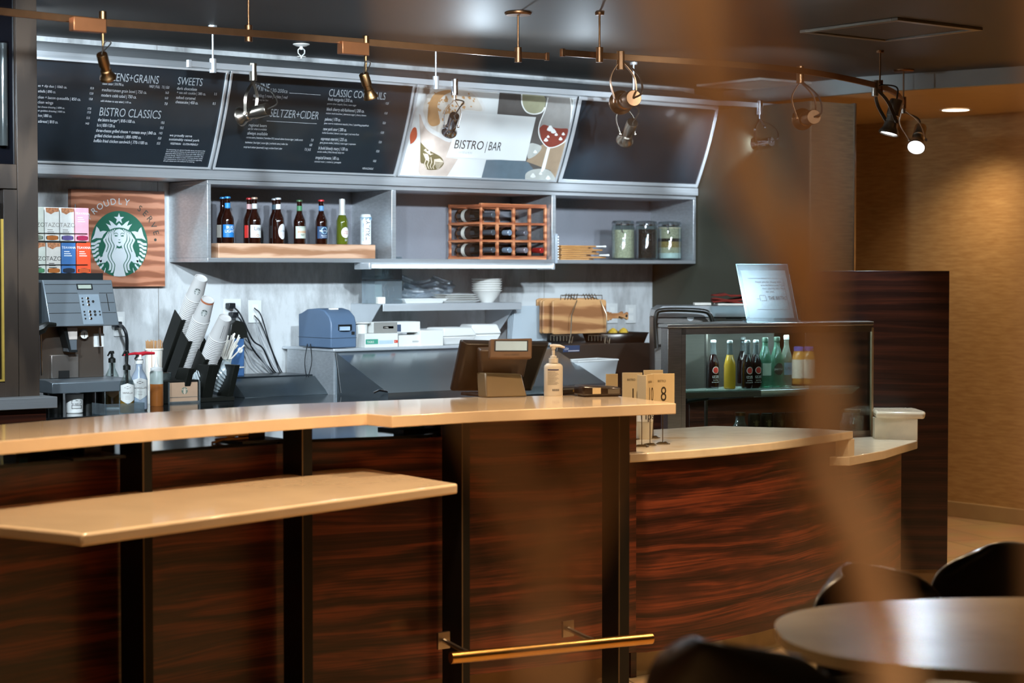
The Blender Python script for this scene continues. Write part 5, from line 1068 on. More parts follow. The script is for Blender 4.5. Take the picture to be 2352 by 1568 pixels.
# blue canister
e0, e1, ez0, ez1 = rc(532, 561, 776, 868, 8.4); t = thing('blue_canister', 'blue container with a black hinged lid behind the straws', 'container', ((e0+e1)/2, 8.4, ez0))
b = MB(); b.box(e0, e1, 8.4, 8.55, ez0+.008, ez1); b.build('body', mat('canister_blue', '#3f618c', .35), t, bev=.006)
b = MB(); e2 = atY(540, 735, 8.4).z; b.prism([(e0-.02, ez1), (e1+.012, ez1), (e1+.012, ez1+.03), (e1-.01, e2-.01), (e1-.05, e2), (e0-.01, e2-.02)], 0, .16, lambda x, z, y: (x, 8.39+y, z)); b.build('lid', BLACKP, t, bev=.004)
b = MB(); b.lathe([(.014, 0), (.014, .001)], ((e0+e1)/2+.01, 8.399, ez1-.06), 20, (0, -1, 0)); b.box(e0+.02, e1-.005, 8.398, 8.4, ez0+.05, ez0+.056); b.build('printed_mark', PAPER, t)
# outlets and cords
Yw = 8.604
def plate(px0, px1, py0, py1, label, n=2, kind='outlet'):
    e0, e1, ez0, ez1 = rc(px0, px1, py0, py1, Yw); t = thing('wall_outlet', label, 'wall outlet', ((e0+e1)/2, Yw, ez0), group='white wall outlets on the back wall')
    b = MB(); b.box(e0, e1, Yw-.003, 8.61, ez0, ez1); b.build('cover_plate', mat('plate_white', '#cfd0ce', .4, var=.02), t, bev=.0015)
    b = MB(); zc2 = (ez0+ez1)/2
    for s in ((-1, 1) if n > 1 else (0,)): b.box((e0+e1)/2-.016, (e0+e1)/2+.016, Yw-.005, Yw-.003, zc2+s*.022-.014, zc2+s*.022+.014)
    b.build('socket', WHITE, t)
plate(513, 553, 686, 741, 'white wall outlet with two black plugs, left of the pair', 2); plate(570, 600, 689, 741, 'white wall plate with two thin cables, right of the pair', 2)
plate(1394, 1418, 697, 742, 'white wall outlet half hidden behind the board handles', 2); plate(1438, 1460, 700, 742, 'white switch plate at the right end of the back wall', 2)
plate(261, 286, 716, 772, 'white wall outlet beside the coffee machine with a thick black plug', 2)
CB = mat('black_cable', '#15171a', .45)
def cord(pts, r, label, m=CB, plug=None, Ys=None):
    P = smooth_path([atY(x, y, Y) for x, y, Y in pts], 8); t = thing('power_cord', label, 'cable', tuple(P[0]), group='cords hanging on the back wall'); b = MB(); b.tube(P, r); b.build('cord', m, t)
    if plug: q = P[0]; b = MB(); b.box(q.x-.022, q.x+.016, q.y-.01, q.y+.03, q.z-.014, q.z+.014); b.build('plug', m, t, bev=.004)
cord([(533, 702, 8.56), (552, 722, 8.5), (580, 780, 8.5), (604, 800, 8.54), (625, 845, 8.57), (641, 862, 8.57)], .0042, 'thick black cord with a plug, from the upper socket of the left outlet', plug=1)
cord([(540, 723, 8.56), (556, 740, 8.5), (580, 800, 8.52), (618, 845, 8.57), (634, 862, 8.57)], .0042, 'thick black cord with a plug, from the lower socket of the left outlet', plug=1)
cord([(584, 707, 8.58), (600, 725, 8.55), (620, 790, 8.57), (640, 840, 8.58), (652, 862, 8.58)], .003, 'thin black cable from the upper jack of the right wall plate')
cord([(584, 724, 8.58), (600, 745, 8.55), (622, 800, 8.57), (640, 848, 8.58), (648, 862, 8.58)], .003, 'thin black cable from the lower jack of the right wall plate')
cord([(587, 732, 8.59), (600, 780, 8.58), (625, 835, 8.58), (645, 863, 8.58)], .002, 'thin grey cable hanging from the right wall plate', mat('grey_cable', '#8c8f92', .5))
cord([(563, 778, 8.56), (585, 800, 8.5), (612, 840, 8.52), (628, 862, 8.57)], .0042, 'grey cord sagging from the blue container', mat('grey_cable', '#8c8f92', .5))
cord([(563, 800, 8.56), (580, 830, 8.54), (600, 850, 8.55), (618, 862, 8.57)], .003, 'lowest thin grey cord from the blue container', mat('grey_cable', '#8c8f92', .5))
cord([(272, 745, 8.56), (283, 752, 8.44), (291, 775, 8.42), (291, 830, 8.45)], .008, 'thick black machine cord from the outlet beside the coffee machine', plug=1)
# steel sink riser
e0, e1, ez0, ez1 = rc(532, 738, 866, 925, 8.3)
t = thing('steel_basin', 'dark steel raised basin edge on the back counter below the hanging cords', 'sink', ((e0+e1)/2, 8.3, CT))
zz = atY(650, 866, 8.3).z
b = MB(); b.prism([(8.18, CT), (8.2, CT+.02), (8.3, zz), (8.59, zz+.004), (8.59, CT)], 0, e1-e0, lambda y, z, x: (e0+x, y, z)); b.build('riser', mat('grey_steel_matte', '#4c5458', .3, .7), t, bev=.002)
b = MB(); b.box(e0+.02, e1-.01, 8.32, 8.57, zz+.0, zz+.008); b.build('rim', mat('grey_steel_dark', '#262c30', .3, .6), t, bev=.002)
# ---------------------------------------------------------------- prep table
YF = 8.13; px0_ = XY(765, YF); px1_ = XY(1262, YF); zP = atY(900, 797, YF).z; pl = XY(770, YF)
t = thing('prep_table', 'stainless countertop food unit with a sloped lid, below the small steel shelf', 'food prep unit', ((px0_+px1_)/2, YF, CT))
b = MB(); b.box(px0_, px1_, YF, 8.56, CT, zP-.014); b.build('body', STEEL, t)
b = MB(); b.box(px0_-.005, px1_+.005, YF-.012, 8.6, zP-.014, zP); b.build('top_shelf', STEEL_W, t, bev=.003)
b = MB(); b.prism([(YF-.002, CT), (YF-.002, zP-.016), (YF-.46, CT+.03), (YF-.46, CT)], 0, px1_-px0_-.01, lambda y, z, x: (px0_+.01+x, y, z)); b.build('sloped_lid', mat('lid_steel', '#8f979c', .22, .9, var=.05), t)
b = MB(); L0, L1 = Vector((px0_+.012, YF-.006, zP-.02)), Vector((px0_+.012, YF-.05, CT+.01)); b.cyl(L0, L1, .006); b.build('hinge_rod', MD, t)
b = MB(); b.prism([(YF-.04, zP-.05), (YF-.42, CT+.04), (YF-.42, CT+.034), (YF-.04, zP-.058)], 0, .008, lambda y, z, x: ((px0_+px1_)/2+.12+x, y-.003, z+.008)); b.build('lid_handle', CHROME, t)
for px in (808, 995): p = atY(px, 908, 7.9); b = MB(); b.tube([(p.x-.03, 7.67, CT+.035), (p.x, 7.665, CT+.045), (p.x+.05, 7.67, CT+.037)], .005); b.build('latch', CHROME, t)
x2 = XY(1491, 8.1); z2_ = atY(1380, 790, 8.1).z
t = thing('undercounter_unit', 'steel equipment box right of the sloped lid, coloured as in shade, holding the board rack', 'equipment box', ((px1_+x2)/2, 8.1, CT))
b = MB(); b.box(px1_+.012, x2, 8.08, 8.59, CT, z2_); b.build('body', mat('shaded_steel', '#4a4038', .4, .5, var=.06), t, bev=.003)  # shade on the steel front is put into its base colour
e0, e1, ez0, ez1 = rc(1293, 1331, 793, 808, 8.08); b = MB(); b.box(e0, e1, 8.077, 8.08, ez0, ez1); b.build('sticker', mat('sticker_blue', '#33405c', .5), t)
b = MB(); b.flat('USA', (e0+.006, 8.0765, ez0+.012), (1, 0, 0), (0, 0, 1), .018); b.box(e0+.035, e1-.004, 8.0765, 8.077, ez0+.004, ez0+.008); b.build('sticker_print', mat('ink_c8c0c0', '#c8c0c0', .5), t)
# printer
e0, e1, ez0, ez1 = rc(757, 816, 708, 787, 8.13); e1b = e1
BL = mat('printer_blue', '#50647c', .42, var=.04)
t = thing('receipt_printer', 'blue-grey receipt printer on the left end of the prep unit', 'printer', ((e0+e1)/2, 8.2, zP))
h = ez1-zP; W_ = e1-e0
b = MB(); b.prism([(8.12, zP+.004), (8.12, zP+h*.62), (8.135, zP+h*.80), (8.18, zP+h*.95), (8.24, zP+h), (8.34, zP+h*.97), (8.40, zP+h*.86), (8.42, zP+h*.84), (8.42, zP+.004)], 0, W_, lambda y, z, x: (e0+x, y, z)); b.build('housing', BL, t, bev=.006)
b = MB(); b.box(e0-.001, e1+.001, 8.119, 8.421, zP+h*.26, zP+h*.268); b.build('seam', INK, t)
b = MB(); b.box(e0+W_*.28, e1-W_*.22, 8.112, 8.13, zP+h*.46, zP+h*.60); b.build('paper_exit', MD, t); b = MB(); b.box(e0+W_*.30, e1-W_*.34, 8.10, 8.116, zP+h*.455, zP+h*.55); b.build('paper', mat('paper_blue', '#9fb4c6', .5), t)
b = MB(); b.box(e1-W_*.2, e1-W_*.08, 8.118, 8.121, zP+h*.34, zP+h*.42); b.build('badge', INK, t)
b = MB(); b.box(e0+W_*.3, e0+W_*.6, 8.19, 8.21, zP+h*.965, zP+h*1.0); b.build('maker_plate', PAPER, t)
cord([(706, 790, 8.33), (700, 830, 8.28), (704, 868, 8.3)], .0025, 'thin cable hanging down from the receipt printer')
cord([(713, 790, 8.3), (716, 830, 8.26), (708, 866, 8.28)], .0025, 'second thin cable under the receipt printer')
# boxes of gloves etc. on the prep unit
def carton(px0, px1, py0, py1, Y, label, mcol='#cfcfca', dp=.12, z=None, parts=()):
    e0, e1, ez0, ez1 = rc(px0, px1, py0, py1, Y); z0 = ez0 if z is None else z; t = thing('carton', label, 'box', ((e0+e1)/2, Y, z0), group='white cartons on the prep unit')
    b = MB(); b.box(e0, e1, Y, Y+dp, z0, z0+(ez1-ez0)); b.build('box', mat('carton_'+mcol[1:], mcol, .55, var=.03), t, bev=.002)
    for (u0, u1, v0, v1, cl, txt) in parts:
        b = MB(); w, hh = e1-e0, ez1-ez0; b.box(e0+w*u0, e0+w*u1, Y-.001, Y, z0+hh*v0, z0+hh*v1); b.build('printed_panel', mat('prt_'+cl[1:], cl, .6), t)
        if txt: s = hh*(v1-v0)*.6; g = glyphs(txt)[2]; b = MB(); b.flat(txt, (e0+w*u0+w*(u1-u0)*.1, Y-.0015, z0+hh*v0+hh*(v1-v0)*.25), (1, 0, 0), (0, 0, 1), s, min(1, w*(u1-u0)*.8/(g*s))); b.build('lettering', PAPER, t)
    return z0+(ez1-ez0)
zc1 = carton(838, 914, 752, 784, 8.14, 'white carton with a green panel, lower left of the pile', z=zP, parts=((.02, .39, .25, .6, '#3f9078', 'TASKS'), (.88, .99, .3, .5, '#c0402c', 'M'), (.42, .85, .25, .5, '#a9bcc8', '')))
carton(916, 964, 756, 782, 8.16, 'plain white carton between the green-panelled and tall ones', z=zP, parts=((.64, .95, .35, .5, '#a8a8a4', ''),))
carton(965, 1018, 744, 780, 8.15, 'larger plain white carton right of the pile, before the foam boxes', z=zP)
carton(858, 965, 728, 753, 8.17, 'grey-ended carton lying on top of the other cartons', z=zc1+.0005, parts=((.0, .5, .02, .98, '#82807a', ''), (.2, .42, .4, .62, '#4c4c46', 'NITRILE'), (.50, .58, .1, .75, '#38465c', '')))
# white tub beside the printer
p = atY(833, 780, 8.2); e2 = atY(833, 740, 8.2).z; lath('white_container', 'white plastic container with a lid right of the receipt printer', 'container', Vector((p.x, 8.22, zP)), [(.028, 0), (.036, e2-zP-.006), (.052, e2-zP-.005), (.052, e2-zP), (.03, e2-zP+.002)], WHITE)
# foam clamshells
def clam(px0, px1, py0, py1, Y, rz, label, z):
    e0, e1, ez0, ez1 = rc(px0, px1, py0, py1, Y); w = (e1-e0)/2; hh = (ez1-ez0); t = thing('foam_box', label, 'takeaway box', ((e0+e1)/2, Y+.1, z), rz, group='white foam takeaway boxes')
    M = WM[t]
    for nm, q0, q1, w0, w1 in (('base', 0, hh*.48, w*.72, w*.98), ('lid', hh*.5, hh, w, w*.8)):
        b = MB(); d0, d1 = w0*.75, w1*.75
        vs = [M @ Vector(v) for v in [(-w0, -d0, q0), (w0, -d0, q0), (w0, d0, q0), (-w0, d0, q0), (-w1, -d1, q1), (w1, -d1, q1), (w1, d1, q1), (-w1, d1, q1)]]
        b.add(vs, [(0, 3, 2, 1), (4, 5, 6, 7), (0, 1, 5, 4), (1, 2, 6, 5), (2, 3, 7, 6), (3, 0, 4, 7)]); b.build(nm, mat('foam_white', '#cfcfcb', .6, var=.02), t, bev=.008)
clam(1016, 1100, 738, 778, 8.16, R(4), 'white foam takeaway box left of a similar one, under the small shelf', zP)
clam(1092, 1160, 732, 776, 8.22, R(-4), 'white foam takeaway box at the right, under the small shelf', zP)
# hanging sleeve of clear bags
e0, e1, ez0, ez1 = rc(1165, 1245, 702, 772, 8.42); t = thing('bag_stack', 'upright stack of pale plastic bags left of the cutting boards', 'bags', ((e0+e1)/2, 8.42, zP))
b = MB()
for k in range(5): b.prism([(e0+.004*k, zP), (e1-.01*k, zP), (e1+.012, zP+.07), (e1-.004, ez1-.02-.004*k), (e1-.04, ez1), (e0+.02, ez1-.004*k)], 0, .004, lambda x, z, y, k=k: (x, 8.38+.014*k+y, z))
b.build('plastic_sheets', pane('bag_plastic', '#c8d2d8', .12, .2, .6), t)['kind'] = 'stuff'
# cutting boards in wire rack
BW = wood('cutting_board_wood', '#8c5c38', '#a9764c', '#c0905f', sx=1.4, sz=7, wave=.9, dist=6, rough=.5)
def board(px0, px1, py0, py1, Y, label, handle=None, cut=None):
    e0, e1, ez0, ez1 = rc(px0, px1, py0, py1, Y); r = .012; zc2 = (ez0+ez1)/2; P = [(e0, ez0+.006), (e0+.008, ez0), (e1-.008, ez0), (e1, ez0+.01)]
    if handle:
        hx = XY(handle, Y); P += [(e1, zc2-.03), (e1+.01, zc2-.022)]
        if cut: P += [(e1+.02, zc2-.028), (e1+.028, zc2-.018), (e1+.038, zc2-.024), (e1+.046, zc2-.014)]
        P += [(hx-.03, zc2-.014), (hx-.006, zc2-.024), (hx, zc2-.018), (hx, zc2+.016), (hx-.006, zc2+.022), (hx-.03, zc2+.012)]
        if cut: P += [(e1+.046, zc2+.012), (e1+.038, zc2+.022), (e1+.028, zc2+.016), (e1+.02, zc2+.026)]
        P += [(e1+.01, zc2+.02), (e1, zc2+.028)]
    P += [(e1, ez1-.01), (e1-.01, ez1-.001), (e0+.02, ez1), (e0, ez1-.008)]
    t = thing('cutting_board', label, 'cutting board', ((e0+e1)/2, Y, ez0), group='wooden cutting boards in the wire rack'); b = MB(); b.prism(P, 0, .014, lambda x, z, y: (x, Y+y, z)); b.build('board', BW, t, bev=.003)
    if handle: b = MB(); b.lathe([(.008, 0), (.008, .0155)], (XY(handle, Y)-.016, Y+.0148, zc2), 20, (0, -1, 0)); b.build('hanging_hole', CHROME, t)
board(1270, 1393, 688, 766, 8.24, 'frontmost wooden cutting board with a notched handle, in the wire rack', 1444, 1)
board(1248, 1385, 687, 764, 8.29, 'second wooden cutting board in the wire rack, its handle just showing', 1432, 1)
board(1242, 1375, 686, 764, 8.34, 'third wooden cutting board from the front in the wire rack')
board(1234, 1370, 684, 764, 8.39, 'rearmost wooden cutting board in the wire rack')
t = thing('wire_rack', 'chrome wire rack holding the upright cutting boards', 'rack', (XY(1340, 8.3), 8.3, z2_))
WR = mat('wire_chrome', '#a89882', .25, .9)
for Y in (8.17, 8.46):
    pass
def wp_(pts, r=.0026): b = MB(); b.tube([atY(x, y, Y) for x, y, Y in pts], r); b.build('wire', WR, t)
for pxb, pxt0, pxt1 in ((1311, 1313, 1325), (1393, 1393, 1379)):
    wp_([(pxb-4, 788, 8.2), (pxb, 768, 8.2), (pxt0, 722, 8.2), (pxt1, 690, 8.24), (pxt1+(-30 if pxt1 > 1350 else -20), 678, 8.42)], .0032)
for i in range(5): wp_([(1297+i*6.5, 689, 8.28), (1301+i*6.5, 675, 8.34), (1292+i*6.5, 680, 8.45)])
for i in range(5): wp_([(1346+i*6.5, 689, 8.28), (1340+i*6.5, 675, 8.34), (1336+i*6.5, 680, 8.45)])
wp_([(1288, 690, 8.25), (1288, 678, 8.3), (1383, 678, 8.3), (1383, 690, 8.25)])
for a, c3 in ((1265, 1309), (1352, 1395)):
    wp_([(a, 782, 8.18), (a, 770, 8.18), (c3, 771, 8.18), (c3, 784, 8.18)])
    for i in range(1, 6): x = a+(c3-a)*i/6; wp_([(x, 770, 8.18), (x, 783, 8.18)], .002)
    wp_([(c3, 784, 8.18), (c3+4, 788, 8.16), (c3+7, 773, 8.17)])
# steel pan with lemons
e0, e1, ez0, ez1 = rc(1408, 1489, 766, 788, 8.14); t = thing('food_pan', 'shallow steel pan with cut lemons, right of the cutting boards', 'pan', ((e0+e1)/2, 8.2, z2_))
b = MB(); b.prism([(e0+.01, 8.15), (e1-.02, 8.15), (e1-.02, 8.38), (e0+.01, 8.38)], z2_, z2_+.004); hh = ez1-ez0
b.add([(e0+.01, 8.15, z2_), (e1-.02, 8.15, z2_), (e1-.02, 8.38, z2_), (e0+.01, 8.38, z2_), (e0, 8.14, z2_+hh), (e1, 8.14, z2_+hh), (e1, 8.4, z2_+hh), (e0, 8.4, z2_+hh)], [(0, 1, 5, 4), (1, 2, 6, 5), (2, 3, 7, 6), (3, 0, 4, 7)]); b.tube([(e0, 8.14, z2_+hh), (e1, 8.14, z2_+hh), (e1, 8.4, z2_+hh), (e0, 8.4, z2_+hh)], .003, close=True)
b.build('pan', STEEL_D, t, solid=.002)
for k, px in enumerate((1408, 1432)):
    p = atY(px, 765, 8.25); b = MB(); b.lathe([(.0, -.025), (.02, -.018), (.028, 0), (.02, .018), (.004, .03)], (p.x, 8.25, z2_+hh), 20, (1, .1, 0)); tag(b.build('lemon', mat('lemon_yellow', '#b9962c', .45, bump=.2, bs=80)), ['pale yellow lemon at the left in the steel pan', 'yellow lemon at the right in the steel pan'][k], 'lemon', 'lemons in the steel pan')
# white open bin in front of the shade-coloured steel box
e0, e1, ez0, ez1 = rc(1322, 1414, 827, 905, 7.9); ez0 = CT; t = thing('white_bin', 'translucent white bin behind the card reader', 'bin', ((e0+e1)/2, 7.95, CT)); b = MB()
b.add([(e0+.02, 7.9, ez0), (e1-.02, 7.9, ez0), (e1-.02, 8.03, ez0), (e0+.02, 8.03, ez0), (e0, 7.88, ez1-.004), (e1, 7.88, ez1), (e1, 8.05, ez1), (e0, 8.05, ez1-.004)], [(0, 3, 2, 1), (0, 1, 5, 4), (1, 2, 6, 5), (2, 3, 7, 6), (3, 0, 4, 7)]); b.build('shell', pane('bin_white', '#c8cccc', .1, .3, .7), t, solid=.003)
b = MB(); b.tube([(e0, 7.88, ez1-.004), (e1, 7.88, ez1), (e1, 8.05, ez1), (e0, 8.05, ez1-.004)], .005, close=True); b.build('rim', WHITE, t)
# ---------------------------------------------------------------- oven, turned square to the room
ZO = 10.08; o0 = atD(1503, 702, ZO); oz = o0.z
t = thing('speed_oven', 'stainless countertop oven with a curved top and thick black bar handle, behind the drinks case', 'oven', (o0.x, o0.y, CT), -AZ); M = WM[t]
wO = .62; cO = MB(M)
b = MB(M); b.box(0, wO, 0, .36, 0, oz-CT-.06); b.build('body', STEEL_D, t, bev=.004)
b = MB(M); q = oz-CT; b.prism([(0, q-.058), (.008, q-.02), (.04, q-.002), (wO-.08, q), (wO, q-.058)], -.01, .37, lambda x, z, y: (x, y, z)); b.build('top_cover', mat('oven_top', '#b5b9bb', .3, .7), t, bev=.003)
hd = ZO-.08
b = MB(); b.tube(smooth_path([atD(x, y, hd) for x, y in ((1508, 800), (1505, 745), (1507, 724), (1516, 713), (1560, 711), (1614, 714), (1630, 722), (1638, 742))], 6), .0115, 12); HB = b.build('handle', mat('handle_black', '#16160f', .3), t)
for px, py in ((1520, 744), (1522, 793)): b = MB(); b.cyl(atD(px-12, py, hd), atD(px+4, py, ZO+.01), .006); b.build('handle_mount', INK, HB)
def onO(px, py): p = M.inverted() @ atD(px, py, ZO); return p.x, p.z
x, z = onO(1586, 729); b = MB(M); b.lathe([(.018, 0), (.018, .002)], (x, -.0005, z), 24, (0, -1, 0)); b.build('round_badge', mat('badge', '#b4b8ba', .4, .3), t)
x, z = onO(1690, 726); b = MB(M); b.box(x-.05, x+.03, -.003, 0, z-.014, z+.014); b.build('recess', INK, t)
x0_, _ = onO(1600, 690); x1_, _ = onO(1638, 690)
b = MB(M); b.box(x0_, x1_, .1, .2, q+.001, q+.014); tag(b.build('paper_pad', PAPER, None, .002), 'small white pad on top of the oven', 'pad')
x0_, _ = onO(1652, 690); x1_ = x0_+.22
b = MB(M); b.box(x0_, x1_, .06, .26, q+.001, q+.011); tag(b.build('paper_pad', PAPER, None, .002), 'white flat pad under the red cloth on the oven', 'pad')
b = MB(M); n = 12
for k in range(3):
    vs = []; fs = []
    for j in range(2):
        for i in range(n): u = i/(n-1); vs.append((x0_-.02+(x1_-x0_+.03)*u, .07+.16*j, q+.018+.014*k+.006*math.sin(u*7+k*2+j)+(.012 if k == 2 and u < .3 else 0)))
    for i in range(n-1): fs.append((i, i+1, n+i+1, n+i))
    b.add(vs, fs)
tag(b.build('red_cloth', mat('red_cloth_m', '#7a2418', .9, bump=.4, bs=120), solid=.009), 'folded dark red cloth on top of the oven', 'cloth')
# ================================================================ drinks case on the service counter
A, B2, C2, D2 = (6.268, 6.757), (7.41, 6.50), (7.49, 6.60), (6.85, 6.98)
A2 = (6.268+(7.41-6.268)*.065, 6.757-.257*.065)
ZK0, ZK1 = .791, 1.361
t = thing('drinks_case', 'glass-fronted refrigerated drinks case with a stainless top and left post, on the service counter', 'display case', (6.9, 6.8, ZK0))
FR = mat('case_steel', '#8c8580', .34, .9, bump=.05, bs=14, stretch=(.6, 8, 22))
b = MB(); b.prism([A, A2, (A2[0]+.02, A2[1]+.08), (A[0]+.03, A[1]+.08)], ZK0, ZK1-.02); b.build('left_post', FR, t, bev=.002)
b = MB(); b.prism([(A[0]-.01, A[1]-.01), (B2[0], B2[1]-.006), C2, D2, (A[0]+.03, A[1]+.1)], ZK1-.018, ZK1); b.build('top_plate', mat('case_top', '#a9a6a2', .28, .85), t, bev=.003)
def edge(p, q, z0, z1, th=.006): d = Vector((q[0]-p[0], q[1]-p[1], 0)).normalized(); n = Vector((-d.y, d.x, 0))*th; b = MB(); b.prism([p, q, (q[0]+n.x, q[1]+n.y), (p[0]+n.x, p[1]+n.y)], z0, z1); return b
edge(A2, B2, ZK1-.05, ZK1-.018, .012).build('top_frame', FR, t); edge(A2, B2, ZK0, ZK0+.03, .012).build('bottom_frame', FR, t)
fx = lambda s: (A2[0]+(B2[0]-A2[0])*s, A2[1]+(B2[1]-A2[1])*s)
edge(A2, fx(.02), ZK0, ZK1-.018, .02).build('left_frame', FR, t)
PANE = pane('case_glass', '#dfe8e2', .05)
lamp('AREA', 'case_fill', (6.85, 6.78, ZK1-.03), (6.85, 6.78, 0), 9, COOL, .7, size_y=.12).rotation_euler = (0, 0, R(-13))  # added fill that brightens the case contents, no fixture modelled
edge(fx(.022), B2, ZK0+.03, ZK1-.05, .004).build('front_glass', PANE, t)
edge(B2, C2, ZK0+.01, ZK1-.018, .004).build('side_glass', PANE, t)
b = MB(); b.box(B2[0]-.008, B2[0]+.004, B2[1]-.002, B2[1]+.01, ZK0, ZK1-.03); b.build('corner_post', mat('corner_clear', '#b09c80', .2, .5), t)
b = MB(); b.prism([A2, B2, C2, D2, (A[0]+.1, A[1]+.2)], ZK0, ZK0+.012); b.build('floor_plate', FR, t)
zS = 1.046-.006
sh = [fx(.03), (fx(.97)[0], fx(.97)[1]+.02), (7.36, 6.62), (6.84, 6.94), (6.44, 6.88)]
sh = [(x, y+.03) for x, y in sh[:2]]+sh[2:]
b = MB(); b.prism(sh, zS-.006, zS); b.build('glass_shelf', pane('shelf_glass', '#a8b8b0', .2, .05, .2), t)
edge(sh[0], (sh[0][0]+.42, sh[0][1]-.1), zS-.034, zS-.007, .004).build('shelf_edge', FR, t)
b = MB(); p0_, p1_ = (sh[0][0]+.42, sh[0][1]-.1), (sh[1][0], sh[1][1]); b.add([(p0_[0], p0_[1], zS-.006), (p1_[0], p1_[1], zS-.006), (p1_[0], p1_[1]+.05, zS-.04), (p0_[0], p0_[1]+.05, zS-.04)], [(0, 1, 2, 3)]); b.build('price_rail', STEEL_W, t, solid=.003)
b = MB(); b.tube(smooth_path([(sh[0][0]+.005, sh[0][1]+.01, zS-.2), (sh[0][0]+.01, sh[0][1]+.03, zS-.12), (sh[0][0]+.05, sh[0][1]+.04, zS-.06), (sh[0][0]+.2, sh[0][1]+.04, zS-.045)], 6), .006); b.build('shelf_bracket', MD, t)
for s in (.14, .3): q = fx(s); b = MB(); b.box(q[0], q[0]+.012, q[1]+.24, q[1]+.252, ZK0+.01, ZK1-.03); b.build('rear_upright', FR, t)
# bottles on the case shelf
def caseB(px, dY, py=892): p = atZ(px, py, zS); return (p.x, p.y, zS+.0005)
DKR = mat('dark_soda', '#1c0908', .08, coat=.6); YEL = mat('yellow_soda', '#b8912c', .1, coat=.5, trans=.1); CLR = pane('neck_glass', '#c4ccd0', .2, haze=.1); TEA = pane('green_water', '#7fb8a0', .2, .04, .25); BLW = pane('clear_water', '#ccd8c8', .2, .04, .2)
def soda(px, py, label, m, dot=True, h=.235, r=.0285, words=True):
    c = Vector(caseB(px, 0, py)); t = thing('soda_bottle', label, 'bottle', tuple(c), group='soda bottles in the drinks case')
    b = MB(); b.lathe([(r*.86, 0), (r, .005), (r, .115), (r*.86, .132), (r*.55, .165)], c, 24); b.build('filled_body', m, t)
    b = MB(); b.lathe([(r*.55, .165), (r*.45, .19), (r*.43, .222), (r*.47, .224)], c, 24); b.build('neck', CLR, t)
    b = MB(); b.lathe([(r*.5, .222), (r*.5, .23), (r*.4, h)], c, 20); b.build('cap', mat('cap_clear', '#b4bcc0', .3, .3), t)
    if dot:
        f0 = R(-108); rr = r+.001
        b = MB(); oncyl(b, c, rr, f0, .0165, .0175, .088); b.build('white_ring', mat('lab_d8ccc4', '#d8ccc4', .5), t)
        rr += .0008; b = MB(); oncyl(b, c, rr, f0, .0138, .0148, .088); b.build('red_disc', mat('lab_b8342c', '#b8342c', .5), t)
        b = MB(); b.cyltext('IZZE', .017, rr, c.z+.05, f0, 1, (c.x, c.y)); b.cyltext('sparkling', .008, rr, c.z+.038, f0, 1, (c.x, c.y)); b.cyltext('pomegranate', .0075, rr, c.z+.028, f0, 1, (c.x, c.y)); b.build('lettering', mat('ink_d8d4d0', '#d8d4d0', .5), t)
    return t
soda(1638, 891, 'dark red soda bottle with a red disc label, leftmost in the drinks case', DKR)
soda(1676, 893, 'yellow soda bottle in the drinks case', YEL, False)
soda(1706, 880, 'dark soda bottle behind, between the yellow one and the red-labelled pair', DKR, False)
soda(1716, 892, 'dark soda bottle with a red disc label, just right of the yellow one', DKR)
soda(1736, 891, 'dark soda bottle with a red disc, rightmost of the dark ones', DKR)
def water(px, py, label, m, h, r, cap, lab, word=None, oval=False):
    c = Vector(caseB(px, 0, py)); t = thing('water_bottle', label, 'bottle', tuple(c), group='water bottles in the drinks case')
    b = MB(); b.lathe([(r*.85, 0), (r, .006), (r*.97, .05), (r, .13), (r*.9, .155), (r*.5, .195), (r*.42, .21), (r*.42, h-.022)], c, 24); b.build('bottle_wall', m, t)
    b = MB(); b.lathe([(r*.5, h-.022), (r*.5, h-.004), (r*.42, h)], c, 20); b.build('cap', mat('capw_'+cap[1:], cap, .4), t)
    f0 = R(-112); n = 12; vs = []
    for i in range(n+1): a = f0+(2*i/n-1)*.8; vs += [(c.x+(r+.001)*math.cos(a), c.y+(r+.001)*math.sin(a), c.z+.06+(.02*abs(2*i/n-1)**2 if oval else 0)), (c.x+(r+.001)*math.cos(a), c.y+(r+.001)*math.sin(a), c.z+.12-(.02*abs(2*i/n-1)**2 if oval else 0))]
    b = MB(); b.add(vs, [(2*i, 2*i+2, 2*i+3, 2*i+1) for i in range(n)]); b.build('label', mat('lab_'+lab[1:], lab, .5), t)
    if word: b = MB(); b.cyltext(word, .018, r+.002, c.z+.085, f0, 1, (c.x, c.y)); b.build('lettering', mat('ink_d8d4d0' if oval else 'ink_333c48', '#d8d4d0' if oval else '#333c48', .5), t)
water(1757, 890, 'green water bottle with a dark cap and barcode, left of its twin', TEA, .245, .031, '#2c4438', '#a8b8ac')
water(1784, 889, 'green water bottle with an oval dark label', TEA, .247, .031, '#2c4438', '#2f3a34', 'perrier', True)
water(1806, 888, 'clear water bottle with a pale blue label and white cap', BLW, .255, .028, '#c4c8c8', '#8fb0cc', 'S.PEL')
for k, (px, lb) in enumerate(((1834, 'juice bottle with a purple cap, left, by the blurred branch in the drinks case'), (1857, 'juice bottle with a purple cap, right, by the blurred branch in the drinks case'))):
    c = Vector(caseB(px, 0, 882)); t = thing('juice_bottle', lb, 'bottle', tuple(c), group='juice bottles in the drinks case')
    b = MB(); b.lathe([(.028, 0), (.032, .006), (.032, .14), (.024, .165), (.02, .17)], c, 24); b.build('juice', mat('orange_juice', '#b8803c', .2), t)
    b = MB(); b.lathe([(.0325, .03), (.0325, .125)], c, 24, caps=False); b.build('label', mat('lab_c0b0a0', '#c0b0a0', .5, var=.2, vs=90), t)
    b = MB(); b.lathe([(.0245, .168), (.0245, .188), (.02, .19)], c, 20); b.build('cap', mat('cap_4c50a0', '#4c50a0', .4), t)
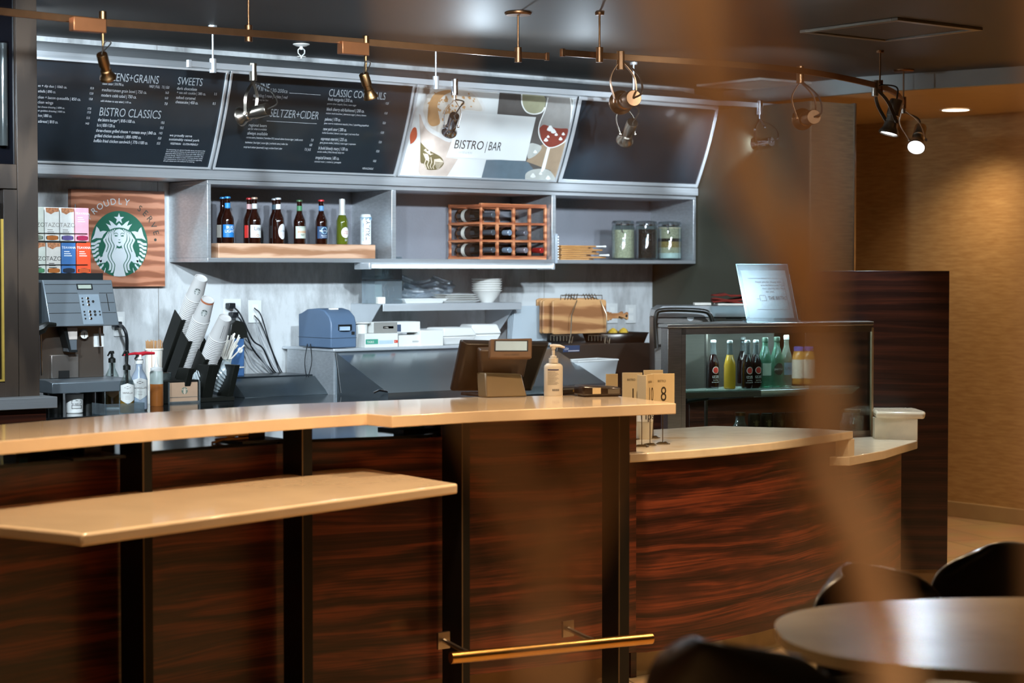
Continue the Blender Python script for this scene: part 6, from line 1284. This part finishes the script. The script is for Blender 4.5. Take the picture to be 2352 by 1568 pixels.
zf = ZK0+.0125
for k, px in enumerate((1722, 1752, 1782, 1815, 1842)):
    p = atZ(px, 995-3*k, zf+.03); c = Vector((p.x, p.y, zf)); 
    if k: c = c0+Vector((.072*k, -.016*k, 0))
    else: c = Vector((atY(1739, 970, 6.78).x, 6.80, zf)); c0 = c.copy()
    t = thing('coffee_can', ['leftmost brown coffee can in the bottom of the drinks case', 'second brown coffee can from the left in the drinks case', 'third brown coffee can from the left in the drinks case', 'fourth brown coffee can, half behind the blurred branch', 'fifth brown coffee can, behind the blurred branch'][k], 'can', tuple(c), group='brown cans in the drinks case')
    b = MB(); b.lathe([(.026, 0), (.031, .006), (.031, .095), (.027, .104), (.028, .107), (.025, .105)], c, 24); b.build('body', mat('coffee_can_m', '#4a382a', .35, .3), t)
    f0 = R(-112); G, Wt = MB(), MB(); emblem(G, Wt, lambda u, v, l, c=c: (c.x+(.0315+.0004*l)*math.cos(f0+u*.6), c.y+(.0315+.0004*l)*math.sin(f0+u*.6), c.z+.062+v*.02), False); G.build('emblem_disc', mat('emblem_brown', '#3a2a1e', .5), t, smooth=0); Wt.build('emblem_figure', mat('emblem_gold', '#a08c68', .4, .3), t, smooth=0)
for k, (px, lb) in enumerate(((1700, 'small clear glass jar at the left of the cans in the drinks case'), (1945, 'small clear glass jar in the right part of the drinks case, left of another'), (1965, 'small clear glass jar in the right part of the drinks case, right of another'))):
    c = Vector((atY(px, 970, (6.82, 6.66, 6.62)[k]).x, (6.82, 6.66, 6.62)[k], zf)); t = thing('glass_jar', lb, 'jar', tuple(c), group='small jars in the drinks case')
    b = MB(); b.lathe([(.034, 0), (.036, .004), (.036, .05), (.026, .065), (.022, .1), (.024, .102)], c, 24); b.build('glass', pane('dim_glass', '#d8dcd8', .2, haze=.1), t)
    b = MB(); b.lathe([(.026, .1), (.026, .115)], c, 24); b.build('lid', mat('copper_lid', '#a06c48', .3, .8), t)
# acrylic sign holder on the case
S0, S1 = atD(1716, 737, 9.5), atD(1836, 735, 9.5)
zc_ = ZK1; base = Vector(((S0.x+S1.x)/2, (S0.y+S1.y)/2, zc_)); xd = (S1-S0); xd.z = 0; Lw = xd.length; xd.normalize(); bk = Vector((-xd.y, xd.x, 0)); yd = (Vector((0, 0, 1))*.285+bk*.07-xd*.048)
t = thing('sign_holder', 'leaning clear acrylic sign holder with a printed sheet, on top of the drinks case', 'sign holder', tuple(base))
o = base-xd*Lw/2
nrm = (bk*1-Vector((0, 0, 1))*.24).normalized()
def sheet2(u0, u1, v0, v1, off, th, m, nm):
    b = MB(); pts = [o+xd*(u*Lw)+yd*v+nrm*off for u, v in ((u0, v0), (u1, v0), (u1, v1), (u0, v1))]; b.add(pts+[p+nrm*th for p in pts], [(0, 1, 2, 3), (7, 6, 5, 4), (0, 4, 5, 1), (1, 5, 6, 2), (2, 6, 7, 3), (3, 7, 4, 0)]); return b.build(nm, m, t)
HA = pane('holder_acrylic', '#e8f2f4', .004, .2, .02, .05); sheet2(0, 1, .0, 1, 0, .004, HA, 'front_sheet'); sheet2(0, 1, 0, 1, .010, .004, HA, 'back_sheet')
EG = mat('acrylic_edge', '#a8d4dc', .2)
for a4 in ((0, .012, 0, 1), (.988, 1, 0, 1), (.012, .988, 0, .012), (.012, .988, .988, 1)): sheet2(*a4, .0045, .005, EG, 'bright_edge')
sheet2(.07, .93, .08, .89, .005, .002, mat('notice_paper', '#d4d8dc', .6, var=.01), 'paper_sheet')
b = MB()
def ln(u0, v0, u1, v1, w=.0014):
    p, q = o+xd*(u0*Lw)+yd*v0-nrm*.0006, o+xd*(u1*Lw)+yd*v1-nrm*.0006; d = (q-p).normalized(); s = d.cross(nrm)*w/2; b.add([p-s, q-s, q+s, p+s], [(0, 1, 2, 3)])
for a in ((.17, .75, .85, .75), (.85, .75, .87, .22), (.87, .22, .24, .22), (.34, .37, .34, .46), (.34, .46, .45, .46), (.45, .46, .46, .37), (.46, .37, .36, .37), (.27, .40, .33, .40)): ln(*a)
xn = xd; yn = yd.normalized()
for tx, u, v, s, w in (('Thank you for dining with', .3, .675, .012, .5), ('us at the bistro today. Please', .4, .62, .012, .46), ('return your tray here. Please', .42, .565, .012, .44), ('be well.', .48, .51, .011, .16), ('THE BISTRO', .50, .385, .026, .36)):
    g = glyphs(tx)[2]; b.flat(tx, o+xd*(u*Lw)+yd*v-nrm*.0008, xn, yn, s, w*Lw/(g*s))
b.build('printed_text', mat('ink_8c8f96', '#6c7078', .6), t)
b = MB()
for u in (-.02, 1.0): q = o+xd*(u*Lw); b.tube([q+nrm*-.03+Vector((0, 0, .012)), q-nrm*.0+Vector((0, 0, .003)), q+bk*.12+Vector((0, 0, .005))], .003)
b.build('foot', ACRYL, t)
# ================================================================ things on the bar and service counter
ZBt = 1.11
# POS terminal, seen from behind
p = atZ(1175, 903, ZBt); t = thing('pos_terminal', 'black touch-screen till seen from behind, with a small customer display on top', 'till', tuple(p))
TM = mat('till_shell', '#2a241e', .38, var=.08); yT, yB = p.y-.03, p.y+.05
# front of the screen faces away; tilt: top leans towards the bar front
P0, P1, P2, P3_ = atY(1036, 897, 6.32), atY(1222, 897, 6.24), atY(1262, 786, 6.18), atY(1060, 782, 6.26)
n_ = (P1-P0).cross(P3_-P0).normalized(); n_ = n_ if n_.y > 0 else -n_
b = MB(); cs = [P0, P1, P2, P3_]; ctr = sum(cs, Vector())/4; inn = [ctr+(c-ctr)*.90-n_*.02 for c in cs]
b.add([c for c in cs]+[c+n_*.02 for c in cs]+inn, [(7, 6, 5, 4), (0, 4, 5, 1), (1, 5, 6, 2), (2, 6, 7, 3), (3, 7, 4, 0), (0, 1, 9, 8), (1, 2, 10, 9), (2, 3, 11, 10), (3, 0, 8, 11), (8, 9, 10, 11)]); b.build('screen_shell', TM, t, bev=.006)
q = [atY(1103, 803, 6.20), atY(1218, 803, 6.14), atY(1204, 868, 6.17), atY(1108, 868, 6.2)]
b = MB(); b.add(q+[c+n_*.05 for c in q], [(0, 3, 2, 1), (4, 5, 6, 7), (0, 1, 5, 4), (1, 2, 6, 5), (2, 3, 7, 6), (3, 0, 4, 7)]); b.build('rear_hump', mat('till_hump', '#4a3a2c', .4), t, bev=.008)
q = [atY(1115, 856, 6.16), atY(1198, 858, 6.12), atY(1212, 908, 6.05), atY(1118, 908, 6.1)]; 
for c in q[2:]: c.z = ZBt+.001
b = MB(); b.add(q+[c+Vector((0, .06, 0)) for c in q], [(0, 3, 2, 1), (4, 5, 6, 7), (0, 1, 5, 4), (1, 2, 6, 5), (2, 3, 7, 6), (3, 0, 4, 7)]); b.build('stand', mat('till_stand', '#6e5836', .35, .2), t, bev=.006)
b = MB(); b.box(q[3].x+.02, q[2].x+.03, 6.1, 6.3, ZBt, ZBt+.012); b.build('foot', TM, t, bev=.004)
q = [atY(1125, 822, 6.1), atY(1222, 822, 6.04), atY(1223, 776, 6.06), atY(1126, 778, 6.12)]
m2 = sum(q, Vector())/4; nn = (q[1]-q[0]).cross(q[3]-q[0]).normalized(); nn = nn if nn.y > 0 else -nn
b = MB(); b.add(q+[c+nn*.025 for c in q], [(3, 2, 1, 0), (4, 5, 6, 7), (0, 1, 5, 4), (1, 2, 6, 5), (2, 3, 7, 6), (3, 0, 4, 7)]); CD_ = b.build('customer_display', mat('display_shell', '#6b5039', .42), t, bev=.005)
sq = lambda su, sv, cv, off: [m2+(q[1]-q[0])*su*sx_+(q[3]-q[0])*(cv+sv*sy_)-nn*off for sx_, sy_ in ((-1, -1), (1, -1), (1, 1), (-1, 1))]
b = MB(); b.poly(sq(.40, .29, .12, .001)); b.build('display_bezel', mat('bezel_navy', '#1c2636', .3), CD_); b = MB(); b.poly(sq(.37, .24, .12, .0016)); b.build('lit_screen', mat('lit_screen_m', '#9cb0b8', .4, emit=.35, ecol='#b4d0dc'), CD_)
b = MB(); xx = (q[1]-q[0]).normalized(); b.flat('micros  ORACLE', m2-(q[1]-q[0])*.18-(q[3]-q[0])*.38-nn*.001, xx, (q[3]-q[0]).normalized(), .010, .9); b.build('lettering', mat('ink_2c2018', '#2c2018', .5), CD_)
# sanitiser
p = atZ(1271, 909, ZBt); t = thing('hand_sanitizer', 'white pump bottle of hand sanitiser on the bar top', 'pump bottle', tuple(p), R(-30)); hh = atY(1271, 790, p.y).z-ZBt
M0 = WM[t]
def ell(b, prof, n=32):
    vs = [M0 @ Vector((r*math.cos(2*math.pi*i/n)*1.0, r*.62*math.sin(2*math.pi*i/n), z)) for r, z in prof for i in range(n)]; fs = []
    for k in range(len(prof)-1):
        for i in range(n): j = (i+1) % n; fs.append((k*n+i, k*n+j, (k+1)*n+j, (k+1)*n+i))
    fs += [tuple(range(n))[::-1], tuple((len(prof)-1)*n+i for i in range(n))]; b.add(vs, fs)
b = MB(); ell(b, [(.036, 0), (.038, .003), (.038, hh*.55), (.036, hh*.59), (.028, hh*.625), (.014, hh*.64), (.014, hh*.66)]); b.build('bottle', mat('sanitiser_white', '#d8cfc0', .35, var=.02), t)
b = MB(); b.lathe([(.019, hh*.64), (.019, hh*.73), (.013, hh*.735), (.013, hh*.77), (.006, hh*.78), (.006, hh*.9), (.009, hh*.9), (.009, hh*.97)], p, 24)
qq = p+Vector((0, 0, hh*.965)); rr_ = Vector((RT.x, RT.y, 0)); b.tube([qq-rr_*.014, qq, qq+rr_*.025, qq+rr_*.045-Vector((0, 0, .007))], [.006, .008, .006, .004]); b.build('pump', mat('sanitiser_white', '#d8cfc0', .35, var=.02), t)
b = MB(); fy = -.0385*.62-.0012
def sl(x0_, x1_, z0_, z1_): 
    n = 8; vs = []
    for i in range(n+1): x = x0_+(x1_-x0_)*i/n; y = -.0392*.62*math.sqrt(max(0, 1-(x/.0392)**2))-.0004; vs += [M0 @ Vector((x, y, z0_)), M0 @ Vector((x, y, z1_))]
    b.add(vs, [(2*i, 2*i+2, 2*i+3, 2*i+1) for i in range(n)])
sl(-.026, .018, hh*.50, hh*.52); b.build('label_bar', mat('ink_3c3c64', '#3c3c64', .5), t); b = MB()
for k in range(12): sl(-.026, (.004, .014, .018, .010)[k % 4], hh*(.465-.022*k), hh*(.470-.022*k))
for k in range(12): x = -.008+.0024*k; sl(x, x+(.0012 if k % 3 else .0018), hh*.10, hh*.14)
b.build('label_print', mat('ink_6c6868', '#6c6868', .5), t)
# card reader and black scanner
p = atZ(1385, 911, ZBt); rz = R(-20); t = thing('card_reader', 'chunky brown-black card reader on the bar top, left of the number cards', 'card reader', tuple(p), rz); M0 = WM[t]
def lb_(M, x0_, x1_, y0_, y1_, z0_, z1_, tx=0): b = MB(M); b.add([(x, y, z+(tx*(x-x0_) if z == z1_ else 0)) for z in (z0_, z1_) for y in (y0_, y1_) for x in (x0_, x1_)], [(0, 2, 3, 1), (4, 5, 7, 6), (0, 1, 5, 4), (2, 6, 7, 3), (0, 4, 6, 2), (1, 3, 7, 5)]); return b
RD = mat('reader_dark', '#211812', .3, coat=.3)
lb_(M0, -.085, .08, .0, .11, .004, .045, -.05).build('body', RD, t, bev=.008); lb_(M0, .02, .07, -.004, .0, .012, .03).build('screen', mat('reader_screen', '#6c6458', .15, coat=.5), t); lb_(M0, -.045, -.01, -.003, .0, .012, .036).build('paper_label', CREAM, t); lb_(M0, -.07, .07, .01, .1, 0, .006).build('foot', RD, t)
lb_(M0, -.06, .05, .025, .085, .037, .0385, -.05).build('keypad', INK, t)
p = atZ(1325, 906, ZBt); t = thing('scanner', 'flat black device behind the hand sanitiser on the bar top', 'device', tuple(p), R(-8)); M0 = WM[t]
lb_(M0, -.09, .06, .0, .12, 0, .03).build('body', BLACKP, t, bev=.01); lb_(M0, -.02, .04, -.002, .004, .012, .02).build('gold_print', mat('gold_print_m', '#8c6c34', .4, .4), t)
# number cards on spiral stands
def cardst(px, py, cx_, ctop, cw, num, rz, label, word=True, h=.29):
    p = atZ(px, py, .9); t = thing('number_stand', label, 'table number', tuple(p), rz, group='spiral wire table number stands'); M = WM[t]
    b = MB(M); P = [(.03*(1-.0*k)*math.cos(k*.6)*(1-.012*k), .03*math.sin(k*.6)*(1-.012*k), .002+.0002*k) for k in range(34)]; b.tube(P, .0016, 6); b.tube([P[-1], (0, 0, .01), (0, 0, .14)], .0018, 6); b.build('wire_stand', mat('stand_wire', '#6e5c40', .3, .8), t)
    b = lb_(M, -cw/2, cw/2, -.0015, .0015, h-.155, h); b.build('card', CREAM, t, bev=.006)
    if num:
        b = MB(M); s = .085; g = glyphs(num)[2]*s*.62; b.flat(num, (-g/2+.002, -.0022, h-.112), (1, 0, 0), (0, 0, 1), s, .62)
        b.flat('BISTRO', (-.022, -.0022, h-.035), (1, 0, 0), (0, 0, 1), .013, .8); b.build('lettering', mat('ink_3a2e1c', '#3a2e1c', .6), t)
VZ = math.atan2(-RT.y, RT.x)*-1
cardst(1522, 1020, 0, 0, .098, '8', -R(30), 'cream table number card 8 on a spiral stand')
cardst(1493, 1023, 0, 0, .07, '10', R(24), 'cream table number card 10 turned edge-on, beside card 8')
cardst(1474, 1026, 0, 0, .06, '', -R(95), 'cream number card turned away behind card 10')
cardst(1500, 1006, 0, 0, .085, '', -R(28), 'cream table number card behind the others with its number hidden')
p = atZ(1447, 1008, .9)
def card2(px, D, ytop, cw, num, rz, label):
    q = atD(px, 1000, D); q.z = .9; t = thing('number_stand', label, 'table number', tuple(q), rz, group='spiral wire table number stands'); M = WM[t]; h = atD(px, ytop, D).z-.9
    b = MB(M); b.tube([(.03*math.cos(k*.6)*(1-.012*k), .03*math.sin(k*.6)*(1-.012*k), .002) for k in range(34)]+[(0, 0, .01), (0, 0, .14)], .0018, 6); b.build('wire_stand', mat('stand_wire', '#6e5c40', .3, .8), t)
    lb_(M, -cw/2, cw/2, -.0015, .0015, h-.16, h).build('card', CREAM, t, bev=.006)
    if num: b = MB(M); b.flat(num, (-.010, -.0022, h-.125), (1, 0, 0), (0, 0, 1), .085, .62); b.flat('BISTRO', (-.022, -.0022, h-.035), (1, 0, 0), (0, 0, 1), .013, .8); b.build('lettering', mat('ink_3a2e1c', '#3a2e1c', .6), t)
card2(1452, 8.25, 855, .085, '10', -R(38), 'cream table number card left of the others, its 0 showing')
card2(1405, 8.35, 858, .06, '', -R(10), 'cream number card at the far left of the group, behind the card reader')
# tips cup
p = atZ(1492, 1010, .9); p += Vector((.02, .06, 0)); t = thing('tips_cup', 'white paper cup marked Tips under the end of the bar top', 'cup', tuple(p))
b = MB(); b.lathe([(.034, 0), (.036, .003), (.045, .155), (.047, .157), (.044, .157), (.034, .01)], p, 32); b.build('cup', mat('tips_cup_m', '#cdc2aa', .6, var=.02), t)
b = MB(); n = 14; f0 = R(-118); vs = []
for i in range(n+1): a = f0+(2*i/n-1)*1.0; vs += [(p.x+.0425*math.cos(a), p.y+.0425*math.sin(a), p.z+.075), (p.x+.0462*math.cos(a), p.y+.0462*math.sin(a), p.z+.14)]
b.add(vs, [(2*i, 2*i+2, 2*i+3, 2*i+1) for i in range(n)]); b.build('paper_label', PAPER, t)
b = MB(); b.cyltext('Tips', .046, .0468, p.z+.085, f0+.1, 1, (p.x, p.y)); b.build('lettering', INK, t)
# ================================================================ foreground: round table, chairs, branches
TC = EYE+Vector((FW.x, FW.y, 0)).normalized()*4.62+RT*1.43; TR = .68
t = thing('oval_table', 'oval tan-topped cafe table in the lower right corner', 'table', (TC.x, TC.y, 0))
sg = lambda v, e: math.copysign(abs(v)**e, v)
ov = [(.80*sg(math.cos(a), .8), .5*sg(math.sin(a), .8)) for a in [i*math.pi/48 for i in range(96)]]
ov = [(TC.x+RT.x*u-RT.y*v, TC.y+RT.y*u+RT.x*v) for u, v in ov]
b = MB(); b.prism(ov, .722, .75); b.build('tabletop', mat('table_top', '#8a775a', .26, var=.22, vs=3, spec=.35), t, bev=.006)
b = MB(); b.lathe([(.05, .02), (.05, .69), (.14, .715), (.14, .722)], (TC.x, TC.y, 0), 28); b.build('pedestal', BLACKM, t)
b = MB(); b.lathe([(.3, 0), (.3, .012), (.06, .03)], (TC.x, TC.y, 0), 40); b.build('base_disc', BLACKM, t)
SH = mat('chair_shell_black', '#1b1711', .33, var=.15, coat=.25); EDG = mat('chair_edge', '#a08048', .3, .5)
def chair(x, y, rz, label, w=.25, top=.80):
    """moulded shell chair; local +y is where the sitter faces"""
    t = thing('shell_chair', label, 'chair', (x, y, 0), rz, group='black moulded shell chairs'); M = WM[t]
    b = MB(M); n, m = 22, 12; vs = []; fs = []
    for j in range(m+1):
        v = j/m; z = .50+(top-.50)*v; bw = w*(1 if v < .45 else max(0, 1-((v-.45)/.575)**3)**.45)
        for i in range(n+1): u = 2*i/n-1; vs.append((bw*u, -.20-.06*v+.12*u*u*(1-.2*v), z-.02*u*u))
    for j in range(m):
        for i in range(n): a = j*(n+1)+i; fs.append((a, a+1, a+n+2, a+n+1))
    b.add(vs, fs); b.build('backrest', SH, t, solid=.014, sub=1)
    b = MB(M); vs = []; fs = []
    for j in range(m+1):
        v = j/m
        for i in range(n+1): u = 2*i/n-1; vs.append(((w*.95)*u*(1-.1*v), -.21+.12*u*u*(1-v)+.43*v, .455+.05*(1-v)**3+.03*u*u-.02*math.sin(v*math.pi)))
    for j in range(m):
        for i in range(n): a = j*(n+1)+i; fs.append((a, a+1, a+n+2, a+n+1))
    b.add(vs, fs); b.build('seat', SH, t, solid=.014, sub=1)
    for sx_, sy_ in ((-1, -1), (1, -1), (-1, 1), (1, 1)):
        b = MB(M); b.tube([(sx_*.12, sy_*.1, .445), (sx_*.2, sy_*.19, .0)], [.013, .009], 10); b.build('leg', BLACKM, t)
    b = MB(M); b.tube([(-.12, -.1, .44), (.12, -.1, .44), (.12, .1, .44), (-.12, .1, .44)], .01, close=True); b.build('under_frame', BLACKM, t)
    return t
def toward(px, D, look, label, top, w=.25):
    p = atD(px, 1300, D); d = Vector((look[0]-p.x, look[1]-p.y)); chair(p.x, p.y, math.atan2(d.y, d.x)-math.pi/2, label, w, top)
toward(2105, 5.2, (TC.x, TC.y), 'black shell chair directly behind the oval table, crossed by the blurred branch', .80)
toward(2372, 5.6, (TC.x+.1, TC.y), 'black shell chair behind the oval table at the right edge of the photo', .80, .27)
toward(1850, 3.65, (TC.x-.2, TC.y-.15), 'black shell chair in front of the table, nearest the camera, at the bottom edge', .95, .29)
# out-of-focus bentwood branches close to the camera
BR = wood('branch_wood', '#ac8460', '#bd9570', '#cca883', sx=8, sz=3, wave=1, dist=3, rough=.55)
t = thing('branch_sculpture', 'tall blurred tan wooden branches close to the camera, crossing the right half of the view', 'wooden branches', tuple(atD(2040, 1600, .8)[:2])+(0,))
def branch(pts, name='branch'):
    P = [atD(x, y, D) for x, y, D, r in pts]; rad = [r*D/FP for x, y, D, r in pts]
    n = 6; Q = smooth_path(P, n); rr = []
    for i in range(len(Q)): k = min(i//n, len(rad)-2); f = (i-k*n)/n; rr.append(rad[k]*(1-f)+rad[k+1]*f)
    b = MB(); b.tube(Q, rr, 14); return b.build(name, BR, t)
gz = lambda x, D: (CY+ (1.6/D)*FP*1.0)
branch([(1560, -700, .74, 45), (1600, -200, .74, 45), (1640, 60, .75, 45), (1680, 260, .76, 48), (1740, 440, .77, 48), (1810, 600, .78, 46), (1862, 760, .78, 46), (1880, 950, .78, 48), (1890, 1080, .78, 52), (1965, 1230, .78, 58), (2010, 1400, .78, 56), (2045, 1560, .78, 54), (2080, 2600, .78, 58), (2100, 9700, .78, 70)], 'main_branch')
branch([(1690, -700, .6, 34), (1720, -200, .62, 34), (1752, 60, .64, 34), (1830, 220, .68, 36), (1868, 360, .70, 36), (1872, 520, .72, 38), (1868, 700, .76, 38), (1875, 820, .78, 38)])
branch([(1400, -700, .52, 36), (1500, -200, .5, 36), (1560, 20, .48, 34), (1600, 200, .5, 30), (1700, 420, .62, 30), (1830, 640, .76, 36)])
branch([(920, -800, .40, 30), (950, -200, .40, 26), (985, 200, .40, 13), (1050, 600, .42, 7), (1100, 900, .5, 14), (1165, 1080, .56, 30), (1225, 1240, .60, 40), (1255, 1400, .60, 24), (1262, 1568, .56, 13), (1300, 2600, .56, 20), (1300, 9000, .7, 40)])
branch([(1560, -800, .38, 30), (1520, 100, .34, 13), (1450, 560, .36, 7), (1400, 860, .42, 12), (1370, 1050, .5, 26), (1320, 1220, .56, 34), (1255, 1400, .60, 28)])
branch([(2420, -800, .6, 40), (2400, -100, .6, 44), (2392, 80, .6, 34), (2420, 400, .6, 40), (2500, 9000, .78, 50)])
# ---------------------------------------------------------------- room lamps and added fill lamps
for x, y, pw in ((2.2, 3.4, 35), (4.6, 4.0, 115), (6.4, 4.2, 155), (2.3, 4.75, 150), (3.5, 5.0, 190), (4.8, 5.0, 190), (6.0, 4.9, 130)):
    downlight(x, y, ZC, 'warm recessed downlight in the dark ceiling over the seating side, out of frame', pw, 115)
for x, y, pw in ((-.7, -.3, 240), (1.0, -.8, 200)):
    downlight(x, y, ZC, 'unseen warm downlight added behind the camera to light the near branches', pw, 130)  # added fill lamps for the branches close to the camera
downlight(9.35, 4.6, ZC, 'unseen warm downlight added to brighten the gold wall, out of frame', 120, 165)  # extra lamp added to even out the gold wall
# cool adjustable downlights above the bar front, turned on to the back wall
for x, ax, az, pw in ((1.2, 3.7, 1.5, 780), (2.6, 4.7, 1.9, 780), (3.9, 5.9, 1.7, 780), (5.6, 7.0, 1.7, 560)):
    downlight(x, 4.7, ZC, 'cool adjustable downlight over the bar turned toward the back wall, out of frame', pw, 48, COOL, (ax, 8.5, az))
# upward spots without fixtures, added for the pool of light on the ceiling
lamp('SPOT', 'ceiling_fill', (5.65, 7.4, 2.38), (5.35, 6.9, 2.71), 14, COOL, .02, 150, 1)
lamp('SPOT', 'ceiling_fill', (6.3, 7.4, 2.38), (6.1, 6.9, 2.71), 7, COOL, .02, 150, 1)
downlight(3.28, 7.84, ZC, 'cool downlight added out of sight behind the tall cabinet for glare on the first board', 120, 150, COOL, (4.0, 8.1, 2.35))  # added for the glare on the leftmost board, its fixture is invented
downlight(9.4, 6.0, 2.62, 'unseen warm downlight added in the corridor ceiling beyond the right edge of the photo', 240, 140)  # added to lift the corridor wall and floor
